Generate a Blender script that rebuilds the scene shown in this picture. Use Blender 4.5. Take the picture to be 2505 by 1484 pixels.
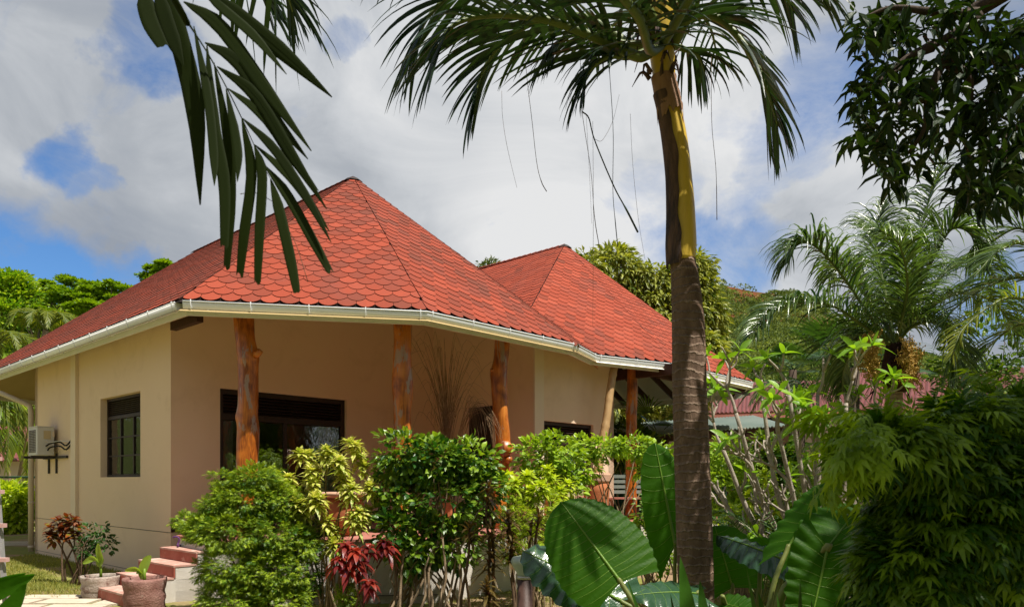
import bpy, math, random
import numpy as np
from mathutils import Vector, Matrix

for _o in list(bpy.data.objects):
    bpy.data.objects.remove(_o)
random.seed(7)
RNG = np.random.default_rng(11)
sc = bpy.context.scene
COL = sc.collection
EYE = 1.6

# ------------------------------------------------------------------ camera
cam_d = bpy.data.cameras.new('camera')
cam = bpy.data.objects.new('camera', cam_d)
COL.objects.link(cam)
cam.location = (0, 0, EYE)
cam.rotation_euler = (math.pi / 2, 0, 0)
cam_d.sensor_width = 36
cam_d.lens = 25.98
cam_d.shift_y = 0.1737
cam_d.clip_start = 0.05
cam_d.clip_end = 3000
cam_d.dof.use_dof = True
cam_d.dof.focus_distance = 10.5
cam_d.dof.aperture_fstop = 5.6
sc.camera = cam

# ------------------------------------------------------------------ exposure
sc.view_settings.view_transform = 'Standard'
sc.view_settings.look = 'None'
sc.view_settings.gamma = 1
sc.view_settings.exposure = 0.5
sc.view_settings.use_curve_mapping = False
sc.cycles.max_bounces = 8
sc.cycles.diffuse_bounces = 3
sc.cycles.transparent_max_bounces = 12

# ------------------------------------------------------------------ sun
SUN_DIR = Vector((0.80, -0.60, 0)).normalized() * math.cos(math.radians(64)) + Vector((0, 0, math.sin(math.radians(64))))
sun_d = bpy.data.lights.new('sun', 'SUN')
sun = bpy.data.objects.new('sun', sun_d)
COL.objects.link(sun)
sun_d.energy = 5.0
sun_d.angle = math.radians(0.53)
sun_d.color = (1.0, 0.945, 0.85)
sun.rotation_euler = SUN_DIR.to_track_quat('Z', 'Y').to_euler()
sun.location = (20, -15, 30)


class NT:
    """small helper that strings shader nodes together"""
    def __init__(self, tree):
        self.t = tree
        self.n = tree.nodes
        self.l = tree.links

    def put(self, sock, v):
        if hasattr(v, 'is_output'):
            self.l.new(v, sock)
        elif v is not None:
            try:
                sock.default_value = v
            except Exception:
                sock.default_value = (v[0], v[1], v[2], 1.0)

    def node(self, kind, props=None, ins=None):
        nd = self.n.new(kind)
        for k, v in (props or {}).items():
            setattr(nd, k, v)
        for k, v in (ins or {}).items():
            self.put(nd.inputs[k], v)
        return nd

    def math(self, op, a, b=None, c=None, clamp=False):
        nd = self.n.new('ShaderNodeMath')
        nd.operation = op
        nd.use_clamp = clamp
        for i, v in enumerate((a, b, c)):
            if v is not None:
                self.put(nd.inputs[i], v)
        return nd.outputs[0]

    def vmath(self, op, a, b=None):
        nd = self.n.new('ShaderNodeVectorMath')
        nd.operation = op
        self.put(nd.inputs[0], a)
        if b is not None:
            self.put(nd.inputs[1], b)
        return nd.outputs['Value'] if op == 'DOT_PRODUCT' else nd.outputs[0]

    def noise(self, vec, scale, detail=4, rough=0.55, dist=0.0, lac=2.0):
        nd = self.node('ShaderNodeTexNoise', None, {'Scale': scale, 'Detail': detail, 'Roughness': rough, 'Distortion': dist, 'Lacunarity': lac})
        if vec is not None:
            self.l.new(vec, nd.inputs['Vector'])
        return nd.outputs['Fac']

    def ramp(self, fac, stops, interp='LINEAR'):
        nd = self.n.new('ShaderNodeValToRGB')
        cr = nd.color_ramp
        cr.interpolation = interp
        while len(cr.elements) < len(stops):
            cr.elements.new(0.5)
        for e, (p, c) in zip(cr.elements, stops):
            e.position = p
            e.color = (c, c, c, 1) if not hasattr(c, '__len__') else (c[0], c[1], c[2], 1)
        self.put(nd.inputs[0], fac)
        return nd.outputs[0]

    def mix(self, fac, a, b, blend='MIX'):
        nd = self.n.new('ShaderNodeMix')
        nd.data_type = 'RGBA'
        nd.blend_type = blend
        self.put(nd.inputs[0], fac)
        for s, v in ((nd.inputs[6], a), (nd.inputs[7], b)):
            if hasattr(v, 'is_output'):
                self.l.new(v, s)
            else:
                s.default_value = (v[0], v[1], v[2], 1)
        return nd.outputs[2]


# ------------------------------------------------------------------ sky
def pdir(x, y):
    """direction of a point of the photograph (2505 wide) seen from the camera"""
    v = Vector(((x - 1252.5) / 1807.8, 1.0, -(y - 1177.3) / 1807.8))
    return v.normalized()


world = bpy.data.worlds.new('World')
sc.world = world
world.use_nodes = True
wt = NT(world.node_tree)
for n_ in list(wt.n):
    wt.n.remove(n_)
sky = wt.node('ShaderNodeTexSky', {'sky_type': 'NISHITA', 'sun_disc': False, 'sun_elevation': math.radians(64),
                                   'sun_rotation': math.atan2(SUN_DIR.x, SUN_DIR.y), 'air_density': 1.0,
                                   'dust_density': 0.4, 'ozone_density': 2.0, 'altitude': 10})
tc = wt.node('ShaderNodeTexCoord')
dirn = tc.outputs['Generated']
nz = wt.node('ShaderNodeTexNoise', None, {'Scale': 3.2, 'Detail': 7, 'Roughness': 0.6, 'Vector': dirn})
warp = wt.vmath('SUBTRACT', nz.outputs['Color'], (0.5, 0.5, 0.5))
warp = wt.vmath('MULTIPLY', warp, (0.24, 0.24, 0.24))
wd = wt.vmath('NORMALIZE', wt.vmath('ADD', dirn, warp))
flat = wt.vmath('MULTIPLY', dirn, (1.0, 1.0, 1.7))
gaps = None
for (gx, gy, gr, gs) in [(350, 85, 85, 0.72), (395, 130, 45, 0.5), (200, 330, 66, 0.75), (250, 385, 44, 0.55), (868, 105, 60, 0.5), (-40, 640, 210, 1.0), (130, 650, 140, 1.0),
                         (300, 668, 90, 0.9), (1700, 600, 120, 0.72), (1830, 640, 120, 0.7), (1770, 520, 110, 0.45), (1980, 190, 130, 0.6),
                         (1900, 330, 110, 0.5), (2460, 760, 120, 0.5), (2440, 60, 90, 0.5), (1600, 470, 70, 0.3),
                         (3300, 200, 500, 0.9), (-900, 300, 420, 0.9)]:
    d0 = pdir(gx, gy)
    dt = wt.vmath('DOT_PRODUCT', wd, tuple(d0))
    ang = gr / 1807.8 * (1 / math.sqrt(1 + ((gx - 1252.5) / 1807.8) ** 2 + ((gy - 1177.3) / 1807.8) ** 2))
    mr = wt.node('ShaderNodeMapRange', {'interpolation_type': 'SMOOTHERSTEP'},
                 {'From Min': math.cos(ang * 1.45), 'From Max': math.cos(ang * 0.15), 'To Min': 0.0, 'To Max': gs})
    wt.l.new(dt, mr.inputs['Value'])
    gaps = mr.outputs[0] if gaps is None else wt.math('MAXIMUM', gaps, mr.outputs[0])
big = wt.noise(flat, 2.1, 9, 0.58, 0.4)
wisps = wt.noise(flat, 7.5, 10, 0.68, 0.5)
cover = wt.math('SUBTRACT', wt.math('MULTIPLY_ADD', wisps, 1.5, 0.37), wt.math('MULTIPLY', gaps, 1.12))
cover = wt.math('ADD', cover, wt.math('MULTIPLY_ADD', big, 0.9, -0.45))
cover = wt.ramp(cover, [(0.0, 0.0), (1.0, 1.0)], 'LINEAR')
# the thicker cloud bases are grey, the thin sunlit tops white
bright = None
for (gx, gy, gr, gs) in [(1500, 380, 560, 1.0), (1150, 250, 380, 0.85), (700, 60, 260, 0.6), (600, 330, 300, 0.4), (60, 240, 220, 0.35), (2150, 420, 260, 0.6), (2000, 650, 200, 0.6)]:
    d0 = pdir(gx, gy)
    dt = wt.vmath('DOT_PRODUCT', wd, tuple(d0))
    ang = gr / 1807.8 * 0.85
    mr = wt.node('ShaderNodeMapRange', {'interpolation_type': 'SMOOTHSTEP'},
                 {'From Min': math.cos(ang * 1.3), 'From Max': math.cos(ang * 0.1), 'To Min': 0.0, 'To Max': gs})
    wt.l.new(dt, mr.inputs['Value'])
    bright = mr.outputs[0] if bright is None else wt.math('MAXIMUM', bright, mr.outputs[0])
shade = wt.math('ADD', wt.math('MULTIPLY_ADD', wt.noise(flat, 3.0, 8, 0.58, 0.9), 1.15, -0.23), wt.math('MULTIPLY', bright, 0.55))
ccol = wt.ramp(shade, [(0.22, (0.27, 0.30, 0.35)), (0.45, (0.37, 0.395, 0.43)), (0.66, (0.51, 0.53, 0.555)), (0.95, (0.68, 0.685, 0.69))])
SKY_K = 0.10
ccol = wt.vmath('MULTIPLY', ccol, (0.82 / SKY_K,) * 3)
skyc = wt.vmath('MULTIPLY', sky.outputs[0], (0.48, 0.74, 1.0))
col = wt.mix(cover, skyc, ccol)
bg = wt.node('ShaderNodeBackground', None, {'Strength': SKY_K})
wt.l.new(col, bg.inputs['Color'])
wo = wt.node('ShaderNodeOutputWorld')
wt.l.new(bg.outputs[0], wo.inputs['Surface'])


# ------------------------------------------------------------------ places
def P(x, y, D):
    """point at distance D along the view axis that the photograph (2505 wide) shows at x, y"""
    return Vector(((x - 1252.5) / 1807.8 * D, D, EYE - (y - 1177.3) / 1807.8 * D))


A0 = Vector((-4.523, 10.03))
UD = Vector((-0.7376, 0.6756))
VD = Vector((0.6756, 0.7376))
UD = UD.normalized()
VD = VD.normalized()


def UV(u, v, z=0.0):
    p = A0 + UD * u + VD * v
    return Vector((p.x, p.y, z))


def uv_of(p):
    d = Vector((p[0], p[1])) - A0
    # the two axes are square to each other
    return d.dot(UD), d.dot(VD)


# ------------------------------------------------------------------ object helpers
def tag(o, label=None, cat=None, group=None, kind=None):
    if label: o['label'] = label
    if cat: o['category'] = cat
    if group: o['group'] = group
    if kind: o['kind'] = kind
    return o


def thing(name, label, cat, loc=(0, 0, 0), group=None):
    o = bpy.data.objects.new(name, None)
    o.empty_display_size = 0.2
    COL.objects.link(o)
    o.location = loc
    return tag(o, label, cat, group)


def wloc(o):
    v = Vector((0, 0, 0))
    while o is not None:
        v += o.location
        o = o.parent
    return v


class MB:
    """collects faces in world space and links them as ONE mesh object"""
    def __init__(self):
        self.v = []
        self.f = []
        self.tone = []
        self.arr = []      # (verts Nx3, faces MxK, tone M)

    def face(self, pts, tone=0.5):
        i = len(self.v)
        self.v.extend([tuple(p) for p in pts])
        self.f.append(tuple(range(i, i + len(pts))))
        self.tone.append(tone)

    def grid(self, rows, closed=False, tone=0.5, caps=False):
        i0 = len(self.v)
        n = len(rows[0])
        for r in rows:
            self.v.extend([tuple(p) for p in r])
        for a in range(len(rows) - 1):
            for b in range(n if closed else n - 1):
                c = (b + 1) % n
                self.f.append((i0 + a * n + b, i0 + a * n + c, i0 + (a + 1) * n + c, i0 + (a + 1) * n + b))
                self.tone.append(tone)
        if caps:
            self.f.append(tuple(i0 + b for b in range(n))[::-1])
            self.f.append(tuple(i0 + (len(rows) - 1) * n + b for b in range(n)))
            self.tone += [tone, tone]

    def box(self, c, sx, sy, sz, ux=(1, 0, 0), uy=(0, 1, 0), uz=(0, 0, 1), tone=0.5):
        c = Vector(c); ux = Vector(ux) * sx / 2; uy = Vector(uy) * sy / 2; uz = Vector(uz) * sz / 2
        q = [c + ux * a + uy * b + uz * d for d in (-1, 1) for (a, b) in ((-1, -1), (1, -1), (1, 1), (-1, 1))]
        i = len(self.v)
        self.v.extend([tuple(p) for p in q])
        for f in ((3, 2, 1, 0), (4, 5, 6, 7), (0, 1, 5, 4), (1, 2, 6, 5), (2, 3, 7, 6), (3, 0, 4, 7)):
            self.f.append(tuple(i + k for k in f))
            self.tone.append(tone)

    def prism(self, poly, z0, z1, tone=0.5):
        """vertical prism over a plan outline"""
        n = len(poly)
        ar = sum(poly[k][0] * poly[(k + 1) % n][1] - poly[(k + 1) % n][0] * poly[k][1] for k in range(n))
        poly = list(poly) if ar > 0 else list(poly)[::-1]
        i = len(self.v)
        self.v.extend([(p[0], p[1], z0) for p in poly] + [(p[0], p[1], z1) for p in poly])
        self.f.append(tuple(i + k for k in range(n))[::-1])
        self.f.append(tuple(i + n + k for k in range(n)))
        for k in range(n):
            self.f.append((i + k, i + (k + 1) % n, i + n + (k + 1) % n, i + n + k))
        self.tone += [tone] * (n + 2)

    def slab(self, poly, d, tone=0.5):
        """a polygon in space given a thickness d (vector)"""
        d = Vector(d)
        n = len(poly)
        i = len(self.v)
        self.v.extend([tuple(Vector(p)) for p in poly] + [tuple(Vector(p) + d) for p in poly])
        self.f.append(tuple(i + k for k in range(n))[::-1])
        self.f.append(tuple(i + n + k for k in range(n)))
        for k in range(n):
            self.f.append((i + k, i + (k + 1) % n, i + n + (k + 1) % n, i + n + k))
        self.tone += [tone] * (n + 2)

    def tube(self, pts, rad, n=6, tone=0.5, caps=True, wob=0.0, squash=None):
        pts = [Vector(p) for p in pts]
        if not hasattr(rad, '__len__'):
            rad = [rad] * len(pts)
        rows = []
        ref = None
        for i, p in enumerate(pts):
            t = (pts[min(i + 1, len(pts) - 1)] - pts[max(i - 1, 0)])
            if t.length < 1e-9: t = Vector((0, 0, 1))
            t.normalize()
            if ref is None:
                ref = t.orthogonal().normalized()
            ref = (ref - t * ref.dot(t))
            if ref.length < 1e-6: ref = t.orthogonal()
            ref.normalize()
            b = t.cross(ref)
            rows.append([p + (ref * math.cos(a) + b * math.sin(a)) * rad[i] * (1 + (random.uniform(-wob, wob) if wob else 0))
                         for a in [2 * math.pi * k / n for k in range(n)]])
        self.grid(rows, True, tone, caps)

    def lathe(self, c, prof, n=24, tone=0.5, wob=0.0):
        c = Vector(c)
        rows = []
        for (r, z) in prof:
            rows.append([c + Vector((r * math.cos(2 * math.pi * k / n), r * math.sin(2 * math.pi * k / n), z)) *
                         1.0 + Vector((random.uniform(-wob, wob), random.uniform(-wob, wob), 0)) for k in range(n)])
        self.grid(rows, True, tone, True)

    def scatter(self, tv, tf, R, T, S, tone):
        """many copies of a small template, all made at once"""
        tv = np.asarray(tv, float); tf = np.asarray(tf, int)
        m = len(T); n = len(tv)
        S = np.asarray(S, float)
        if S.ndim == 1: S = np.stack([S, S, S], 1)
        vs = tv[None, :, :] * S[:, None, :]
        vs = np.einsum('mij,mnj->mni', R, vs) + np.asarray(T)[:, None, :]
        fs = tf[None, :, :] + (np.arange(m) * n)[:, None, None]
        self.arr.append((vs.reshape(-1, 3), fs.reshape(-1, tf.shape[1]), np.repeat(np.asarray(tone, float), len(tf))))

    def build(self, name, mat, parent=None, smooth=False, loc=None, mats=None):
        me = bpy.data.meshes.new(name)
        off = wloc(parent) if parent is not None else Vector(loc if loc is not None else (0, 0, 0))
        vs = [np.array(self.v, float).reshape(-1, 3)]
        loops = []; starts = []; tones = []
        cur = 0
        if self.f:
            lens = np.array([len(f) for f in self.f])
            loops.append(np.concatenate([np.array(f) for f in self.f]))
            starts.append(np.concatenate([[0], np.cumsum(lens)[:-1]]))
            tones.append(np.array(self.tone, float))
            cur = int(lens.sum())
        base = len(self.v)
        for (v, f, t) in self.arr:
            vs.append(v)
            loops.append((f + base).reshape(-1))
            starts.append(cur + np.arange(len(f)) * f.shape[1])
            cur += f.size
            tones.append(t)
            base += len(v)
        V = np.concatenate(vs) - np.array(off)[None, :]
        L = np.concatenate(loops).astype(np.int32)
        ST = np.concatenate(starts).astype(np.int32)
        TN = np.concatenate(tones).astype(np.float32)
        me.vertices.add(len(V))
        me.vertices.foreach_set('co', V.astype(np.float32).reshape(-1))
        me.loops.add(len(L))
        me.loops.foreach_set('vertex_index', L)
        me.polygons.add(len(ST))
        me.polygons.foreach_set('loop_start', ST)
        at = me.attributes.new('tone', 'FLOAT', 'FACE')
        at.data.foreach_set('value', TN)
        me.update(calc_edges=True)
        me.validate()
        me.polygons.foreach_set('use_smooth', [bool(smooth)] * len(me.polygons))
        me.materials.append(mat)
        ob = bpy.data.objects.new(name, me)
        COL.objects.link(ob)
        if parent is not None:
            ob.parent = parent
        else:
            ob.location = off
        return ob


def frames(fwd, up):
    """rotation matrices whose y axis is fwd and z axis leans to up"""
    fwd = np.asarray(fwd, float); up = np.asarray(up, float)
    fwd = fwd / np.maximum(np.linalg.norm(fwd, axis=1, keepdims=True), 1e-9)
    x = np.cross(fwd, up)
    nx = np.linalg.norm(x, axis=1, keepdims=True)
    x = np.where(nx < 1e-6, np.array([[1.0, 0, 0]]), x / np.maximum(nx, 1e-9))
    z = np.cross(x, fwd)
    return np.stack([x, fwd, z], axis=2)


def unit(n):
    v = RNG.normal(size=(n, 3))
    return v / np.linalg.norm(v, axis=1, keepdims=True)


def bez(pts, n):
    """smooth curve through the given points (Catmull-Rom)"""
    pts = [Vector(p) for p in pts]
    P_ = [pts[0] * 2 - pts[1]] + pts + [pts[-1] * 2 - pts[-2]]
    out = []
    segs = len(pts) - 1
    for i in range(n):
        t = i / (n - 1) * segs
        k = min(int(t), segs - 1)
        u = t - k
        a, b, c, d = P_[k], P_[k + 1], P_[k + 2], P_[k + 3]
        out.append(0.5 * ((2 * b) + (c - a) * u + (2 * a - 5 * b + 4 * c - d) * u * u + (3 * b - a - 3 * c + d) * u ** 3))
    return out


# ------------------------------------------------------------------ materials
MATS = {}


def new_mat(name):
    m = bpy.data.materials.new(name)
    m.use_nodes = True
    t = NT(m.node_tree)
    for n in list(t.n): t.n.remove(n)
    out = t.node('ShaderNodeOutputMaterial')
    MATS[name] = m
    return m, t, out


def solid(name, c1, c2=None, scale=4.0, rough=0.7, bump=0.0, bscale=None, spec=0.3, metal=0.0, coat=0.0, detail=5, stretch=None, dirt=None, blotch=None):
    """a two colour noise-mottled surface with fine relief"""
    m, t, out = new_mat(name)
    tcn = t.node('ShaderNodeTexCoord')
    vec = t.node('ShaderNodeNewGeometry').outputs['Position']
    if stretch:
        vec = t.vmath('MULTIPLY', vec, stretch)
    c2 = c2 or c1
    n1 = t.noise(vec, scale, detail, 0.6)
    col = t.mix(t.ramp(n1, [(0.35, 0.0), (0.68, 1.0)]), c1, c2)
    if dirt:
        n2 = t.noise(vec, dirt[1], 6, 0.65, 0.5)
        col = t.mix(t.ramp(n2, [(dirt[2], 0.0), (dirt[2] + 0.12, 1.0)]), col, dirt[0])
    if blotch:
        n3 = t.noise(vec, blotch[1], 3, 0.5)
        col = t.mix(t.math('MULTIPLY', n3, blotch[2]), col, blotch[0])
    b = t.node('ShaderNodeBsdfPrincipled', None, {'Roughness': rough, 'Metallic': metal, 'Specular IOR Level': spec, 'Coat Weight': coat, 'Coat Roughness': 0.12})
    t.l.new(col, b.inputs['Base Color'])
    if bump:
        bn = t.node('ShaderNodeBump', None, {'Strength': bump, 'Distance': 0.02})
        t.l.new(t.noise(vec, bscale or scale * 8, 6, 0.65), bn.inputs['Height'])
        t.l.new(bn.outputs[0], b.inputs['Normal'])
    t.l.new(b.outputs[0], out.inputs['Surface'])
    return m


def leafmat(name, dark, light, trans=0.35, rough=0.42, tcol=None, spec=0.4, patch=None, objrand=True, pscale=1.5, bump=0.25):
    """leaf surface: per-leaf tone, gloss on top, light through the blade"""
    m, t, out = new_mat(name)
    at = t.node('ShaderNodeAttribute', {'attribute_name': 'tone'})
    pos = t.node('ShaderNodeNewGeometry').outputs['Position']
    f = at.outputs['Fac']
    if objrand:
        oi = t.node('ShaderNodeObjectInfo')
        f = t.math('ADD', f, t.math('MULTIPLY_ADD', oi.outputs['Random'], 0.3, -0.15))
    f = t.math('ADD', f, t.math('MULTIPLY_ADD', t.noise(pos, pscale, 3), 0.7, -0.35), None, True)
    col = t.mix(f, dark, light)
    if patch:
        pn = t.noise(pos, patch[1], 3, 0.6)
        col = t.mix(t.ramp(pn, [(patch[2], 0.0), (patch[2] + 0.07, 1.0)]), col, patch[0])
    b = t.node('ShaderNodeBsdfPrincipled', None, {'Roughness': rough, 'Specular IOR Level': spec})
    t.l.new(col, b.inputs['Base Color'])
    bn = t.node('ShaderNodeBump', None, {'Strength': bump, 'Distance': 0.01})
    t.l.new(t.noise(pos, 60, 2), bn.inputs['Height'])
    t.l.new(bn.outputs[0], b.inputs['Normal'])
    tr = t.node('ShaderNodeBsdfTranslucent')
    tmul = tcol or (1.6, 1.5, 0.5)
    tcl = t.vmath('MULTIPLY', col, tmul)
    t.l.new(tcl, tr.inputs['Color'])
    mx = t.node('ShaderNodeMixShader', None, {0: trans})
    t.l.new(b.outputs[0], mx.inputs[1])
    t.l.new(tr.outputs[0], mx.inputs[2])
    t.l.new(mx.outputs[0], out.inputs['Surface'])
    return m


def glassmat(name, tint=(0.75, 0.8, 0.78), rough=0.02, refl=0.22):
    m, t, out = new_mat(name)
    tr = t.node('ShaderNodeBsdfTransparent', None, {'Color': (tint[0], tint[1], tint[2], 1)})
    gl = t.node('ShaderNodeBsdfGlossy', None, {'Roughness': rough, 'Color': (1, 1, 1, 1)})
    fr = t.node('ShaderNodeFresnel', None, {'IOR': 1.5})
    bn = t.node('ShaderNodeBump', None, {'Strength': 0.12, 'Distance': 0.02})
    t.l.new(t.noise(t.node('ShaderNodeNewGeometry').outputs['Position'], 9, 2), bn.inputs['Height'])
    t.l.new(bn.outputs[0], gl.inputs['Normal'])
    mx = t.node('ShaderNodeMixShader')
    t.l.new(t.math('ADD', fr.outputs[0], refl - 0.04, None, True), mx.inputs[0])
    t.l.new(tr.outputs[0], mx.inputs[1])
    t.l.new(gl.outputs[0], mx.inputs[2])
    t.l.new(mx.outputs[0], out.inputs['Surface'])
    return m


def shingle_mat():
    m, t, out = new_mat('red_shingle')
    at = t.node('ShaderNodeAttribute', {'attribute_name': 'tone'})
    oi = t.node('ShaderNodeObjectInfo')
    pos = t.node('ShaderNodeNewGeometry').outputs['Position']
    f = t.math('ADD', at.outputs['Fac'], t.math('MULTIPLY_ADD', oi.outputs['Random'], 0.8, -0.4), None, True)
    col = t.ramp(f, [(0.0, (0.17, 0.050, 0.032)), (0.3, (0.25, 0.054, 0.031)), (0.65, (0.31, 0.060, 0.032)), (1.0, (0.36, 0.076, 0.042))])
    grit = t.ramp(t.noise(pos, 260, 3, 0.7), [(0.3, 0.55), (0.7, 1.35)])
    col = t.mix(0.75, col, grit, 'MULTIPLY')
    moss = t.ramp(t.noise(pos, 1.3, 8, 0.68, 0.6), [(0.48, 0.0), (0.72, 0.65)])
    col = t.mix(moss, col, (0.20, 0.062, 0.045))
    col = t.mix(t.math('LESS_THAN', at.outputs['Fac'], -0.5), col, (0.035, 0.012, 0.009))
    b = t.node('ShaderNodeBsdfPrincipled', None, {'Roughness': 0.9, 'Specular IOR Level': 0.15})
    t.l.new(col, b.inputs['Base Color'])
    bn = t.node('ShaderNodeBump', None, {'Strength': 0.5, 'Distance': 0.006})
    t.l.new(t.noise(pos, 220, 4, 0.7), bn.inputs['Height'])
    t.l.new(bn.outputs[0], b.inputs['Normal'])
    t.l.new(b.outputs[0], out.inputs['Surface'])
    return m


def post_mat():
    m, t, out = new_mat('varnished_trunk_wood')
    pos = t.node('ShaderNodeNewGeometry').outputs['Position']
    st = t.vmath('MULTIPLY', pos, (1, 1, 0.12))
    n1 = t.noise(st, 22, 8, 0.65, 1.2)
    n2 = t.noise(pos, 3.2, 4, 0.5, 0.6)
    f = t.math('MULTIPLY_ADD', n2, 0.6, t.math('MULTIPLY', n1, 0.6))
    col = t.ramp(f, [(0.36, (0.07, 0.018, 0.004)), (0.5, (0.24, 0.058, 0.007)), (0.64, (0.52, 0.15, 0.013)), (0.82, (0.66, 0.25, 0.04))])
    worn = t.ramp(t.noise(t.vmath('MULTIPLY', pos, (1, 1, 0.3)), 5.5, 6, 0.6, 0.3), [(0.565, 0.0), (0.60, 0.85)])
    col = t.mix(worn, col, (0.36, 0.26, 0.20))
    b = t.node('ShaderNodeBsdfPrincipled', None, {'Roughness': 0.38, 'Specular IOR Level': 0.5, 'Coat Weight': 0.25, 'Coat Roughness': 0.2})
    t.l.new(col, b.inputs['Base Color'])
    bn = t.node('ShaderNodeBump', None, {'Strength': 0.5, 'Distance': 0.02})
    t.l.new(f, bn.inputs['Height'])
    t.l.new(bn.outputs[0], b.inputs['Normal'])
    t.l.new(b.outputs[0], out.inputs['Surface'])
    return m


def bark_mat(name, c1, c2, ring=0.0, ringc=(0.2, 0.16, 0.12), bump=0.8):
    m, t, out = new_mat(name)
    pos = t.node('ShaderNodeNewGeometry').outputs['Position']
    n1 = t.noise(t.vmath('MULTIPLY', pos, (1, 1, 0.35)), 18, 7, 0.65, 0.5)
    col = t.mix(t.ramp(n1, [(0.3, 0.0), (0.7, 1.0)]), c1, c2)
    h = n1
    if ring:
        warp = t.math('MULTIPLY_ADD', t.noise(pos, 4, 5, 0.7), 0.14, 0)
        sx = t.node('ShaderNodeSeparateXYZ')
        t.l.new(pos, sx.inputs[0])
        zz = t.math('ADD', sx.outputs[2], warp)
        fr = t.math('FRACT', t.math('MULTIPLY', zz, 1 / ring))
        line = t.ramp(fr, [(0.0, 1.0), (0.16, 0.3), (0.25, 0.0), (0.9, 0.0), (1.0, 1.0)])
        col = t.mix(t.math('MULTIPLY', line, 0.7), col, ringc)
        h = t.math('MULTIPLY_ADD', line, 0.8, n1)
    lich = t.ramp(t.noise(pos, 9, 5, 0.7), [(0.62, 0.0), (0.75, 0.5)])
    col = t.mix(lich, col, ringc)
    b = t.node('ShaderNodeBsdfPrincipled', None, {'Roughness': 0.85, 'Specular IOR Level': 0.2})
    t.l.new(col, b.inputs['Base Color'])
    bn = t.node('ShaderNodeBump', None, {'Strength': bump, 'Distance': 0.02})
    t.l.new(h, bn.inputs['Height'])
    t.l.new(bn.outputs[0], b.inputs['Normal'])
    t.l.new(b.outputs[0], out.inputs['Surface'])
    return m


M_SHINGLE = shingle_mat()
M_POST = post_mat()
M_WALL = solid('beige_plaster', (0.81, 0.615, 0.435), (0.83, 0.635, 0.455), 1.3, 0.9, 0.25, 90, 0.15, dirt=((0.77, 0.58, 0.405), 1.4, 0.56))
M_PILASTER = solid('pale_plaster', (0.80, 0.66, 0.50), (0.83, 0.69, 0.53), 1.3, 0.9, 0.25, 90, 0.15)
M_PLINTH = solid('white_plinth_render', (0.66, 0.60, 0.52), (0.72, 0.67, 0.60), 3.0, 0.95, 0.7, 140, 0.1, dirt=((0.42, 0.35, 0.28), 2.2, 0.62))
M_SOFFIT = solid('cream_soffit_board', (0.86, 0.80, 0.70), (0.88, 0.82, 0.72), 2, 0.85, 0.15, 60, 0.15)
M_CEIL = solid('veranda_ceiling_board', (0.46, 0.34, 0.16), (0.50, 0.37, 0.18), 2, 0.9, 0.15, 60, 0.15)
M_GUTTER = solid('white_gutter_plastic', (0.89, 0.91, 0.92), (0.86, 0.88, 0.89), 2.5, 0.3, 0.0, None, 0.5, dirt=((0.55, 0.52, 0.42), 2.0, 0.66))
M_FASCIA = solid('cream_fascia_board', (0.76, 0.77, 0.73), (0.72, 0.73, 0.68), 2.5, 0.6, 0.1, 40, 0.3)
M_DARKWOOD = solid('dark_stained_wood', (0.022, 0.012, 0.008), (0.035, 0.018, 0.011), 9, 0.5, 0.3, 60, 0.4, stretch=(1, 1, 0.2))
M_RAFTER = solid('brown_rafter_wood', (0.045, 0.016, 0.009), (0.07, 0.025, 0.013), 9, 0.6, 0.3, 60, 0.3)
M_BLACK = solid('black_underlay', (0.02, 0.012, 0.01), None, 4, 0.95)
M_GLASS = glassmat('window_glass', refl=0.15)
M_CURTAIN = solid('beige_curtain', (0.72, 0.64, 0.54), (0.55, 0.47, 0.38), 8, 0.95, 0.2, 50, 0.1, stretch=(6, 6, 0.2))
M_DECK = solid('red_oxide_floor', (0.36, 0.13, 0.095), (0.42, 0.17, 0.13), 3.5, 0.75, 0.3, 60, 0.25, dirt=((0.50, 0.30, 0.23), 5.0, 0.56))
M_STEP = solid('shaded_red_oxide_step', (0.34, 0.095, 0.065), (0.42, 0.15, 0.11), 4.0, 0.8, 0.35, 70, 0.2, dirt=((0.52, 0.30, 0.24), 6.0, 0.56))  # riser red darkened, its shade put into the colour
M_TREAD = solid('dusty_lit_red_tread', (0.42, 0.20, 0.15), (0.52, 0.32, 0.26), 3.0, 0.85, 0.3, 70, 0.2, dirt=((0.60, 0.43, 0.36), 4.0, 0.50))  # dust, plus the sunlit look of the tops in the colour
M_DIRT = solid('sandy_soil', (0.30, 0.20, 0.12), (0.42, 0.30, 0.19), 2.2, 0.98, 1.0, 45, 0.05, dirt=((0.16, 0.10, 0.06), 5, 0.6))
M_STONE = solid('pale_path_stone', (0.52, 0.44, 0.33), (0.60, 0.52, 0.41), 4, 0.9, 0.5, 60, 0.1, dirt=((0.34, 0.27, 0.19), 5, 0.6))
M_AC = solid('white_enamel', (0.62, 0.60, 0.58), (0.66, 0.64, 0.61), 3, 0.45, 0, None, 0.4)
M_ACGRILL = solid('grey_grille', (0.12, 0.10, 0.09), (0.16, 0.13, 0.12), 9, 0.6)
M_ACPLATE = solid('cream_plate', (0.58, 0.46, 0.28), None, 3, 0.6)
M_STEEL = solid('dark_painted_steel', (0.03, 0.027, 0.025), (0.05, 0.04, 0.035), 9, 0.5, 0.2)
M_RUBBER = solid('black_pipe_foam', (0.012, 0.012, 0.012), None, 5, 0.7)
M_PIPE = solid('cream_pipe', (0.56, 0.47, 0.36), (0.60, 0.51, 0.40), 2, 0.5)
M_BAMBOO = solid('dry_bamboo', (0.40, 0.24, 0.10), (0.55, 0.36, 0.17), 7, 0.45, 0.3, 60, 0.35, stretch=(3, 3, 0.3), coat=0.1)
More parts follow.
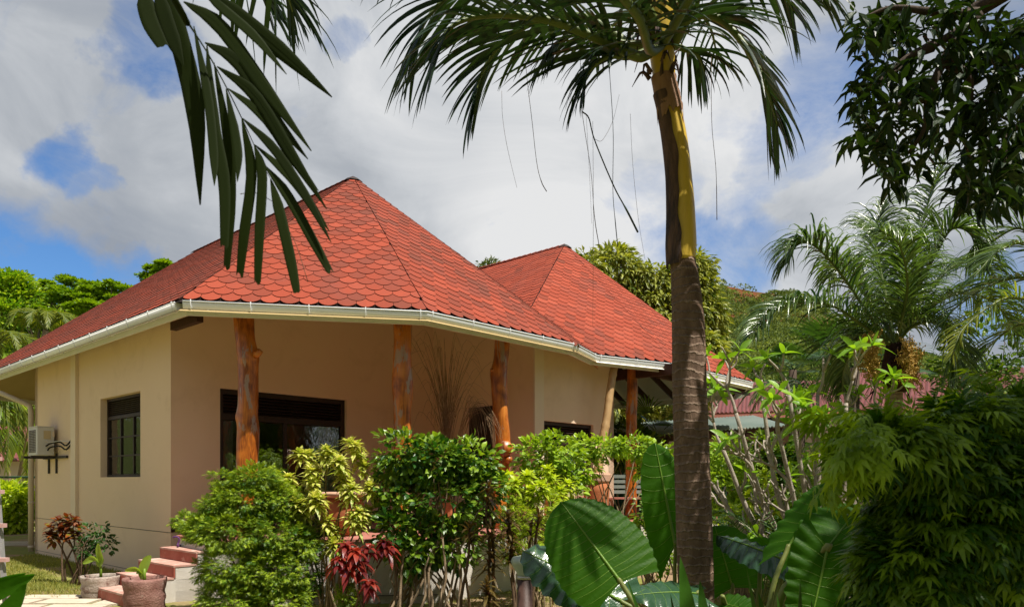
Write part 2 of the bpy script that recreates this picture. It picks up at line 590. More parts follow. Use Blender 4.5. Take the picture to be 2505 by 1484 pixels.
M_TERRA = solid('terracotta', (0.38, 0.13, 0.055), (0.46, 0.17, 0.075), 6, 0.85, 0.4, 90, 0.1)
M_TERRALT = solid('pale_terracotta_rim', (0.58, 0.38, 0.27), (0.50, 0.28, 0.18), 6, 0.85, 0.4, 90, 0.1)
M_FIBREPOT = solid('grey_fibre_pot', (0.34, 0.27, 0.22), (0.50, 0.43, 0.37), 9, 0.95, 0.9, 40, 0.1, dirt=((0.17, 0.09, 0.07), 6, 0.55))
M_REDPOT = solid('purple_brown_fibre_pot', (0.25, 0.12, 0.10), (0.36, 0.20, 0.17), 9, 0.95, 0.9, 40, 0.1, dirt=((0.5, 0.42, 0.36), 9, 0.64))
M_SOIL = solid('dark_potting_soil', (0.06, 0.035, 0.022), (0.10, 0.06, 0.035), 14, 1.0, 1.0, 60)
M_REDPLASTIC = solid('red_plastic', (0.5, 0.02, 0.02), None, 3, 0.4)
M_GREYPLASTIC = solid('grey_plastic', (0.16, 0.17, 0.19), None, 3, 0.5)
M_PURPLE = solid('purple_rubber', (0.10, 0.035, 0.13), None, 3, 0.5)
M_ALU = solid('scuffed_aluminium', (0.42, 0.40, 0.40), (0.52, 0.5, 0.5), 9, 0.4, 0.1, 60, 0.5, metal=0.5)
M_PINKRUNG = solid('pink_painted_rung', (0.60, 0.36, 0.33), None, 5, 0.7)
M_STEM = solid('pale_shrub_stem', (0.22, 0.15, 0.09), (0.32, 0.24, 0.15), 12, 0.9, 0.5, 60)
M_DARKSTEM = solid('brown_shrub_stem', (0.10, 0.06, 0.035), (0.16, 0.10, 0.06), 12, 0.9, 0.5, 60)
M_FRANGI = solid('silver_grey_bark', (0.30, 0.25, 0.20), (0.46, 0.40, 0.33), 14, 0.85, 0.6, 70, 0.2, dirt=((0.16, 0.12, 0.09), 9, 0.6))
M_PALMTRUNK = bark_mat('ringed_palm_bark', (0.085, 0.052, 0.034), (0.22, 0.145, 0.10), 0.062, (0.34, 0.25, 0.18), 0.9)
M_PALMTRUNK2 = bark_mat('pale_ringed_palm_bark', (0.26, 0.18, 0.13), (0.40, 0.30, 0.22), 0.06, (0.18, 0.11, 0.08), 0.6)
M_SHEATH = solid('dry_brown_sheath', (0.055, 0.032, 0.026), (0.17, 0.095, 0.065), 5, 0.75, 0.6, 50, 0.3, stretch=(2.5, 2.5, 0.5), dirt=((0.03, 0.022, 0.024), 2.5, 0.52))
M_SHEATH2 = solid('tan_dry_sheath', (0.26, 0.14, 0.08), (0.36, 0.21, 0.13), 7, 0.7, 0.5, 60, 0.3, stretch=(2.5, 2.5, 0.5), dirt=((0.10, 0.055, 0.04), 4, 0.6))
M_SHAFT = solid('yellow_green_crownshaft', (0.58, 0.38, 0.035), (0.66, 0.46, 0.06), 3, 0.4, 0.15, 40, 0.4, stretch=(2, 2, 0.4), dirt=((0.40, 0.16, 0.02), 3.0, 0.62))
M_PETIOLE = solid('green_palm_petiole', (0.075, 0.11, 0.02), (0.12, 0.15, 0.03), 6, 0.45, 0.2, 50, 0.4)
M_BARK = bark_mat('dark_tree_bark', (0.05, 0.035, 0.025), (0.10, 0.07, 0.05), 0, (0.16, 0.13, 0.10), 0.8)
M_TWIG = solid('grey_twig', (0.20, 0.15, 0.11), (0.28, 0.22, 0.17), 12, 0.9)
M_STRAW = solid('dry_straw', (0.20, 0.12, 0.06), (0.34, 0.23, 0.13), 9, 0.8)
M_FRUIT = solid('orange_palm_fruit', (0.46, 0.27, 0.05), (0.56, 0.38, 0.10), 9, 0.6)
M_DEADFIBRE = solid('dead_palm_fibre', (0.03, 0.012, 0.010), (0.06, 0.025, 0.018), 9, 0.95)
M_REDROOF = solid('faded_red_corrugated_iron', (0.15, 0.042, 0.037), (0.19, 0.055, 0.048), 0.8, 0.55, 0, None, 0.4, dirt=((0.15, 0.045, 0.04), 1.2, 0.55))
M_GREENROOF = solid('grey_green_corrugated_iron', (0.22, 0.28, 0.25), (0.28, 0.34, 0.30), 1, 0.5, 0, None, 0.4)
M_GREENWALL = solid('dark_green_boards', (0.015, 0.05, 0.035), (0.02, 0.065, 0.045), 4, 0.7)
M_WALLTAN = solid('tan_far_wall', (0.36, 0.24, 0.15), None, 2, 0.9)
M_WALLWHITE = solid('white_far_wall', (0.62, 0.52, 0.46), None, 2, 0.9)
M_WINDARK = solid('dark_far_window', (0.03, 0.03, 0.03), None, 2, 0.2, 0, None, 0.5)
M_LAMPGLASS = solid('frosted_lamp_cap', (0.32, 0.38, 0.32), (0.38, 0.43, 0.36), 9, 0.35, 0, None, 0.5)
M_LAMPPOST = solid('brown_lamp_post', (0.05, 0.025, 0.018), (0.07, 0.035, 0.025), 9, 0.5, 0.2)
M_WIRE = solid('green_fence_rail', (0.02, 0.06, 0.035), None, 9, 0.5)

L_FROND = leafmat('broad_palm_leaflet', (0.012, 0.020, 0.002), (0.020, 0.034, 0.003), 0.20, 0.6, spec=0.12, bump=0.0)
L_PALM = leafmat('deep_green_palm_leaflet', (0.008, 0.024, 0.010), (0.020, 0.050, 0.014), 0.20, 0.42, spec=0.4)
L_FEATHER = leafmat('silvery_palm_leaflet', (0.016, 0.055, 0.014), (0.16, 0.24, 0.06), 0.30, 0.26, (1.3, 1.4, 0.5), spec=0.8)
L_COCO = leafmat('yellow_green_palm_leaflet', (0.06, 0.11, 0.012), (0.22, 0.25, 0.03), 0.4, 0.4)
L_MANGO = leafmat('dark_mango_leaf', (0.008, 0.024, 0.004), (0.028, 0.060, 0.008), 0.22, 0.42, spec=0.3)  # darkened copy of the mango leaf, silhouette tone put into the colour
L_BUSH = leafmat('shaded_aralia_leaf', (0.030, 0.095, 0.004), (0.26, 0.40, 0.018), 0.42, 0.42, spec=0.35)  # darker copy of the aralia leaf, shade put into its colour
L_ARALIA = leafmat('fine_aralia_leaf', (0.040, 0.12, 0.006), (0.42, 0.54, 0.03), 0.28, 0.42)
L_HEDGE = leafmat('broad_hedge_leaf', (0.025, 0.095, 0.010), (0.34, 0.50, 0.035), 0.30, 0.36, spec=0.5)
L_CROTON = leafmat('variegated_croton_leaf', (0.12, 0.25, 0.015), (0.55, 0.58, 0.08), 0.36, 0.42, patch=((0.78, 0.72, 0.26), 26, 0.50), tcol=(1.2, 1.2, 0.5))
L_REDCROTON = leafmat('crimson_croton_leaf', (0.12, 0.012, 0.018), (0.42, 0.06, 0.03), 0.35, 0.34, (1.6, 0.9, 0.6), patch=((0.13, 0.05, 0.10), 16, 0.6))
L_BRONZE = leafmat('bronze_croton_leaf', (0.09, 0.022, 0.010), (0.32, 0.09, 0.012), 0.32, 0.4, (1.5, 1.0, 0.5), patch=((0.18, 0.20, 0.02), 12, 0.55))
L_CORDY = leafmat('dark_cordyline_leaf', (0.035, 0.024, 0.012), (0.17, 0.12, 0.03), 0.25, 0.36, (1.6, 1.2, 0.5), patch=((0.11, 0.028, 0.02), 12, 0.60))
L_YELLOW = leafmat('bright_yellow_green_leaf', (0.11, 0.25, 0.010), (0.52, 0.62, 0.04), 0.4, 0.42)
L_FERN = leafmat('dark_cycad_leaf', (0.012, 0.045, 0.012), (0.05, 0.12, 0.02), 0.28, 0.36)
L_FRANGI = leafmat('frangipani_leaf', (0.07, 0.20, 0.012), (0.26, 0.46, 0.03), 0.42, 0.38)
L_ALO = leafmat('elephant_ear_blade', (0.026, 0.095, 0.004), (0.050, 0.14, 0.005), 0.55, 0.5, (1.5, 1.9, 0.3), spec=0.2)
L_ALOTOP = leafmat('glossy_elephant_ear_top', (0.020, 0.060, 0.030), (0.040, 0.10, 0.045), 0.15, 0.22, (1.2, 1.5, 0.5), spec=0.8)
M_VEIN = leafmat('pale_leaf_vein', (0.13, 0.25, 0.025), (0.17, 0.30, 0.035), 0.2, 0.4)
M_ALOSTEM = solid('olive_leaf_stalk', (0.12, 0.15, 0.03), (0.17, 0.19, 0.045), 8, 0.45, 0.15, 50, 0.4)
L_BANANA = leafmat('young_banana_leaf', (0.20, 0.34, 0.035), (0.34, 0.48, 0.07), 0.42, 0.38)
L_STRAP = leafmat('dark_strap_leaf', (0.018, 0.065, 0.008), (0.045, 0.13, 0.014), 0.35, 0.32)
L_GRASS = leafmat('lawn_blade', (0.10, 0.16, 0.02), (0.38, 0.36, 0.09), 0.35, 0.6)
L_FLOWER = leafmat('red_ixora_petal', (0.5, 0.03, 0.02), (0.65, 0.08, 0.05), 0.3, 0.5, (1.3, 0.8, 0.8))
L_MANGO2 = leafmat('sunlit_mango_leaf', (0.050, 0.10, 0.006), (0.42, 0.44, 0.08), 0.30, 0.40, (1.3, 1.3, 0.4))  # paler copy of the mango leaf, sunlight put into its colour
L_HILL = leafmat('hillside_tree_leaf', (0.045, 0.085, 0.024), (0.27, 0.33, 0.10), 0.2, 0.7, spec=0.1, pscale=0.05)  # tones lightened so that distance haze sits in the leaf colour
L_UMB = leafmat('umbrella_tree_leaf', (0.05, 0.15, 0.008), (0.28, 0.42, 0.015), 0.35, 0.5)
L_BACK = leafmat('garden_background_leaf', (0.03, 0.085, 0.008), (0.24, 0.35, 0.03), 0.35, 0.45)

# leaf templates: x across, y along the leaf, z up from the blade
T_DIAM = ([(0, 0, 0), (-0.5, 0.45, 0.10), (0, 1, -0.06), (0.5, 0.45, 0.10)], [(0, 2, 1), (0, 3, 2)])
T_OVAL = ([(0, 0, 0), (-0.42, 0.3, 0.08), (0, 0.3, 0), (0.42, 0.3, 0.08), (-0.46, 0.62, 0.05), (0, 0.64, -0.03), (0.46, 0.62, 0.05), (0, 1, -0.16)],
          [(0, 2, 1), (0, 3, 2), (1, 2, 5), (1, 5, 4), (2, 3, 6), (2, 6, 5), (4, 5, 7), (5, 6, 7)])
T_LANCE = ([(0, 0, 0), (-0.5, 0.28, 0.05), (0, 0.3, -0.02), (0.5, 0.28, 0.05), (-0.36, 0.65, 0.0), (0, 0.66, -0.08), (0.36, 0.65, 0.0), (0, 1, -0.28)],
           [(0, 2, 1), (0, 3, 2), (1, 2, 5), (1, 5, 4), (2, 3, 6), (2, 6, 5), (4, 5, 7), (5, 6, 7)])


def finger_template(n=5, spread=1.1, w=0.085, droop=0.25):
    v = []; f = []
    for k in range(n):
        a = (k / (n - 1) - 0.5) * 2 * spread
        L = 1 - 0.25 * abs(a)
        o = (0.0, 0.16 * (n - 1 - abs(k - (n - 1) / 2)) / n, 0)
        d = (math.sin(a), math.cos(a)); s = (math.cos(a), -math.sin(a))
        i = len(v)
        for (t, ww) in ((0, 0), (0.45, 1), (0.45, -1), (1, 0)):
            v.append((o[0] + d[0] * t * L + s[0] * ww * w, o[1] + d[1] * t * L * 0.8 + s[1] * ww * w, -droop * t * t))
        f += [(i, i + 1, i + 2), (i + 1, i + 3, i + 2)]
    return v, f


T_FINGER = finger_template()
T_FINGER3 = finger_template(3, 0.7, 0.11, 0.3)

T_FSLIM = finger_template(5, 1.0, 0.055, 0.45)


def pinn_template(w=0.06, droop=0.35):
    """a small divided leaf: narrow leaflets along a stalk"""
    v = []; f = []
    rs = random.Random(2)
    for (o, a, L) in ((0.05, -0.9, 0.42), (0.12, 1.0, 0.46), (0.28, -0.75, 0.50), (0.36, 0.8, 0.46), (0.5, -0.55, 0.42), (0.55, 0.0, 0.5), (0.52, 0.6, 0.40)):
        a += rs.uniform(-0.15, 0.15)
        d = (math.sin(a), math.cos(a)); s = (math.cos(a), -math.sin(a))
        i = len(v)
        zz = rs.uniform(-0.06, 0.1)
        for (t, ww) in ((0, 0), (0.4, 1), (0.4, -1), (1, 0)):
            v.append((d[0] * t * L + s[0] * ww * w, o + d[1] * t * L + s[1] * ww * w, zz * t - droop * (t * t * L) - 0.1 * o))
        f += [(i, i + 1, i + 2), (i + 1, i + 3, i + 2)]
    return v, f


T_PINN = pinn_template()
T_PINNL = pinn_template(0.062, 0.6)

# ================================================================== THE GROUND
def ground_z(x, y):
    t = min(max((x + 4.6) / 1.6, 0), 1)
    return -0.10 * t * t * (3 - 2 * t) + 0.012 * math.sin(x * 2.3) * math.sin(y * 1.9)


mb = MB()
gx = [-900, -300, -100, -50] + [-30 + 0.75 * i for i in range(81)] + [50, 100, 300, 900]
gy = [-60, -20, -8] + [-4 + 0.6 * i for i in range(58)] + [40, 60, 100, 200, 400, 1200]
rows = []
for y in gy:
    rows.append([Vector((x, y, ground_z(x, y) if abs(x) < 31 and y < 31 else -0.05)) for x in gx])
mb.grid(rows)
gm, gt, gout = new_mat('garden_ground')
gpos = gt.node('ShaderNodeNewGeometry').outputs['Position']
soil = gt.mix(gt.noise(gpos, 3.0, 6, 0.6), (0.22, 0.14, 0.08), (0.44, 0.32, 0.20))
grs = gt.mix(gt.noise(gpos, 5.0, 7, 0.7), (0.10, 0.15, 0.025), (0.36, 0.33, 0.10))
gmask = gt.ramp(gt.noise(gpos, 0.55, 5, 0.6, 0.4), [(0.40, 0.0), (0.52, 1.0)])
gcol = gt.mix(gmask, soil, grs)
gb = gt.node('ShaderNodeBsdfPrincipled', None, {'Roughness': 0.97, 'Specular IOR Level': 0.05})
gt.l.new(gcol, gb.inputs['Base Color'])
gbn = gt.node('ShaderNodeBump', None, {'Strength': 0.9, 'Distance': 0.03})
gt.l.new(gt.noise(gpos, 40, 6, 0.7), gbn.inputs['Height'])
gt.l.new(gbn.outputs[0], gb.inputs['Normal'])
gt.l.new(gb.outputs[0], gout.inputs['Surface'])
tag(mb.build('ground', gm, smooth=True), kind='structure')

# ================================================================== THE BUNGALOW
HL = 2.45
ZL = EYE + HL                      # height of the gutter lip
P0 = Vector((-5.38, 11.65))
pu, pv = uv_of(P0)
FLOOR = 0.8
CEIL = 4.37
house = thing('bungalow', 'beige bungalow with red scalloped shingle roofs and a veranda on tree trunk posts', 'house', (-1.5, 14, 0))


def hp(mb, name, mat, parent=None, smooth=False):
    return mb.build(name, mat, parent or house, smooth)


# ---- roofs
A = UV(0, 0, ZL); L = UV(13.2, 0, ZL); B = UV(-2.0, 2.706, ZL); C = UV(-2.02, 6.21, ZL)
E = UV(-1.617, 7.38, ZL); A_ = UV(0, 9.74, ZL); LB = UV(15.2, 2.7, ZL); LC = UV(15.2, 7.04, ZL); L_ = UV(13.2, 9.74, ZL)
R1 = UV(2.86, 4.87, EYE + 6.38); R2 = UV(10.3, 4.87, EYE + 6.38)
G = UV(-2.175, 9.376, ZL); F = UV(-2.136, 13.23, ZL)
H = Vector((6.40, 20.6, ZL)); I = Vector((1.6, 25.0, ZL)); A2 = UV(-1.09, 5.48, ZL)
S1 = UV(2.296, 11.3, EYE + 6.36); S2 = UV(8.3, 11.3, EYE + 6.36)
J = UV(9.0, 5.6, ZL)
X1 = A2 + (S1 - A2) * 0.2; J1 = J + (S2 - J) * 0.2
J2 = UV(10.0, 16.0, ZL)

tile_jobs = []


def facet(poly, tiles=True, rowsoff=0.018):
    """poly: first two points are the eave, left to right seen from outside; collects the shingles of this roof face"""
    e0, e1 = poly[0], poly[1]
    xh = (e1 - e0).normalized()
    n = xh.cross((poly[2] - e0)).normalized()
    if n.z < 0: n = -n
    yh = n.cross(xh)
    if yh.z < 0:
        yh = -yh
    pts = [((p - e0).dot(xh), (p - e0).dot(yh)) for p in poly]
    ymax = max(p[1] for p in pts)

    def rng(y):
        xs = []
        for k in range(len(pts)):
            (xa, ya), (xb, yb) = pts[k], pts[(k + 1) % len(pts)]
            if (ya - y) * (yb - y) <= 0 and abs(ya - yb) > 1e-9:
                xs.append(xa + (xb - xa) * (y - ya) / (yb - ya))
        return (min(xs), max(xs)) if len(xs) >= 2 else None
    w, e, d, ln = 0.262, 0.205, 0.105, 0.27
    k = 0
    R = Matrix((xh, yh, n)).transposed()
    y0 = rowsoff
    while y0 < ymax - 0.05:
        r = rng(min(max(y0 + d, 0.001), ymax - 0.01))
        if r:
            x = math.floor(r[0] / w) * w + (w / 2 if k % 2 else 0) - w
            while x < r[1] + w:
                cx = x + w / 2
                if cx + w / 2 > r[0] + 0.015 and cx - w / 2 < r[1] - 0.015:
                    arc = []
                    hw = w / 2 - 0.003
                    for q in range(7):
                        s = -1 + 2 * q / 6
                        arc.append((cx + hw * s, y0 + d - d * (1 - abs(s) ** 2.3)))
                    out = [(cx - hw, y0 + d + ln - 0.03)] + arc + [(cx + hw, y0 + d + ln - 0.03)]
                    cl = False; vs = []
                    for (px, py) in out:
                        py2 = min(py, ymax - 0.006)
                        rr = rng(max(py2, 0.001))
                        if rr is None: rr = (px, px)
                        lo, hi = rr[0] + 0.004, rr[1] - 0.004
                        if lo > hi: lo = hi = (lo + hi) / 2
                        px2 = min(max(px, lo), hi)
                        if abs(px2 - px) > 1e-6 or py2 != py: cl = True
                        z = 0.008 + 0.017 * (1 - (py2 - y0) / (d + ln))
                        vs.append((px2, py2, z))
                    ar = abs(sum(vs[a][0] * vs[(a + 1) % 9][1] - vs[(a + 1) % 9][0] * vs[a][1] for a in range(9))) / 2
                    if ar > 0.004:
                        tile_jobs.append((e0.copy(), R.copy(), (cx, y0), vs, cl))
                x += w
        y0 += e
        k += 1


facet([L, A, R1, R2]); facet([A, B, R1]); facet([B, C, R1]); facet([C, E, R1]); facet([E, A_, R1])
nm = len(tile_jobs)
facet([E, G, S1, X1]); facet([G, F, S1]); facet([F, H, S1])
facet([J1, X1, S1, S2])
fr = FRAMES_ = None


def tile_area(job):
    e0, R, (cx, cy), vs, cl = job
    p = e0 + R @ Vector((cx, cy, 0))
    dv = Vector((0, 0, EYE)) - p
    n = R @ Vector((0, 0, 1))
    return max(n.dot(dv.normalized()), 0) / dv.length_squared


roof_main = MB(); roof_rear = MB()


def tile_geo(mb, vs, M, tone, local=False):
    pts = [M(v) for v in vs]
    low = [M((v[0], v[1], v[2] - 0.017)) for v in vs]
    i = len(mb.v)
    mb.v.extend([tuple(p) for p in pts] + [tuple(p) for p in low[1:8]])
    mb.f.append(tuple(i + q for q in range(9)))
    mb.tone.append(tone)
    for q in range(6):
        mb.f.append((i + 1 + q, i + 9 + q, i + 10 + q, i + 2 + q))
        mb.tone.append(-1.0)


def slopes(facets, mat, name, parent, dz, back=()):
    m_ = MB()
    for f in facets:
        m_.face([p + Vector((0, 0, dz)) for p in f])
    return m_.build(name, mat, parent)


# roof bodies: the black underlay below the shingles
r_main = slopes([[L, A, R1, R2], [A, B, R1], [B, C, R1], [C, E, R1], [E, A_, R1]], M_BLACK, 'roof', house, -0.012)
r_main['label'] = 'larger roof with its peak left of the palm trunk'
r_rear = slopes([[E, G, S1, X1], [G, F, S1], [F, H, S1], [J1, X1, S1, S2]], M_BLACK, 'roof', house, -0.012)
r_rear['label'] = 'smaller rear roof with its own peak'
hp_back = slopes([[A_, L_, R2, R1], [L_, LC, R2], [LC, LB, R2], [LB, L, R2], [H, I, S1], [I, J2, S2, S1], [J2, J, S2]], M_SHINGLE, 'roof_back', house, 0.0)

order = sorted(range(len(tile_jobs)), key=lambda k: -tile_area(tile_jobs[k]))
indiv = set(order[:296])
tile_mesh = None
tilerng = random.Random(3)
for k, (e0, R, (cx, cy), vs, cl) in enumerate(tile_jobs):
    par = r_main if k < nm else r_rear
    tone = min(max(tilerng.gauss(0.55, 0.22), 0), 1)
    if k in indiv:
        if cl:
            m_ = MB()
            tile_geo(m_, [(v[0] - cx, v[1] - cy, v[2]) for v in vs], lambda v: Vector(v), 0.5)
            me_o = m_.build('shingle', M_SHINGLE)
            o = me_o
        elif tile_mesh is None:
            m_ = MB()
            tile_geo(m_, [(v[0] - cx, v[1] - cy, v[2]) for v in vs], lambda v: Vector(v), 0.5)
            o = m_.build('shingle', M_SHINGLE)
            tile_mesh = o.data
        else:
            o = bpy.data.objects.new('shingle', tile_mesh)
            COL.objects.link(o)
        o.parent = par
        lift = Vector((0, 0, tilerng.uniform(0, 0.003)))
        o.matrix_local = Matrix.Translation(e0 + R @ (Vector((cx, cy, 0)) + lift) - wloc(par)) @ R.to_4x4()
    else:
        tgt = roof_main if k < nm else roof_rear
        lift = tilerng.uniform(0, 0.003)
        tile_geo(tgt, vs, lambda v, e0=e0, R=R, lift=lift: e0 + R @ Vector((v[0], v[1], v[2] + lift)), tone)
tag(roof_main.build('shingle_courses', M_SHINGLE, r_main), kind='stuff')
tag(roof_rear.build('shingle_courses', M_SHINGLE, r_rear), kind='stuff')


def cap_run(a, b, par, w=0.13, step=0.20, over=0.03, frac=(0, 1)):
    """overlapping ridge pieces bent over a hip"""
    a = Vector(a); b = Vector(b)
    d = (b - a); Ln = d.length; d.normalize()
    side = d.cross(Vector((0, 0, 1))).normalized()
    up = side.cross(d).normalized()
    if up.z < 0: up = -up
    n = int(Ln / step)
    mbx = MB()
    for k in range(int(n * frac[0]), int(n * frac[1])):
        s0 = k * step; s1 = min(s0 + step + 0.04, Ln)
        c0 = a + d * s0 + up * (over + 0.014); c1 = a + d * s1 + up * (over - 0.004)
        for sg in (-1, 1):
            q = [c0, c1, c1 + side * sg * w - Vector((0, 0, 0.075)), c0 + side * sg * w - Vector((0, 0, 0.075))]
            if sg > 0: q = q[::-1]
            mbx.slab(q, up * -0.008, tilerng.uniform(0.25, 0.8))
    return mbx


cm = MB()
for m2 in (cap_run(R1, R2, r_main, frac=(0, 1)), cap_run(C, R1, r_main, 0.10)):
    i = len(cm.v); cm.v += m2.v; cm.f += [tuple(i + q for q in f) for f in m2.f]; cm.tone += m2.tone
o = cm.build('ridge_shingles', M_SHINGLE, r_main)
cm = MB()
for m2 in (cap_run(S1, S2, r_rear),):
    i = len(cm.v); cm.v += m2.v; cm.f += [tuple(i + q for q in f) for f in m2.f]; cm.tone += m2.tone
cm.build('ridge_shingles', M_SHINGLE, r_rear)
for par, R_ in ((r_main, R1), (r_rear, S1)):
    m_ = MB()
    m_.lathe(R_ + Vector((0, 0, -0.085)), [(0.20, 0), (0.15, 0.045), (0.05, 0.10), (0.01, 0.11)], 8)
    m_.build('peak_cap', M_DARKWOOD, par)

# ---- undersides
m_ = MB()
for f in ([L, A, R1, R2], [A, B, R1], [B, C, R1], [C, E, R1], [E, A_, R1], [LB, L, R2]):
    m_.face([p + Vector((0, 0, -0.13)) for p in f])
hp(m_, 'soffit', M_CEIL)
m_ = MB()
for f in ([E, G, S1, X1], [G, F, S1], [F, H, S1], [H, I, S1], [I, J2, S2, S1], [J1, X1, S1, S2]):
    m_.face([p + Vector((0, 0, -0.13)) for p in f])
hp(m_, 'soffit', M_SOFFIT)


def offset_line(pts, d):
    """plan offset of an open polyline, positive to the right of the walking direction"""
    out = []
    for i, p in enumerate(pts):
        ns = []
        if i > 0:
            t = (pts[i] - pts[i - 1]); t = Vector((t.x, t.y, 0)).normalized(); ns.append(Vector((t.y, -t.x, 0)))
        if i < len(pts) - 1:
            t = (pts[i + 1] - pts[i]); t = Vector((t.x, t.y, 0)).normalized(); ns.append(Vector((t.y, -t.x, 0)))
        nn = sum(ns, Vector((0, 0, 0))).normalized()
        out.append(p + nn * (d / max(nn.dot(ns[0]), 0.3)))
    return out


def sweep(mb, pts, prof, close=False, caps=True, tone=0.5):
    rows = []
    offs = [offset_line(pts, o) for (o, z) in prof]
    for i in range(len(pts)):
        rows.append([offs[k][i] + Vector((0, 0, prof[k][1])) for k in range(len(prof))])
    mb.grid(rows, close, tone, caps and close)


def gutter(pts, parent=house, brackets=0.78):
    g = MB()
    r = 0.062
    prof = [(-r + r * math.cos(a), r * 1.0 * math.sin(a) * 1.75) for a in [-math.pi * k / 12 for k in range(13)]]
    inner = [(-r + (r - 0.005) * math.cos(a), (r - 0.005) * math.sin(a) * 1.75) for a in [-math.pi * (12 - k) / 12 for k in range(13)]]
    sweep(g, pts, prof + inner, True)
    # rolled lip
    lp = offset_line(pts, 0.003)
    g.tube([p + Vector((0, 0, 0.002)) for p in lp], 0.009, 6)
    go = g.build('gutter', M_GUTTER, parent, True)
    for s in range(len(pts) - 1):
        a, b = pts[s], pts[s + 1]
        d = (b - a); Ln = d.length; d.normalize()
        nrm = Vector((d.y, -d.x, 0))
        n = max(1, int(Ln / brackets))
        for k in range(n + 1):
            q = a + d * (0.10 + (Ln - 0.2) * k / n)
            m_ = MB()
            m_.tube([q + nrm * (-r + (r + 0.006) * math.cos(t)) + Vector((0, 0, (r + 0.005) * 1.75 * math.sin(t)))
                     for t in [0.25 - (math.pi + 0.35) * j / 10 for j in range(11)]], 0.008, 5)
            m_.build('gutter_clip', M_GUTTER, go)
        # small white stub under the gutter
        if s % 2 == 0 or Ln > 6:
            q = a + d * (0.32 if Ln < 6 else Ln * 0.55)
            m_ = MB()
            m_.lathe(q + nrm * -r + Vector((0, 0, -0.105)), [(0.03, 0), (0.034, 0.012), (0.034, 0.03)], 12)
            m_.build('gutter_stub', M_GUTTER, go)
    for q, dd in ((pts[0], (pts[1] - pts[0]).normalized()), (pts[-1], (pts[-2] - pts[-1]).normalized())):
        nrm = Vector((dd.y, -dd.x, 0))
        if q is pts[-1]: nrm = -nrm
        m_ = MB()
        m_.slab([q + dd * 0.002 + nrm * (-r + (r - 0.001) * math.cos(t)) + Vector((0, 0, (r - 0.001) * 1.75 * math.sin(t))) for t in [-math.pi * j / 10 for j in range(11)]], dd * -0.006)
        m_.build('gutter_end_cap', M_GUTTER, go)
    return go


g1 = gutter([L, A + (L - A).normalized() * 0.13])
gAB = (B - A).normalized()
g2 = gutter([A + gAB * 0.05, B, C, E, G, F, H])
eave = [L, A, B, C, E, G, F, H, I]
m_ = MB()
sweep(m_, eave, [(-0.130, -0.01), (-0.130, -0.165), (-0.154, -0.165), (-0.154, -0.01)], True)
hp(m_, 'fascia_board', M_FASCIA)
m_ = MB()
sweep(m_, [LB, L], [(-0.02, 0.0), (-0.02, -0.22), (-0.045, -0.22), (-0.045, 0.0)], True)
hp(m_, 'fascia_board', M_FASCIA)


# ---- walls
def wall(p, d, ln, inward, z0, z1, holes=(), th=0.2, mat=M_WALL, name='wall'):
    """a wall along d from p, thickness towards inward, holes = (t0, t1, za, zb)"""
    m_ = MB()
    d = Vector((d[0], d[1], 0)).normalized(); inw = Vector((inward[0], inward[1], 0)).normalized()
    p = Vector((p[0], p[1], 0))

    def bx(t0, t1, za, zb):
        if t1 - t0 < 1e-4 or zb - za < 1e-4: return
        q = [p + d * t0, p + d * t1, p + d * t1 + inw * th, p + d * t0 + inw * th]
        m_.prism([(v.x, v.y) for v in q], za, zb)
    t = 0
    for (t0, t1, za, zb) in sorted(holes):
        bx(t, t0, z0, z1)
        bx(t0, t1, z0, za)
        bx(t0, t1, zb, z1)
        t = t1
    bx(t, ln, z0, z1)
    return hp(m_, name, mat)


Vv = Vector((VD.x, VD.y)); Uu = Vector((UD.x, UD.y))
wl = wall(P0, Uu, 7.1, Vv, -0.2, 4.30, [(1.204, 3.07, 1.68, 3.13)])
# groove line of the plinth and the footing strip along the left wall
m_ = MB()
c = Vector((P0.x, P0.y, 0)) + Vector((Uu.x, Uu.y, 0)) * 3.55 - Vector((Vv.x, Vv.y, 0)) * 0.001
m_.box(c + Vector((0, 0, FLOOR - 0.005)), 7.1, 0.006, 0.008, (Uu.x, Uu.y, 0), (Vv.x, Vv.y, 0))
m_.box(c + Vector((0, 0, 0.085)), 7.1, 0.006, 0.006, (Uu.x, Uu.y, 0), (Vv.x, Vv.y, 0))
m_.build('plinth_groove', M_DARKWOOD, wl)
V3 = Vector((VD.x, VD.y, 0)); U3 = Vector((UD.x, UD.y, 0)); Z3 = Vector((0, 0, 1))
P3 = Vector((P0.x, P0.y, 0))
m_ = MB()
m_.box(P3 + U3 * 4.395 - V3 * 0.03 + Z3 * 2.05, 0.28, 0.06, 4.3, U3, V3)
hp(m_, 'pilaster', M_PILASTER)
wall(P0 + Uu * 7.1, Vv, 7.5, -Uu, -0.2, 4.30)
T_DOOR = (0.805, 3.30)
wd_ = wall(P0 + Vv * 0.2, Vv, 5.49, Uu, FLOOR - 0.5, 4.28, [(T_DOOR[0] - 0.2, T_DOOR[1] - 0.2, FLOOR, 3.15)])
m_ = MB()
for (a, b) in ((0.0, T_DOOR[0] - 0.06), (T_DOOR[1] + 0.06, 5.48)):
    m_ = MB()
    m_.box(P3 + V3 * (a + b) / 2 - U3 * 0.008 + Z3 * (FLOOR + 0.065), b - a, 0.02, 0.13, V3, U3)
    m_.build('skirting', M_DARKWOOD, wd_)
Q1 = P0 + Vv * 5.49
Q2 = Q1 - Uu * 2.807
Q3 = Q2 + Vv * 2.62
Q1_3 = Vector((Q1.x, Q1.y, 0)); Q2_3 = Vector((Q2.x, Q2.y, 0)); Q3_3 = Vector((Q3.x, Q3.y, 0))
wall(Q1, -Uu, 2.807, Vv, FLOOR - 0.5, CEIL, [(1.033, 1.75, FLOOR, 3.10)])
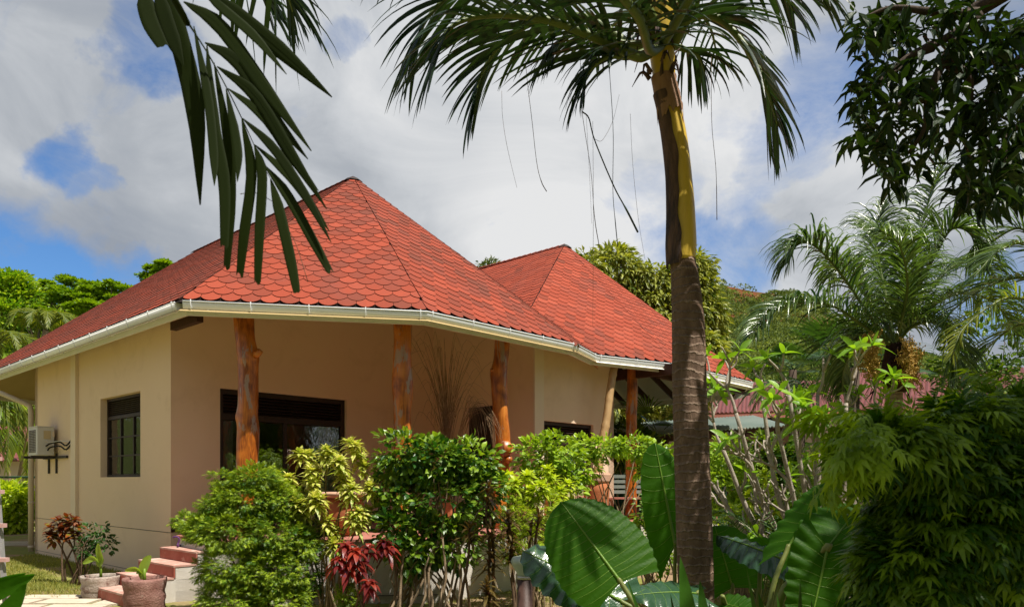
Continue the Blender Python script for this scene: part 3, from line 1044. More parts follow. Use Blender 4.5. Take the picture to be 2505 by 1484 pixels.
wall(Q2 + Vv * 0.2, Vv, 2.42, Uu, FLOOR - 0.5, CEIL - 0.1, [(0.10, 1.689, FLOOR + 0.02, 2.76)])
wall(Q3, Uu, 5.0, -Vv, FLOOR - 0.5, CEIL - 0.1)
m_ = MB()
m_.box(Q2_3 + V3 * 0.135 - U3 * 0.015 + Z3 * 2.56, 0.27, 0.04, 3.52, V3, U3)
hp(m_, 'pilaster', M_PILASTER)
# ceiling and floor
def z_under(u, v):
    """height of the underside of the larger roof above the plan point"""
    return ZL - 0.10 + min(v * 0.806, (u + 2) * 0.809, (u * 2.706 + v * 2) / 3.365 * 0.756, (u * 2.706 + (8.9 - v) * 2) / 3.365 * 0.72, (9.74 - v) * 0.78) - 0.06


# the upper parts of the two veranda walls run up into the roof
for (pa, dirv, inw, n_, z0_) in ((P3 + V3 * 0.2, V3, U3, 5.49, 4.28), (Q1_3, -U3, V3, 2.807, CEIL)):
    top_ = []
    for k in range(23):
        q = pa + dirv * (n_ * k / 22)
        u_, v_ = uv_of(q)
        top_.append(Vector((q.x, q.y, max(z_under(u_, v_), z0_ + 0.01))))
    m_ = MB()
    for k in range(22):
        a, b = top_[k], top_[k + 1]
        m_.slab([Vector((a.x, a.y, z0_)), Vector((b.x, b.y, z0_)), b, a], inw * 0.2)
    hp(m_, 'gable_wall', M_WALL)
m_ = MB()
m_.prism([tuple(UV(pu, pv + 0.2)[:2]), tuple(UV(8.7, pv + 0.2)[:2]), tuple(UV(8.7, 8.0)[:2]), tuple(UV(pu + 0.2, 8.0)[:2])], FLOOR - 0.2, FLOOR - 0.02)
hp(m_, 'inner_floor', M_DARKWOOD)
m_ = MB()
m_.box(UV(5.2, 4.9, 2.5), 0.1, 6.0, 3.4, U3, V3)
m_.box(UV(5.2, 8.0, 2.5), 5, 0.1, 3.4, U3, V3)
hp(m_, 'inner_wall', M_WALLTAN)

# ---- veranda deck
deck_poly = [(-4.10, 10.03), (-1.02, 10.36), (1.22, 12.90), (1.75, 14.30), (3.55, 15.20), (4.9, 16.7), (3.6, 18.3), (1.5, 19.6), (-2.0, 19.0), (-5.2, 11.9), (-5.0, 11.0)]
m_ = MB(); m_.prism(deck_poly, FLOOR - 0.035, FLOOR)
hp(m_, 'deck_floor', M_DECK)
inner = [(-4.085, 10.05), (-1.03, 10.38), (1.19, 12.91), (1.72, 14.31), (3.53, 15.23), (4.87, 16.71), (3.58, 18.28), (1.5, 19.55), (-2.0, 18.95), (-5.15, 11.87), (-4.97, 11.02)]
m_ = MB(); m_.prism(inner, -0.5, FLOOR - 0.037)
pl = hp(m_, 'deck_plinth', M_PLINTH)
m_ = MB()
m_.box(Vector((-2.557, 10.208, 0.015)), 3.05, 0.012, 0.008, (0.994, 0.108, 0), (-0.108, 0.994, 0))
m_.build('plinth_groove', M_DARKWOOD, pl)

# ---- steps
S4 = Vector((-5.18, 10.86, 0))
stair = hp_stair = None
for k in range(1, 5):
    s = S4 - V3 * 0.30 * (4 - k)
    zt = 0.16 * k
    m_ = MB()
    run = 0.31 if k < 4 else 0.55
    ctr = s - U3 * 0.595 + V3 * run / 2
    m_.box(s - U3 * 0.595 + V3 * 0.014 + Z3 * (zt - 0.024 - 0.068 - 0.001), 1.186, 0.02, 0.136, -U3, V3)
    m_.box(s - U3 * 0.010 + V3 * (run / 2 + 0.02) + Z3 * (zt - 0.093), 0.012, run - 0.04, 0.136, -U3, V3)
    st = hp(m_, 'step', M_STEP)
    m_ = MB()
    m_.box(ctr + Z3 * (zt - 0.012), 1.19, run, 0.024, -U3, V3)
    m_.build('tread', M_TREAD, st)
    m_ = MB()
    m_.box(s - U3 * 0.60 + V3 * ((0.30 * (4 - k) + 0.9 + 0.03) / 2) + Z3 * ((zt - 0.026 - 0.3) / 2), 1.166, 0.30 * (4 - k) + 0.87, zt - 0.026 + 0.3 - 0.002 * k, -U3, V3)
    m_.build('step_side', M_PLINTH, st)

# ---- left window
def window_unit(org, d, nrm, t0, t1, z0, z1, inset, name, cols, rows, transom, curtain, frame_w=0.055, label=None, slats=7, trw=None):
    """frame, louvred transom and panes set back in an opening; d along the wall, nrm outward"""
    o0 = Vector((org[0], org[1], 0)) - nrm * inset
    f = MB()
    W = t1 - t0
    mid = (t0 + t1) / 2
    f.box(o0 + d * mid + Z3 * (z1 - frame_w / 2), W, 0.07, frame_w, d, nrm)
    f.box(o0 + d * mid + Z3 * (z0 + frame_w / 2), W, 0.07, frame_w, d, nrm)
    f.box(o0 + d * (t0 + frame_w / 2) + Z3 * (z0 + z1) / 2, frame_w, 0.069, z1 - z0 - 2 * frame_w, d, nrm)
    f.box(o0 + d * (t1 - frame_w / 2) + Z3 * (z0 + z1) / 2, frame_w, 0.069, z1 - z0 - 2 * frame_w, d, nrm)
    zt = z1 - transom
    f.box(o0 + d * mid + Z3 * zt, W - 2 * frame_w, 0.068, frame_w * 1.2, d, nrm)
    fo = f.build(name, M_DARKWOOD, house)
    if label: fo['label'] = label
    n = slats
    for k in range(n):
        s = MB()
        zz = zt + frame_w * 0.6 + (transom - frame_w * 1.6) * (k + 0.5) / n
        s.box(o0 + d * mid + Z3 * zz, W - 2 * frame_w, 0.05, 0.008, d, (nrm * 0.8 + Z3 * -0.6).normalized(), (Z3 * 0.8 + nrm * 0.6).normalized())
        s.build('louvre_slat', M_DARKWOOD, fo)
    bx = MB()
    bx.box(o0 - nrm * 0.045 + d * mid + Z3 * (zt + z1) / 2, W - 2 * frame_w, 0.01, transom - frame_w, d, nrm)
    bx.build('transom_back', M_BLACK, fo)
    g0, g1 = t0 + frame_w, t1 - frame_w
    zb, ztop = z0 + frame_w, zt - frame_w * 0.6
    cw = (g1 - g0) / cols; rh = (ztop - zb) / rows
    bar = 0.018 if cols > 2 else 0.035
    for a in range(cols):
        for b in range(rows):
            s = MB()
            cc = o0 + d * (g0 + cw * (a + 0.5)) + Z3 * (zb + rh * (b + 0.5))
            tl = random.uniform(-0.012, 0.012)
            s.box(cc, cw - bar, 0.006, rh - bar, (d + nrm * tl).normalized(), (nrm - d * tl).normalized())
            s.build('pane', M_GLASS, fo)
    mu = MB()
    for a in range(1, cols):
        mu.box(o0 + d * (g0 + cw * a) + Z3 * (zb + ztop) / 2, bar * 1.9, 0.05, ztop - zb, d, nrm)
    for b in range(1, rows):
        mu.box(o0 + d * (g0 + g1) / 2 + Z3 * (zb + rh * b), g1 - g0, 0.047, bar * 1.5, d, nrm)
    if mu.f: mu.build('glazing_bar', M_DARKWOOD, fo)
    for (c0, c1) in curtain:
        cu = MB()
        rows_ = []
        nn = 28
        for zz in (zb + 0.0, (zb + ztop) / 2, ztop):
            rows_.append([o0 - nrm * (0.14 + 0.03 * math.sin(k * 1.9)) + d * (c0 + (c1 - c0) * k / nn) + Z3 * zz for k in range(nn + 1)])
        cu.grid(rows_)
        cu.build('curtain', M_CURTAIN, fo, True)
    return fo


window_unit(P3, U3, -V3, 1.204, 3.07, 1.68, 3.13, 0.15, 'window', 3, 3, 0.36, [(2.45, 3.05)], 0.05, 'small-paned window of the left wall', 8)
window_unit(P3, V3, -U3, T_DOOR[0], T_DOOR[1], FLOOR, 3.15, 0.10, 'glass_door', 2, 1, 0.46, [(T_DOOR[0] + 0.05, T_DOOR[0] + 0.35), (T_DOOR[1] - 0.45, T_DOOR[1] - 0.06)], 0.085, 'wide dark glass sliding door behind the first post', 6)
window_unit(Q2_3, V3, -U3, 0.30, 1.889, FLOOR + 0.02, 2.76, 0.10, 'glass_door', 2, 1, 0.40, [(0.4, 0.7)], 0.07, 'dark glass door to the right of the pale pilaster', 6)
m_ = MB()
m_.box(Q1_3 - U3 * 1.392 + V3 * 0.08 + Z3 * (FLOOR + 1.15), 0.714, 0.05, 2.295, U3, V3)
do = hp(m_, 'door', M_DARKWOOD)
m_ = MB(); m_.tube([Q1_3 - U3 * 1.15 + V3 * 0.05 + Z3 * (FLOOR + 1.0), Q1_3 - U3 * 1.15 + V3 * 0.0 + Z3 * (FLOOR + 1.0), Q1_3 - U3 * 1.25 + V3 * 0.0 + Z3 * (FLOOR + 1.0)], 0.012, 6)
m_.build('door_handle', M_ALU, do)
m_ = MB(); m_.box(P3 + V3 * 4.62 - U3 * 0.04 + Z3 * 3.08, 0.12, 0.07, 0.48, V3, U3)
m_.box(P3 + V3 * 4.62 - U3 * 0.05 + Z3 * 3.34, 0.14, 0.10, 0.03, V3, U3)
hp(m_, 'wall_lamp', M_DARKWOOD)

# ---- posts
def post(name, spec, D, knots=(), label=None, n=20):
    pts = [P(x, y, D) for (x, y, w) in spec]
    rad = [w / 2 / 1807.8 * D for (x, y, w) in spec]
    pts[0].z = 4.20
    pts.append(Vector((pts[-1].x, D, FLOOR))); rad.append(rad[-1] * 1.04)
    sm = bez(pts, 46)
    zs = [p.z for p in pts]
    m_ = MB(); rows = []
    for i, p in enumerate(sm):
        t = i / 45 * (len(rad) - 1); k = min(int(t), len(rad) - 2)
        r = rad[k] + (rad[k + 1] - rad[k]) * (t - k)
        row = []
        for j in range(n):
            a = 2 * math.pi * j / n
            lump = 1 + 0.05 * math.sin(3 * a + p.z * 1.7) + 0.035 * math.sin(5 * a - p.z * 3.1) + 0.03 * math.sin(2 * a + p.z * 6.3) + random.uniform(-0.008, 0.008)
            for (kz, ka, kr, kw) in knots:
                da = abs((a - ka + math.pi) % (2 * math.pi) - math.pi)
                lump += kr * math.exp(-((p.z - kz) / kw) ** 2 - (da / 0.55) ** 2)
            row.append(p + Vector((math.cos(a), math.sin(a), 0)) * r * lump)
        rows.append(row)
    m_.grid(rows, True, 0.5, True)
    o = m_.build(name, M_POST, house, True)
    if label: o['label'] = label
    return o


FRONT = -math.pi / 2
po1 = post('post', [(592, 760, 48), (600, 849, 46), (606, 880, 49), (608, 936, 46), (607, 1011, 48), (608, 1051, 52), (605, 1138, 50)], 10.9,
           [(3.52, 0.1, 0.28, 0.13), (2.56, math.pi, 0.25, 0.10), (3.4, FRONT, 0.10, 0.12)], 'first trunk post, left in front of the sliding door')
m_ = MB()
q = P(622, 868, 10.85)
m_.tube([q, q + Vector((0.06, -0.01, 0.02)), q + Vector((0.10, -0.02, 0.065))], [0.06, 0.05, 0.042], 10)
m_.build('branch_stub', M_POST, po1, True)
po2 = post('post', [(984, 780, 45), (984, 860, 45), (984, 936, 48), (985, 1000, 43), (985, 1051, 41), (985, 1200, 42)], 11.4,
           [(2.95, 0.0, 0.22, 0.22), (2.75, FRONT, 0.10, 0.3), (2.35, 0.3, 0.12, 0.1)], 'second trunk post, behind the leafy hedge')
po3 = post('post', [(1230, 829, 36), (1226, 870, 37), (1221, 915, 39), (1224, 994, 37), (1230, 1066, 37), (1232, 1120, 38), (1226, 1200, 38)], 12.7,
           [(3.45, math.pi, 0.15, 0.12), (3.0, 0.4, 0.12, 0.2)], 'third trunk post, with a sawn branch disc low down')
m_ = MB()
q = P(1212, 907, 12.65)
m_.tube([q, q + Vector((-0.09, -0.01, 0.01))], [0.04, 0.036], 8)
m_.build('branch_stub', M_POST, po3, True)
m_ = MB()
q = P(1235, 1099, 12.62)
m_.tube([q + Vector((0, 0.08, 0)), q + Vector((0.01, -0.10, 0.01)), q + Vector((0.015, -0.16, 0.015))], [0.15, 0.135, 0.12], 16, wob=0.04)
m_.tube([q + Vector((0.06, 0.0, -0.16)), q + Vector((0.07, -0.14, -0.19))], [0.07, 0.055], 10)
m_.build('sawn_branch', M_POST, po3, True)
po4 = post('post', [(1548, 880, 27), (1547, 962, 26), (1545, 1012, 26), (1545, 1078, 27), (1543, 1180, 28)], 15.9, [(3.1, math.pi, 0.1, 0.1)], 'slim trunk post left of the palm trunk')
post('post', [(1680, 900, 26), (1684, 980, 26), (1684, 1180, 27)], 16.2, (), 'slim trunk post behind the palm trunk')
# bamboo
m_ = MB()
bp = bez([P(1505, 885, 15.0), P(1502, 900, 15.0), P(1492, 960, 14.9), P(1483, 1030, 14.8), P(1470, 1100, 14.7), P(1459, 1180, 14.6)], 50)
brad = []
for i, p in enumerate(bp):
    r = 0.072 + 0.018 * i / 49
    if i % 9 == 4: r *= 1.10
    elif i % 9 in (3, 5): r *= 0.97
    brad.append(r)
m_.tube(bp, brad, 14)
tag(m_.build('bamboo_pole', M_BAMBOO, None, True, loc=bp[-1]), 'thick dry bamboo cane leaning out of a tall terracotta pot', 'bamboo pole')

# ---- roof timbers of the rear veranda
beam_v = uv_of((2.82, 15.7))[1]
m_ = MB()
m_.box(UV(-0.05, beam_v, 3.92), 4.6, 0.10, 0.22, U3, V3)
hp(m_, 'beam', M_RAFTER)
m_ = MB()
m_.box(UV(-1.75, 11.6, 3.92), 4.4, 0.10, 0.22, V3, U3)
hp(m_, 'beam', M_RAFTER)


def rafter(a, b, w=0.07, h=0.15):
    a = Vector(a); b = Vector(b)
    d = (b - a); Ln = d.length; d.normalize()
    s = d.cross(Z3).normalized(); u = s.cross(d).normalized()
    m_ = MB(); m_.box((a + b) / 2 - u * (h / 2) - Z3 * 0.145, Ln, w, h, d, s, u)
    hp(m_, 'rafter', M_RAFTER)


HI = (I - H)
for k, fr_ in enumerate((0.0, 0.14, 0.28, 0.42, 0.56, 0.70)):
    e = H + HI * fr_ * 1.0 + Vector((-0.1, -0.12, 0.06)) * 1.0
    top = S1 + (S2 - S1) * max(0, (fr_ - 0.1)) * 0.8
    rafter(e + (top - e) * 0.02, e + (top - e) * 0.80)
for e in (F + (H - F) * 0.5, F, G + (F - G) * 0.5):
    rafter(e + (S1 - e) * 0.03, e + (S1 - e) * 0.8)
m_ = MB()
m_.box(UV(0.72, 0.42, 3.93), 0.9, 0.09, 0.12, U3, V3)
hp(m_, 'beam', M_RAFTER)

# ---- downpipe and corner at the far left
m_ = MB()
e1 = P3 + U3 * 7.16 - V3 * 0.06
dp = [P(-20, 956, 16.3), P(4, 962, 16.3), P(40, 972, 16.3)]
pts = [dp[0], dp[1], Vector((e1.x - 0.12, e1.y, 3.33)), Vector((e1.x - 0.02, e1.y, 3.27)), Vector((e1.x, e1.y, 3.12)), Vector((e1.x, e1.y, 2.0)), Vector((e1.x, e1.y, 0.05))]
m_.tube(pts, 0.055, 12)
for z in (0.12, 1.1, 2.2):
    m_.lathe(Vector((e1.x, e1.y, z)), [(0.055, 0), (0.066, 0.01), (0.066, 0.05), (0.055, 0.06)], 12)
hp(m_, 'downpipe', M_PIPE, None, True)

# ================================================================== air conditioner
ac = thing('air_conditioner', 'white air conditioner outdoor unit on a black wall bracket', 'air conditioner', P3 + U3 * 5.75 - V3 * 0.2 + Z3 * 2.1)
cz = (2.14 + 2.72) / 2
m_ = MB()
m_.box(P3 + U3 * 5.80 - V3 * 0.225 + Z3 * cz, 0.60, 0.30, 0.57, U3, V3)
m_.box(P3 + U3 * 5.80 - V3 * 0.225 + Z3 * (2.72 + 0.008), 0.615, 0.315, 0.018, U3, V3)
m_.build('casing', M_AC, ac)
m_ = MB()
gc = P3 + U3 * 5.84 - V3 * 0.378 + Z3 * cz
for k in range(14):
    m_.box(gc + Z3 * (-0.22 + 0.034 * k), 0.44, 0.008, 0.018, U3, V3)
for k in range(5):
    m_.box(gc + U3 * (-0.2 + 0.1 * k) - V3 * 0.005, 0.012, 0.006, 0.46, U3, V3)
m_.build('fan_grille', M_ACGRILL, ac)
m_ = MB(); m_.lathe(gc + V3 * 0.002, [(0.01, 0), (0.2, 0.0), (0.2, 0.001)], 4)
m_ = MB()
sx = P3 + U3 * 5.495
m_.box(sx - V3 * 0.20 + Z3 * 2.56, 0.008, 0.13, 0.17, U3, V3)
m_.build('terminal_cover', M_ACPLATE, ac)
m_ = MB()
m_.box(sx - V3 * 0.09 + Z3 * 2.58, 0.006, 0.035, 0.11, U3, V3)
m_.box(sx - V3 * 0.21 + Z3 * 2.42, 0.006, 0.05, 0.02, U3, V3)
m_.build('side_label', M_PILASTER, ac)
m_ = MB()
for (z, dv) in ((2.33, 0.22), (2.25, 0.19)):
    m_.tube(bez([sx - V3 * dv + Z3 * z, sx - U3 * 0.14 - V3 * 0.18 + Z3 * (z + 0.05), sx - U3 * 0.45 - V3 * 0.10 + Z3 * (z + 0.07), sx - U3 * 0.72 - V3 * 0.07 + Z3 * (z - 0.01), sx - U3 * 0.93 - V3 * 0.03 + Z3 * (z + 0.10)], 14), 0.016, 7)
m_.build('insulated_pipe', M_RUBBER, ac, True)
m_ = MB()
m_.tube(bez([sx - V3 * 0.22 + Z3 * 2.46, sx - U3 * 0.10 - V3 * 0.2 + Z3 * 2.40, sx - U3 * 0.5 - V3 * 0.12 + Z3 * 2.42, sx - U3 * 0.9 - V3 * 0.03 + Z3 * 2.40], 12), 0.007, 5)
m_.build('cable', M_AC, ac, True)
m_ = MB()
for u in (5.55, 6.05):
    m_.box(P3 + U3 * u - V3 * 0.24 + Z3 * 2.105, 0.04, 0.48, 0.05, U3, V3)
    m_.box(P3 + U3 * u - V3 * 0.02 + Z3 * 1.98, 0.045, 0.03, 0.42, U3, V3)
m_.box(P3 + U3 * 5.60 - V3 * 0.03 + Z3 * 2.10, 1.5, 0.04, 0.05, U3, V3)
m_.build('bracket', M_STEEL, ac)

# ================================================================== PLANTS: builders
def in_ell(n, ells, shell=0.55):
    """points spread through ellipsoids (centre, radii, weight), denser towards the outside"""
    w = np.array([e[2] for e in ells], float); w /= w.sum()
    idx = RNG.choice(len(ells), n, p=w)
    d = unit(n)
    r = (shell + (1 - shell) * RNG.random(n)) ** 0.8
    c = np.array([tuple(e[0]) for e in ells])[idx]
    rad = np.array([e[1] for e in ells])[idx]
    return c + d * r[:, None] * rad, d


def foliage(name, mat, parent, ells, n_clump, per, clump_r, size, tmpl=T_OVAL, wid=0.55, up=0.6, droop=0.25, shell=0.5, lit=0.35, floor=0.02, jitter=0.3, tonebase=0.5, kind='stuff', flat=0.65):
    """leaves in sprays: clump centres through the crown, leaves around each"""
    cc, dd = in_ell(n_clump, ells, shell)
    k = n_clump * per
    ci = np.repeat(np.arange(n_clump), per)
    off = unit(k) * (RNG.random((k, 1)) ** 0.6) * clump_r
    off[:, 2] *= flat
    pos = cc[ci] + off
    out = dd[ci] * 0.9 + off / clump_r * 0.9 + unit(k) * jitter
    out[:, 2] += -droop + up * 0.2
    nrm = unit(k) * 0.6 + np.array([0, 0, 1.0]) * up + dd[ci] * 0.35
    keep = pos[:, 2] > floor
    pos, out, nrm, ci = pos[keep], out[keep], nrm[keep], ci[keep]
    m = len(pos)
    s = size * (0.6 + 0.8 * RNG.random(m))
    S = np.stack([s * wid, s, s], 1)
    ctone = RNG.random(n_clump)
    tone = np.clip(tonebase + (ctone[ci] - 0.5) * 0.5 + (RNG.random(m) - 0.5) * lit * 2, 0, 1)  # random tone spread from leaf to leaf
    mb = MB()
    mb.scatter(tmpl[0], tmpl[1], frames(out, nrm), pos, S, tone)
    return tag(mb.build(name, mat, parent), kind=kind), cc


def stems(name, mat, parent, base, targets, r0=0.02, r1=0.006, sep=0.15, n=6, sides=6, kink=0.08, kind=None):
    mb = MB()
    for t in targets:
        t = Vector(t)
        b = Vector((base[0], base[1], 0)) + Vector((random.uniform(-sep, sep), random.uniform(-sep, sep), 0))
        b.z = ground_z(b.x, b.y) - 0.05
        pts = [b + (t - b) * q + Vector((random.uniform(-kink, kink), random.uniform(-kink, kink), 0.12 * math.sin(math.pi * q))) * (1 if 0 < q < 1 else 0) for q in [i / 4 for i in range(5)]]
        pts = bez(pts, n + 3)
        mb.tube(pts, [r0 + (r1 - r0) * i / (n + 2) for i in range(n + 3)], sides)
    o = mb.build(name, mat, parent, True)
    return tag(o, kind=kind)


def rosette(mb, c, n, length, wid, up=0.5, droop=0.5, axis=(0, 0, 1), tone=0.5, lobed=False):
    """arching leaves round a stem tip"""
    c = Vector(c); axis = Vector(axis).normalized()
    a0 = random.uniform(0, 6.28)
    e1 = axis.orthogonal().normalized(); e2 = axis.cross(e1)
    for k in range(n):
        a = a0 + k * 2.39996
        f = k / n
        el = up + (1 - f) * -0.5 + f * 0.9 + random.uniform(-0.15, 0.15)
        d = (e1 * math.cos(a) + e2 * math.sin(a)) * math.cos(el) + axis * math.sin(el)
        L_ = length * random.uniform(0.7, 1.15)
        side = d.cross(axis)
        if side.length < 0.05: side = e1.copy()
        side.normalize()
        w = wid * random.uniform(0.8, 1.2)
        rows = []
        tn = min(max(tone + random.uniform(-0.35, 0.35), 0), 1)
        for j in range(6):
            t = j / 5
            p = c + d * L_ * t + Vector((0, 0, -1)) * droop * L_ * t * t
            ww = w * (math.sin(math.pi * min(t * 0.93 + 0.07, 1)) ** 0.8) * (1 - 0.25 * t)
            if lobed and j in (2, 4): ww *= 0.55
            u = side.cross(d) * -0.18 * ww
            rows.append([p - side * ww + u * -1, p, p + side * ww + u * -1])
        mb.grid(rows, False, tn)


def frond(parent, name, pts, n, llen, lw, mat, droop=0.6, angle=0.9, both=True, twist=0.0, stalkmat=None, r0=0.02, start=0.12, individual=False, prof=None, sideup=0.15, bend=0.5, kind=None, pf=1.0, hang=None, jit=0.12, nseg=6):
    """a feather leaf: stalk through pts, leaflets left and right, each a drooping strip"""
    crv = bez(pts, 40)
    st = MB()
    st.tube(crv, [r0 * (1 - 0.85 * i / 39) for i in range(40)], 7)
    so = st.build(name, stalkmat or M_PETIOLE, parent, True)
    allm = MB()
    cnt = 0
    for i in range(n):
        t = start + (1 - start) * i / (n - 1)
        q = t * 39; k = min(int(q), 38)
        p = crv[k] + (crv[k + 1] - crv[k]) * (q - k)
        tan = (crv[min(k + 1, 39)] - crv[max(k - 1, 0)]).normalized()
        side = tan.cross(Z3)
        if side.length < 0.15: side = Vector((0, -1, 0)).cross(tan)
        side.normalize()
        if twist:
            side = Matrix.Rotation(twist, 3, tan) @ side
        upv = side.cross(tan).normalized()
        pr = prof(t) if prof else (0.55 + 0.45 * math.sin(math.pi * min(t * 1.1, 1))) * (1 - 0.45 * max(t - 0.6, 0) / 0.4)
        for sg in ((-1, 1) if both else (1,)):
            an = angle * (1 - 0.55 * t) + random.uniform(-jit, jit)
            d = (side * sg * math.sin(an) + tan * math.cos(an) + upv * (sideup + random.uniform(-jit, jit))).normalized()
            if hang is not None:
                d = (d * (1 - hang) + Vector((0, 0, -1)) * hang).normalized()
            L_ = llen * pr * random.uniform(0.85, 1.12)
            w = lw * random.uniform(0.85, 1.15) * (0.6 + 0.4 * pr)
            c = tan.cross(d)
            if c.length < 0.05: c = side.copy()
            c = d.cross(c).normalized() if False else c.normalized()
            wdir = d.cross(c).normalized()
            # blade width lies across the leaflet, mostly in the plane of the frond
            wdir = (tan - d * tan.dot(d))
            if wdir.length < 0.05: wdir = upv.copy()
            wdir.normalize()
            wdir = (wdir * 0.8 + upv * random.uniform(-0.5, 0.5)).normalized()
            rows = []
            pos = p.copy(); dd = d.copy()
            seg = L_ / nseg
            g = droop * random.uniform(0.8, 1.25)
            for j in range(nseg + 1):
                s = j / nseg
                ww = w * max(math.sin(math.pi * min(0.12 + s * 0.88, 1.0)) ** 0.55, 0.04) * (1 - 0.35 * s)
                nn = dd.cross(wdir).normalized()
                rows.append([pos - wdir * ww + nn * ww * 0.35, pos, pos + wdir * ww + nn * ww * 0.35])
                dd = (dd + Vector((0, 0, -1)) * g * (0.35 + s * bend * 2) / nseg).normalized()
                pos = pos + dd * seg
            tn = random.random()
            if individual:
                m_ = MB(); m_.grid(rows, False, tn)
                m_.build('leaflet', mat, so, True)
            else:
                allm.grid(rows, False, tn)
            cnt += 1
    if not individual:
        o = allm.build('leaflets', mat, so, True)
        if kind: tag(o, kind=kind)
    return so


# ================================================================== NEAR LEFT PALM (its frond hangs into the picture)
palm0 = thing('palm_tree', 'palm at the upper left whose broad dark frond hangs blurred in front of the roof', 'palm tree', (-3.3, 1.2, 0))
m_ = MB()
m_.tube(bez([(-3.3, 1.2, -0.1), (-3.25, 1.25, 2.5), (-3.1, 1.3, 5.4)], 20), [0.14 - 0.03 * i / 19 for i in range(20)], 14)
m_.build('trunk', M_PALMTRUNK, palm0, True)


def C5(cx, cy, D):        # point measured in one of the enlarged views
    return P(305.8 + 0.4945 * cx, 0.4945 * cy, D)


rach = bez([Vector((-3.1, 1.3, 5.5)), Vector((-2.4, 1.6, 5.6)), C5(60, -330, 2.15), C5(240, 0, 2.3), C5(400, 250, 2.35), C5(500, 430, 2.38), C5(575, 580, 2.4), C5(635, 710, 2.42), C5(680, 810, 2.43), C5(722, 890, 2.44)], 60)
m_ = MB()
m_.tube(rach, [0.020 * max(1 - i / 24, 0) + 0.0035 * (1 - i / 75) for i in range(60)], 8)
fr0 = m_.build('frond', L_FROND, palm0, True)
BL = [  # points of each leaflet in the enlarged view, width there, blunt tip
    ([(90, -60), (120, 90), (190, 235)], 80, 1), ([(190, -60), (270, 200), (350, 560), (372, 1015)], 92, 0), ([(150, -80), (215, 140), (290, 330)], 70, 0),
    ([(340, 130), (410, 480), (440, 780), (442, 920)], 40, 0),
    ([(405, 225), (440, 620), (490, 900), (492, 1232)], 54, 1), ([(440, 310), (510, 700), (525, 1000), (502, 1338)], 46, 1), ([(500, 440), (545, 660), (560, 780), (556, 900)], 40, 0),
    ([(578, 590), (625, 850), (590, 1150), (567, 1368)], 50, 1), ([(640, 720), (678, 860), (665, 1150), (655, 1410)], 46, 1), ([(720, 885), (765, 1050), (820, 1290), (852, 1455)], 48, 1),
    ([(360, -60), (560, 80), (780, 260), (1024, 482)], 74, 0), ([(290, 10), (470, 130), (680, 420), (922, 748)], 66, 0), ([(395, 212), (560, 310), (720, 560), (905, 788)], 62, 0),
    ([(350, -90), (480, 40), (640, 180), (800, 370)], 44, 0), ([(455, 330), (640, 470), (820, 760), (998, 1035)], 54, 0), ([(508, 438), (690, 580), (840, 800), (958, 945)], 46, 0),
    ([(580, 585), (740, 740), (900, 980), (1020, 1200)], 42, 0), ([(640, 715), (800, 860), (920, 1010), (1012, 1145)], 38, 0), ([(688, 815), (800, 960), (930, 1190), (1018, 1352)], 44, 1),
]
for (pp, w, blunt) in BL:
    dz = random.uniform(-0.05, 0.05)
    cpts = bez([C5(a, b, 2.36 + dz * j / 3 + 0.02) for j, (a, b) in enumerate(pp)], 12)
    rows = []
    wm = w * 0.4945 / 1807.8 * 2.36 / 2
    tilt = random.uniform(-0.15, 0.15)
    wm *= 1.12
    for j, p in enumerate(cpts):
        s = j / 11
        t = (cpts[min(j + 1, 11)] - cpts[max(j - 1, 0)]).normalized()
        wdv = t.cross(Vector((0.0, 1, 0))).normalized()
        wdv = (wdv + Vector((0, tilt, 0))).normalized()
        ww = wm * min(1, 0.10 + 0.9 * (s / 0.28) ** 0.8) * (1 - (0.35 if blunt else 0.93) * (max(s - 0.62, 0) / 0.38) ** 1.3)
        nn = t.cross(wdv)
        rows.append([p - wdv * ww, p - wdv * ww * 0.5 + nn * ww * 0.18, p, p + wdv * ww * 0.5 + nn * ww * 0.18, p + wdv * ww])
    if blunt:
        e = rows[-1]
        rows[-1] = [q + (rows[-1][2] - rows[-2][2]) * random.uniform(-0.35, 0.15) for q in e]
    m_ = MB(); m_.grid(rows, False, random.random())
    m_.build('leaflet', L_FROND, fr0, True)
m_ = MB()
m_.tube(bez([C5(795, 1110, 2.4), C5(850, 1220, 2.4), C5(905, 1395, 2.4)], 10), 0.0012, 4)
m_.tube(bez([C5(570, 960, 2.4), C5(650, 955, 2.4), C5(770, 1020, 2.4)], 10), 0.0012, 4)
tag(m_.build('leaf_thread', M_DARKSTEM, fr0, True))
for (p2, nn) in (([(-3.1, 1.3, 5.5), (-4.2, 2.2, 6.6), (-5.3, 3.4, 6.2)], 26), ([(-3.1, 1.3, 5.5), (-3.9, 0.2, 6.6), (-4.6, -1.4, 5.9)], 26), ([(-3.1, 1.3, 5.5), (-2.7, 0.0, 6.7), (-1.9, -1.6, 6.2)], 26)):
    frond(palm0, 'frond', p2, nn, 0.7, 0.028, L_FROND, 0.5, start=0.25)

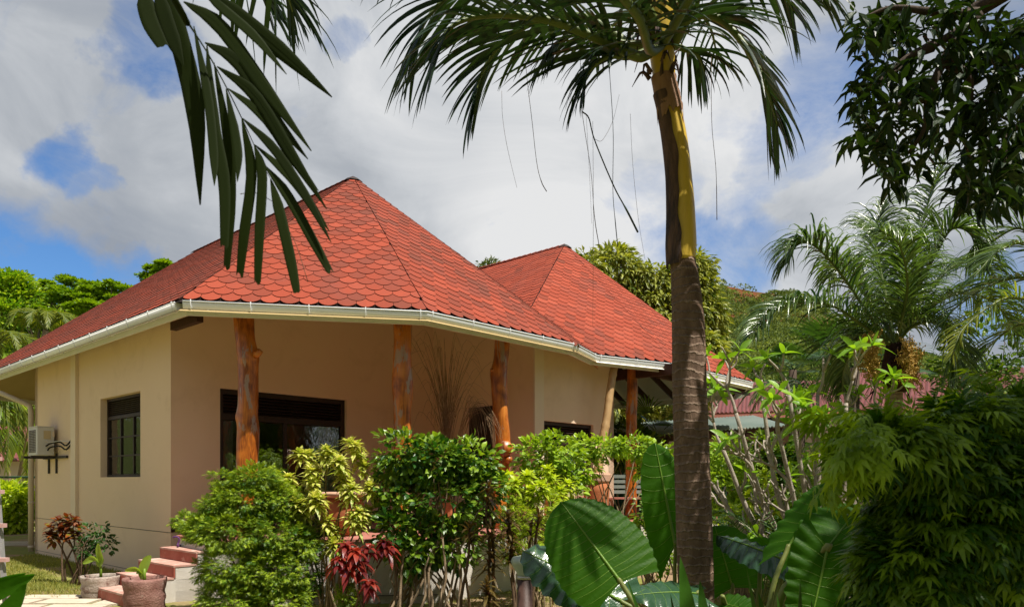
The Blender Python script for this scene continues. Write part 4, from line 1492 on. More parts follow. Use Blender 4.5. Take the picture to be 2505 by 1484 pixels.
# ================================================================== MAIN PALM
PD = 5.5
palm = thing('palm_tree', 'tall palm with ringed brown trunk and yellow crownshaft in front of the veranda', 'palm tree', (P(1703, 1484, PD).x + 0.0, PD, 0))
tp = [(1706, 1830, 88), (1703, 1484, 86), (1698, 1300, 86), (1691, 1100, 84), (1686, 950, 82), (1683, 800, 78), (1677, 700, 69), (1672, 655, 62), (1668, 634, 62)]
pts = [P(x, y, PD) for (x, y, w) in tp]
rad = [w / 2 / 1807.8 * PD for (x, y, w) in tp]
sm = bez(pts, 150)
rows = []
for i, p in enumerate(sm):
    t = i / 149 * (len(rad) - 1); k = min(int(t), len(rad) - 2)
    r = rad[k] + (rad[k + 1] - rad[k]) * (t - k)
    ph = (p.z / 0.062) % 1
    r *= 1 + 0.022 * (1 - ph) + random.uniform(-0.006, 0.006)
    rows.append([p + Vector((math.cos(a), math.sin(a), 0)) * r * (1 + 0.02 * math.sin(3 * a + p.z) + random.uniform(-0.006, 0.006)) for a in [2 * math.pi * j / 26 for j in range(26)]])
m_ = MB(); m_.grid(rows, True, 0.5, True)
m_.build('trunk', M_PALMTRUNK, palm, True)


def shaft(spec, name, mat, D, n=22, half=None, rr=1.0, ragged=0.0):
    pts = [P(x, y, D) for (x, y, w) in spec]
    rad = [w / 2 / 1807.8 * D * rr for (x, y, w) in spec]
    sm = bez(pts, 40); rows = []
    for i, p in enumerate(sm):
        t = i / 39 * (len(rad) - 1); k = min(int(t), len(rad) - 2)
        r = rad[k] + (rad[k + 1] - rad[k]) * (t - k)
        if half:
            a0, a1 = half
            wob = 0.10 * math.sin(i * 0.35) + 0.06 * math.sin(i * 0.9)
            rows.append([p + Vector((math.cos(a), math.sin(a), 0)) * r for a in [a0 + (a1 + wob - a0) * j / (n - 1) for j in range(n)]])
        else:
            rows.append([p + Vector((math.cos(a), math.sin(a), 0)) * r for a in [2 * math.pi * j / n for j in range(n)]])
    if ragged:
        offs = [random.uniform(0, ragged) * (1 + math.sin(j * 1.3)) for j in range(n)]
        for i in range(8):
            for j in range(n):
                rows[i][j] = rows[i][j] - Vector((0, 0, offs[j] * (8 - i) / 8))
    m_ = MB(); m_.grid(rows, not half, 0.5, not half)
    return m_.build(name, mat, palm, True)


sp = [(1667, 640, 66), (1669, 600, 72), (1668, 520, 66), (1664, 440, 60), (1652, 340, 60), (1637, 260, 58), (1625, 190, 56), (1617, 100, 66), (1611, 20, 80), (1608, -60, 60)]
shaft(sp, 'crownshaft', M_SHAFT, PD, rr=0.96)
# the old leaf base still clasping the left half
s1 = shaft([(1667, 652, 74), (1668, 600, 80), (1667, 520, 74), (1662, 430, 68), (1652, 340, 67), (1640, 270, 66), (1630, 232, 64)], 'dry_sheath', M_SHEATH, PD, half=(math.pi * 0.75, math.pi * 1.40))
s2 = shaft([(1641, 272, 66), (1637, 255, 66), (1631, 225, 63), (1624, 190, 62)], 'dry_sheath', M_SHEATH2, PD, half=(math.pi * 0.7, math.pi * 1.80), ragged=0.09)
m_ = MB()
for k in range(46):
    a = random.uniform(0, 6.28); q = P(1612 + random.uniform(-22, 26), random.uniform(20, 200), PD)
    c = Vector((math.cos(a), math.sin(a), 0))
    m_.tube(bez([q + c * 0.07, q + c * 0.13 + Z3 * 0.05, q + c * random.uniform(0.14, 0.22) + Z3 * random.uniform(-0.12, 0.12)], 6), [0.02, 0.016, 0.013, 0.01, 0.006, 0.002], 4)
tag(m_.build('fibre_ruff', M_SHEATH, palm, True), kind='stuff')


def C4(cx, cy, D=PD):
    return P(856.2 + 0.4639 * cx, 0.4639 * cy, D)


crown = C4(1650, 230)
for (p2, n, ll, ind) in (
        ([crown + Vector((-0.05, 0, 0)), C4(1530, 300, 5.3), C4(1330, 215, 5.1), C4(1050, 110, 4.95), C4(760, 80, 4.8), C4(540, 140, 4.7), C4(440, 330, 4.65)], 30, 0.85, True),
        ([crown, C4(1500, 250, 5.6), C4(1250, 100, 5.7), C4(1000, 110, 5.8), C4(800, 230, 5.9), C4(690, 400, 5.95), C4(645, 560, 5.95)], 30, 0.80, True),
        ([crown, C4(1560, 40, 5.3), C4(1400, -160, 5.1), C4(1000, -200, 5.0), C4(620, -90, 5.0), C4(420, 80, 5.0), C4(350, 220, 5.0)], 28, 0.95, True),
        ([crown + Vector((0.05, 0, 0)), C4(1720, 210, 5.4), C4(1800, 90, 5.2), C4(1960, 110, 5.1), C4(2120, 300, 5.0), C4(2210, 500, 5.0), C4(2255, 660, 5.0)], 30, 0.80, True),
        ([crown, C4(1740, 0, 5.7), C4(1850, -200, 5.9), C4(2080, -220, 6.0), C4(2260, -80, 6.0), C4(2340, 60, 6.0)], 26, 0.85, True)):
    frond(palm, 'frond', p2, n - 3, ll, 0.023, L_PALM, 0.75, 0.95, individual=ind, r0=0.045, start=0.24, sideup=0.0, bend=0.7, nseg=8, jit=0.07,
          prof=lambda t: (0.72 + 0.28 * math.sin(math.pi * min(t * 1.15, 1))) * (1 - 0.35 * max(t - 0.75, 0) / 0.25))
for (p2, n) in (([crown, C4(1450, 230, 5.5), C4(1250, 170, 5.4), C4(1120, 210, 5.35), C4(1050, 330, 5.3)], 22), ([crown, C4(1480, 300, 5.3), C4(1360, 300, 5.2), C4(1260, 380, 5.2), C4(1230, 480, 5.2)], 16), ([crown, C4(1760, 260, 5.7), C4(1840, 300, 5.8), C4(1880, 420, 5.8)], 14)):
    frond(palm, 'frond', p2, n, 0.55, 0.018, L_PALM, 1.2, 0.85, r0=0.03, start=0.3, bend=1.0, sideup=0.0, nseg=7)
for (p2, n) in (([crown, C4(1500, 0, 5.2), C4(1480, -400, 4.6), C4(1400, -560, 3.9)], 26), ([crown, C4(1760, 0, 5.3), C4(1800, -400, 4.8), C4(1950, -500, 4.2)], 26),
                ([crown, C4(1640, -300, 5.9), C4(1500, -600, 6.6), C4(1300, -620, 7.6)], 26), ([crown, C4(1700, -300, 5.8), C4(1900, -560, 6.4), C4(2200, -520, 7.2)], 26),
                ([crown, C4(1580, 260, 5.0), C4(1500, 60, 4.4), C4(1200, -200, 3.9), C4(700, -280, 3.7), C4(200, -120, 3.6)], 30),
                ([crown, C4(1650, 150, 6.2), C4(1560, 60, 7.0), C4(1380, 140, 7.6), C4(1300, 300, 7.9)], 24),
                ([crown, C4(1700, 150, 4.9), C4(1900, -120, 4.3), C4(2300, -160, 3.9), C4(2520, -20, 3.8)], 26), ([crown, C4(1700, 60, 6.3), C4(1790, 10, 7.1), C4(1900, 150, 7.7), C4(1940, 330, 8.0)], 22)):
    frond(palm, 'frond', p2, n - 6, 0.75, 0.020, L_PALM, 0.9, 0.98, r0=0.042, start=0.2, bend=0.9, sideup=0.05, nseg=7)
for pp, w in (([(1218, 180), (1215, 420), (1225, 600), (1270, 900), (1290, 1150), (1320, 1330)], 2.0), ([(1225, 590), (1260, 625), (1290, 740), (1390, 980), (1460, 1110), (1518, 1225)], 5.0),
              ([(905, 60), (930, 380), (960, 640), (985, 860), (1010, 960), (1037, 1010)], 2.2), ([(800, 480), (805, 620), (830, 780), (880, 990)], 1.4),
              ([(1340, 0), (1370, 400), (1388, 700), (1386, 1000), (1400, 1180), (1412, 1300)], 2.4), ([(1290, 735), (1330, 740), (1385, 640), (1420, 500)], 1.2),
              ([(1478, 600), (1490, 850), (1520, 1150), (1556, 1370)], 1.2), ([(1905, 300), (1908, 650), (1930, 900), (1935, 1160)], 1.8), ([(1280, 640), (1283, 1000), (1282, 1450), (1280, 1720)], 1.4), ([(1245, 600), (1262, 900), (1275, 1180)], 1.0)):
    m_ = MB()
    cp = bez([C4(a, b, 5.35) for (a, b) in pp], 20)
    m_.tube(cp, [w * 0.0011 * (1.0 if i < 15 else 1.5 if w > 1.6 else 0.8) for i in range(20)], 4)
    m_.build('hanging_thread', M_DARKSTEM if w < 2.3 else L_PALM, palm, True)

# the broad leaves of another frond, hanging in at the top left of the picture
for p2 in ([Vector((-2.4, 4.9, 6.0)), C5(560, -260, 4.4), C5(760, -140, 4.2), C5(870, 40, 4.15), C5(880, 160, 4.15)],
           [Vector((-2.4, 4.9, 6.0)), C5(420, -330, 4.6), C5(580, -180, 4.5), C5(640, -30, 4.45)]):
    pass
palm_b = thing('palm_tree', 'palm behind the top edge whose thin leaf tips hang right of the blurred frond', 'palm tree', (-1.2, 6.6, 0))
m_ = MB()
m_.tube(bez([(-1.9, 1.0, -0.1), (-1.9, 1.3, 3.5), (-1.7, 2.6, 6.9)], 20), [0.11 - 0.03 * i / 19 for i in range(20)], 12)
palm_b.location = (-1.9, 1.0, 0)
m_.build('trunk', M_PALMTRUNK, palm_b, True)
cb = Vector((-1.7, 2.6, 7.0))
for (p2, n) in (([cb, Vector((-1.6, 3.3, 6.2)), C5(700, -240, 4.6), C5(790, -60, 4.7), C5(830, 60, 4.75)], 22), ([cb, Vector((-1.9, 3.4, 6.3)), C5(520, -260, 4.8), C5(640, -100, 4.9), C5(700, 0, 4.95)], 20),
                ([cb, cb + Vector((-1.4, -0.6, 0.4)), cb + Vector((-2.4, -1.0, -0.4))], 22), ([cb, cb + Vector((0.8, -1.4, 0.5)), cb + Vector((1.3, -2.5, -0.3))], 22)):
    frond(palm_b, 'frond', p2, n, 0.62, 0.018, L_PALM, 0.9, 0.8, r0=0.03, start=0.35, bend=0.9)

# ================================================================== MANGO BRANCHES TOP RIGHT
mango = thing('mango_tree', 'dark mango branches reaching in from the upper right corner against the sky', 'tree', (5.2, 3.2, 0))
m_ = MB()
m_.tube(bez([(5.2, 3.2, -0.1), (5.1, 3.2, 1.8), (4.8, 3.4, 3.2)], 14), [0.24 - 0.06 * i / 13 for i in range(14)], 14)
m_.build('trunk', M_BARK, mango, True)


def C6(cx, cy, D=4.9):
    return P(1834.8 + 0.4947 * cx, 0.4947 * cy, D)


m_ = MB()
fork = Vector((4.8, 3.4, 3.2))
limbs = [
    [fork, Vector((4.2, 3.6, 4.9)), C6(1210, 0, 4.9), C6(1120, 80, 4.9), C6(1040, 150, 4.9), C6(900, 230, 4.9), C6(760, 330, 4.9), C6(640, 400, 4.9)],
    [C6(1040, 150, 4.9), C6(960, 300, 4.85), C6(880, 480, 4.8), C6(860, 640, 4.8), C6(780, 760, 4.8)],
    [C6(1120, 80, 4.9), C6(900, 60, 4.95), C6(700, 40, 5.0), C6(560, 90, 5.0)],
    [C6(880, 480, 4.8), C6(740, 520, 4.8), C6(600, 560, 4.8)], [C6(900, 230), C6(760, 300), C6(600, 440)],
    [fork, Vector((4.1, 4.0, 4.0)), C6(1420, 300, 5.1), C6(1330, 310, 5.1), C6(1200, 470, 5.1), C6(1120, 560, 5.1)],
    [Vector((4.1, 4.0, 4.0)), C6(1380, 600, 5.0), C6(1250, 740, 4.9), C6(1130, 840, 4.9)], [C6(1250, 740, 4.9), C6(1240, 860, 4.9), C6(1190, 960, 4.9)],
    [C6(960, 300, 4.85), C6(1080, 380, 4.8), C6(1100, 500, 4.8)],
    [fork, Vector((5.6, 2.4, 5.2)), Vector((6.0, 1.8, 6.6))], [fork, Vector((4.2, 2.2, 5.2)), Vector((3.4, 1.2, 6.2))], [fork, Vector((5.0, 4.6, 5.4)), Vector((5.4, 5.6, 6.4))]]
for lb in limbs:
    cp = bez(lb, 24)
    r0 = 0.075 if (lb[0] - fork).length < 0.01 else 0.030
    r1 = 0.009
    m_.tube(cp, [r0 * (1 - i / 23) ** 1.3 + r1 for i in range(24)], 8)
tag(m_.build('branches', M_BARK, mango, True))


def mango_leaves(tips, per, size, mat, parent, name, spread=0.13, wid=0.15):
    """whorls of long leaves round the twig ends"""
    tips = np.asarray(tips, float)
    n = len(tips) * per
    idx = np.repeat(np.arange(len(tips)), per)
    ax = unit(len(tips)) * 0.6 + np.array([0, 0, -0.1])
    d = unit(n) + ax[idx] * 0.7
    d[:, 2] -= 0.25
    d /= np.linalg.norm(d, axis=1, keepdims=True)
    pos = tips[idx] + d * 0.012 + unit(n) * spread * 0.25
    s = size * (0.65 + 0.6 * RNG.random(n))
    mb = MB()
    mb.scatter(T_LANCE[0], T_LANCE[1], frames(d, unit(n) * 0.5 + np.array([0, 0, 1.0])), pos, np.stack([s * wid / 0.5 * 0.9, s, s], 1), RNG.random(n))
    return tag(mb.build(name, mat, parent), kind='stuff')


clusters = [(620, 90, 90), (560, 120, 70), (720, 60, 110), (850, 60, 120), (960, 100, 120), (620, 170, 90), (700, 200, 90), (800, 170, 110), (900, 260, 110), (1000, 220, 100), (640, 300, 70), (690, 370, 90), (800, 330, 100),
            (620, 400, 80), (560, 440, 60), (590, 530, 90), (680, 500, 110), (780, 480, 120), (900, 420, 120), (980, 480, 80), (1010, 350, 90), (560, 630, 70), (640, 640, 100), (740, 640, 110), (840, 600, 110), (920, 640, 80), (620, 760, 60), (680, 770, 90), (760, 790, 90), (830, 780, 70), (700, 830, 60),
            (1080, 250, 90), (1150, 180, 110), (1220, 150, 80), (1100, 330, 90), (1190, 300, 100), (1280, 260, 90), (1330, 200, 90), (1200, 400, 90), (1290, 380, 90), (1340, 440, 80), (1080, 560, 70), (1050, 600, 60), (1150, 560, 90), (1230, 540, 90), (1320, 560, 100), (1180, 660, 110), (1280, 660, 100), (1090, 700, 80), (1100, 800, 90), (1190, 780, 90),
            (1280, 780, 90), (1340, 740, 80), (1130, 890, 90), (1220, 900, 80), (1300, 880, 80), (1160, 960, 60), (1100, 990, 60), (1340, 900, 50), (1060, 960, 40), (1240, 960, 50), (1330, 120, 50), (1060, 20, 60), (960, 10, 80)]
tips = []
for (cx, cy, r) in clusters:
    for k in range(4):
        a = random.uniform(0, 6.28); q = r * math.sqrt(random.random()) * 0.95
        tips.append(tuple(C6(cx + q * math.cos(a), cy + q * math.sin(a), 4.9 + random.uniform(-0.45, 0.45))))
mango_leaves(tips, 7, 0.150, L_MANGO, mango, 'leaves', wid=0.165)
tips = []
for (c, r) in ((Vector((4.5, 2.2, 5.9)), (1.8, 1.5, 1.0)), (Vector((6.3, 3.2, 5.8)), (1.9, 1.9, 1.4)), (Vector((3.2, 1.0, 6.3)), (1.5, 1.2, 0.6)), (Vector((5.2, 5.2, 6.4)), (1.5, 1.3, 1.0)), (Vector((4.6, 0.8, 5.2)), (1.5, 1.2, 0.9))):
    for k in range(210):
        v = Vector(tuple(unit(1)[0])) * (random.random() ** 0.4)
        tips.append((c.x + v.x * r[0], c.y + v.y * r[1], c.z + v.z * r[2]))
mango_leaves(tips, 8, 0.24, L_MANGO, mango, 'upper_leaves', wid=0.19)  # out-of-view part of the crown, added to shade the bush below

# ================================================================== FOREGROUND BUSH, RIGHT
def ell(x, y, D, rx, ry, w=1.0, rz=None):
    k = D / 1807.8
    return (tuple(P(x, y, D)), (rx * k, (rz or rx * 0.8) * k, ry * k), w)


bush = thing('aralia_bush', 'big shaded bush of narrow drooping leaves filling the lower right corner', 'bush', (2.1, 3.2, 0))
ells = [ell(2310, 1140, 3.05, 80, 60, 0.6), ell(2345, 1300, 3.1, 190, 160, 3.0), ell(2470, 1080, 3.25, 100, 100, 1.1), ell(2230, 1420, 3.0, 85, 110, 1.1), ell(2190, 1100, 2.95, 70, 32, 0.4), ell(2500, 1280, 3.0, 130, 200, 1.2), ell(2370, 1060, 3.1, 90, 40, 0.5)]
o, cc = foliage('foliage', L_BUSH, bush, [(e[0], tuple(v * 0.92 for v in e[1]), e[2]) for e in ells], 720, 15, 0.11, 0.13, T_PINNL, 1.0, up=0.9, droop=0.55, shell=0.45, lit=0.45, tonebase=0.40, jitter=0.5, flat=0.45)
stems('stems', M_DARKSTEM, bush, (2.1, 3.2, 0), cc[::38], 0.022, 0.004, 0.25, kink=0.06)
# the two sprays that reach out to the left at the top, their lit look put into a paler tone
for (tx, ty, D, n) in ((2075, 1030, 2.9, 22), (2160, 1030, 2.95, 26), (2250, 1055, 3.0, 26), (2115, 1085, 2.8, 20), (2350, 1025, 3.1, 22), (2090, 1150, 2.9, 14), (2430, 985, 3.2, 22), (2490, 950, 3.3, 22)):
    q = P(tx, ty, D)
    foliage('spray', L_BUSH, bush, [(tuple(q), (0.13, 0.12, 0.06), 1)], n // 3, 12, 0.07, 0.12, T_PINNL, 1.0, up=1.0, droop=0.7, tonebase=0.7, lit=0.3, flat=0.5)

# ================================================================== SHRUBS ALONG THE VERANDA
def ell(x, y, D, rx, ry, w=1.0, rz=None):
    """ellipsoid with pixel radii rx, ry at depth D"""
    k = D / 1807.8
    return (tuple(P(x, y, D)), (rx * k, (rz or rx * 0.8) * k, ry * k), w)


def shrub(name, label, cat, base, ells, mat, n, per, cr, size, tmpl=T_OVAL, wid=0.55, group=None, stem=M_STEM, nstem=8, sr=0.014, sep=0.12, **kw):
    t = thing(name, label, cat, (base[0], base[1], ground_z(base[0], base[1])), group)
    o, cc = foliage('foliage', mat, t, ells, n, per, cr, size, tmpl, wid, **kw)
    if nstem:
        idx = RNG.choice(len(cc), min(nstem, len(cc)), replace=False)
        stems('stems', stem, t, base, cc[idx], sr, 0.005, sep)
    return t


# 1 fine-leaved aralia in front of the steps
shrub('aralia_bush', 'round fine-leaved bush, bright green on top, right beside the red steps', 'bush', P(600, 1484, 9.0)[:2],
      [ell(625, 1172, 9.1, 58, 34, .5), ell(600, 1222, 9.1, 92, 44, 1), ell(535, 1238, 9.0, 48, 28, .35), ell(685, 1225, 9.15, 55, 44, .6), ell(560, 1300, 8.95, 100, 52, 1.1), ell(670, 1310, 9.1, 92, 64, 1.2), ell(452, 1276, 9.1, 22, 20, .12), ell(498, 1292, 8.9, 44, 32, .35), ell(570, 1390, 8.95, 92, 58, 1.1), ell(670, 1400, 9.0, 84, 68, 1.1), ell(560, 1465, 8.9, 76, 56, .8), ell(680, 1470, 9.0, 80, 50, .7), ell(738, 1330, 9.1, 38, 48, .35), ell(540, 1168, 9.1, 26, 12, .07)],
      L_ARALIA, 2300, 14, 0.07, 0.062, T_PINN, 1.0, stem=M_DARKSTEM, nstem=14, shell=0.55, up=0.9, droop=0.35, lit=0.35, tonebase=0.45, jitter=0.5, flat=0.55)
shrub('aralia_bush', 'small thin dark shoot sprouting beside the first veranda post', 'bush', P(665, 1484, 9.6)[:2],
      [ell(665, 1160, 9.7, 26, 22)], L_ARALIA, 26, 10, 0.06, 0.06, T_FINGER, 0.9, nstem=3, stem=M_DARKSTEM, tonebase=0.3)


def croton(name, label, cat, base, heads, mat, n, ln, wd_, group=None, nst=99, stem=M_DARKSTEM, up=0.35, droop=0.6, sr=0.014, lobed=False, axis_to=None, tone=0.5):
    t = thing(name, label, cat, (base[0], base[1], ground_z(base[0], base[1])), group)
    m_ = MB()
    for (x, y, D) in heads:
        q = P(x, y, D)
        rosette(m_, q, n, ln, wd_, up, droop, (random.uniform(-0.3, 0.3), random.uniform(-0.3, 0.1), 1), tone, lobed)
        rosette(m_, q - Vector((0, 0, ln * 0.35)), n // 2, ln * 0.95, wd_, up - 0.5, droop * 1.1, (random.uniform(-0.2, 0.2), 0, 1), tone - 0.15, lobed)
    tag(m_.build('leaves', mat, t, True), kind='stuff')
    stems('stems', stem, t, base, [tuple(P(x, y, D)) for (x, y, D) in heads[:nst]], sr, 0.006, 0.14, kink=0.05)
    return t


# 2 variegated croton with yellow-green leaves
heads = [(800, 1120, 9.3), (868, 1092, 9.4), (735, 1110, 9.5), (706, 1170, 9.3), (770, 1180, 9.2), (838, 1170, 9.3), (890, 1140, 9.5), (905, 1195, 9.4), (720, 1215, 9.2), (780, 1225, 9.1), (850, 1215, 9.3), (735, 1265, 9.2), (800, 1275, 9.2), (862, 1268, 9.2), (900, 1250, 9.4), (820, 1330, 9.1), (770, 1150, 9.4), (830, 1130, 9.2), (760, 1320, 9.3), (700, 1250, 9.3)]
heads += [(x + random.uniform(-24, 24), y + random.uniform(-20, 26), D + random.uniform(-0.2, 0.2)) for (x, y, D) in heads]
croton('croton_bush', 'tall croton with jagged yellow and green leaves, left of the broad-leaved hedge', 'croton', P(815, 1484, 9.4)[:2], heads, L_CROTON, 30, 0.185, 0.034, droop=0.35, nst=16, lobed=True, stem=M_STEM, sr=0.018, tone=0.6)
# 3 the broad-leaved hedge block
KW = dict(shell=0.72, up=0.75, droop=0.35, lit=0.4, jitter=0.4)
shrub('hedge_bush', 'flat-topped broad-leaved bush on bare stems, widest in front of the veranda', 'hedge', P(1050, 1484, 9.35)[:2],
      [ell(985, 1120, 9.6, 70, 62, 1.2), ell(1070, 1135, 9.6, 80, 60, 1.2), ell(1150, 1140, 9.6, 65, 60, 1.0), ell(960, 1190, 9.5, 45, 60, 0.5), ell(1080, 1230, 9.5, 110, 80, 1.6), ell(1180, 1210, 9.5, 45, 60, 0.6), ell(1020, 1320, 9.4, 75, 65, 0.8), ell(1110, 1330, 9.4, 70, 55, 0.7), ell(985, 1260, 9.4, 45, 50, 0.4), ell(1210, 1195, 9.6, 26, 30, 0.15)],
      L_HEDGE, 560, 10, 0.13, 0.098, wid=0.62, nstem=26, sr=0.02, sep=0.55, tonebase=0.45, **KW)
shrub('hedge_bush', 'leafy twig bush at the foot of the left end of the hedge', 'hedge', P(950, 1460, 9.2)[:2],
      [ell(960, 1300, 9.2, 50, 40), ell(1000, 1360, 9.2, 40, 50)], L_HEDGE, 60, 8, 0.11, 0.10, wid=0.62, nstem=6, tonebase=0.35, **KW)
# 4 crimson crotons
croton('red_croton', 'crimson-leaved croton on thin stems in front of the white plinth', 'croton', P(860, 1484, 8.6)[:2],
       [(845, 1335, 8.7), (872, 1350, 8.6), (828, 1370, 8.6), (855, 1385, 8.6), (902, 1340, 8.8), (905, 1425, 8.5), (885, 1380, 8.7), (940, 1325, 8.9), (950, 1340, 8.9)], L_REDCROTON, 16, 0.18, 0.036, up=0.3, droop=0.7)
shrub('low_bush', 'low dark fine-leaved plant below the crimson croton', 'bush', P(848, 1484, 8.7)[:2], [ell(850, 1455, 8.7, 26, 32)], L_ARALIA, 70, 10, 0.06, 0.05, T_FINGER, 0.9, nstem=4, tonebase=0.15)
# 5 dark cordylines
shrub('low_bush', 'dark fine-leaved bush filling the gap between the round bush and the tall croton', 'bush', P(748, 1484, 9.25)[:2], [ell(748, 1400, 9.3, 46, 75), ell(770, 1290, 9.4, 30, 45, .4)], L_ARALIA, 200, 12, 0.07, 0.06, T_PINN, 1.0, nstem=8, tonebase=0.08, lit=0.2, stem=M_DARKSTEM)


def cordyline(label, base, cols, group=None, ln=0.21):
    t = thing('cordyline', label, 'cordyline', (base[0], base[1], ground_z(base[0], base[1])), group)
    m_ = MB()
    tg = []
    for (x, y0, y1, D, w) in cols:
        a, b = P(x, y0, D), P(x + random.uniform(-6, 6), y1, D)
        n = int((a - b).length / 0.05) + 1
        for k in range(n):
            q = b + (a - b) * (k / max(n - 1, 1))
            rosette(m_, q, 9, ln * w * (1.0 if k < n - 1 else 0.8), 0.021, 0.35 + (0.35 if k == n - 1 else 0), 0.45, (0, 0, 1), 0.35 + 0.5 * k / n)
        tg.append(tuple(a))
    tag(m_.build('leaves', L_CORDY, t, True), kind='stuff')
    stems('stems', M_DARKSTEM, t, base, tg, 0.022, 0.012, 0.12, kink=0.03)
    return t


cordyline('tall dark cordyline, its leaves in one upright column right of the hedge', P(1195, 1484, 8.5)[:2], [(1196, 1190, 1290, 8.5, 1.25), (1203, 1295, 1400, 8.45, 1.2)])
cordyline('bronze cordyline tuft on a bare stem left of the tall column', P(1150, 1484, 8.5)[:2], [(1148, 1295, 1330, 8.5, 1.5)])
cordyline('dark cordyline with a leaf head right of the tall column', P(1245, 1484, 8.5)[:2], [(1243, 1265, 1330, 8.6, 1.3), (1252, 1330, 1380, 8.5, 1.2)])
cordyline('olive-brown cordyline leaning towards the big elephant ear leaf', P(1290, 1400, 8.8)[:2], [(1318, 1265, 1290, 8.7, 1.5), (1300, 1290, 1310, 8.7, 1.3)])
cordyline('short dark cordyline at the foot of the tall column', P(1190, 1484, 8.2)[:2], [(1190, 1430, 1475, 8.1, 1.1)])
# 6 behind them
shrub('hedge_bush', 'broad-leaved bush with grey-green leaves between the third post and the bamboo', 'hedge', P(1340, 1440, 10.4)[:2],
      [ell(1310, 1120, 10.6, 50, 55, 1), ell(1360, 1110, 10.7, 60, 50, 1), ell(1400, 1140, 10.8, 45, 45, 0.8), ell(1300, 1180, 10.5, 40, 40, 0.5), ell(1380, 1190, 10.6, 50, 40, 0.5)], L_HEDGE, 210, 8, 0.12, 0.088, wid=0.7, nstem=9, sep=0.4, tonebase=0.6, **KW)
croton('croton_bush', 'bright yellow-green croton between the cordyline and the big leaf', 'croton', P(1300, 1450, 9.9)[:2],
       [(1290, 1165, 9.9), (1340, 1150, 10.0), (1262, 1180, 9.8), (1250, 1205, 9.9), (1300, 1200, 9.8), (1350, 1175, 10.1), (1370, 1200, 10.1), (1325, 1190, 9.7), (1240, 1165, 10.1), (1390, 1185, 10.3)], L_YELLOW, 30, 0.175, 0.034, droop=0.3, lobed=True, tone=0.85, stem=M_STEM)
shrub('aralia_bush', 'pale green fluffy bush behind the cordylines', 'bush', P(1290, 1460, 9.7)[:2],
      [ell(1270, 1270, 9.7, 48, 50), ell(1330, 1240, 9.8, 45, 50), ell(1300, 1340, 9.6, 50, 60), ell(1240, 1330, 9.6, 30, 50, 0.5)], L_ARALIA, 330, 12, 0.07, 0.055, T_FINGER, 0.9, nstem=8, stem=M_DARKSTEM, tonebase=0.75, shell=0.5)
shrub('low_bush', 'small light bush on the soil right of the bollard lamp', 'bush', P(1325, 1440, 9.4)[:2], [ell(1320, 1400, 9.4, 34, 40)], L_BACK, 60, 9, 0.08, 0.05, wid=0.5, nstem=5, tonebase=0.5)
# 7 hedges in front of the bamboo pot and up to the palm trunk
shrub('hedge_bush', 'thin clipped hedge on bare stems in front of the terracotta bamboo pot', 'hedge', P(1500, 1440, 11.3)[:2],
      [ell(1430, 1095, 11.5, 35, 28, 0.6), ell(1480, 1095, 11.5, 50, 24, 1), ell(1545, 1095, 11.5, 50, 24, 1), ell(1600, 1110, 11.4, 40, 30, 0.8), ell(1440, 1140, 11.4, 25, 30, 0.4), ell(1590, 1150, 11.3, 35, 30, 0.5)], L_HEDGE, 190, 8, 0.12, 0.085, wid=0.6, nstem=14, sep=0.75, sr=0.018, tonebase=0.85, **KW)
shrub('hedge_bush', 'loose leafy bush between the big leaf and the palm trunk', 'hedge', P(1605, 1440, 10.6)[:2],
      [ell(1600, 1250, 10.6, 42, 50), ell(1590, 1330, 10.5, 40, 60), ell(1630, 1180, 10.7, 35, 40)], L_HEDGE, 110, 8, 0.12, 0.08, wid=0.55, nstem=9, sep=0.25, tonebase=0.55, **KW)
shrub('low_bush', 'pale small-leaved bush at the far edge of the sandy soil patch', 'bush', P(1600, 1420, 10.9)[:2], [ell(1610, 1370, 10.9, 36, 40)], L_YELLOW, 70, 9, 0.08, 0.055, wid=0.4, nstem=7, tonebase=0.4)

# right of the trunk
shrub('hedge_bush', 'sunlit yellow-green bush directly right of the palm trunk', 'hedge', P(1790, 1420, 11.2)[:2],
      [ell(1780, 1120, 11.4, 55, 50), ell(1770, 1200, 11.2, 55, 60), ell(1830, 1180, 11.3, 50, 60), ell(1790, 1290, 11.0, 60, 60)], L_HEDGE, 300, 9, 0.13, 0.085, wid=0.6, nstem=10, sep=0.4, tonebase=0.95, **KW)
croton('croton_bush', 'bright lime croton low between the palm trunk and the frangipani', 'croton', P(1830, 1440, 10.2)[:2],
       [(x, y, 10.2 + random.uniform(-0.4, 0.4)) for (x, y) in ((1790, 1250), (1830, 1215), (1860, 1250), (1880, 1200), (1810, 1300), (1850, 1300), (1770, 1330), (1895, 1240), (1760, 1280), (1840, 1350), (1870, 1160))], L_YELLOW, 24, 0.18, 0.030, droop=0.35, tone=0.9, stem=M_STEM)
# frangipani
fr = thing('frangipani_tree', 'frangipani with bare forking grey branches and leaf tufts at the tips', 'tree', P(2010, 1470, 8.6))
fr.location.z = -0.1
limb_mb = MB(); tipsF = []


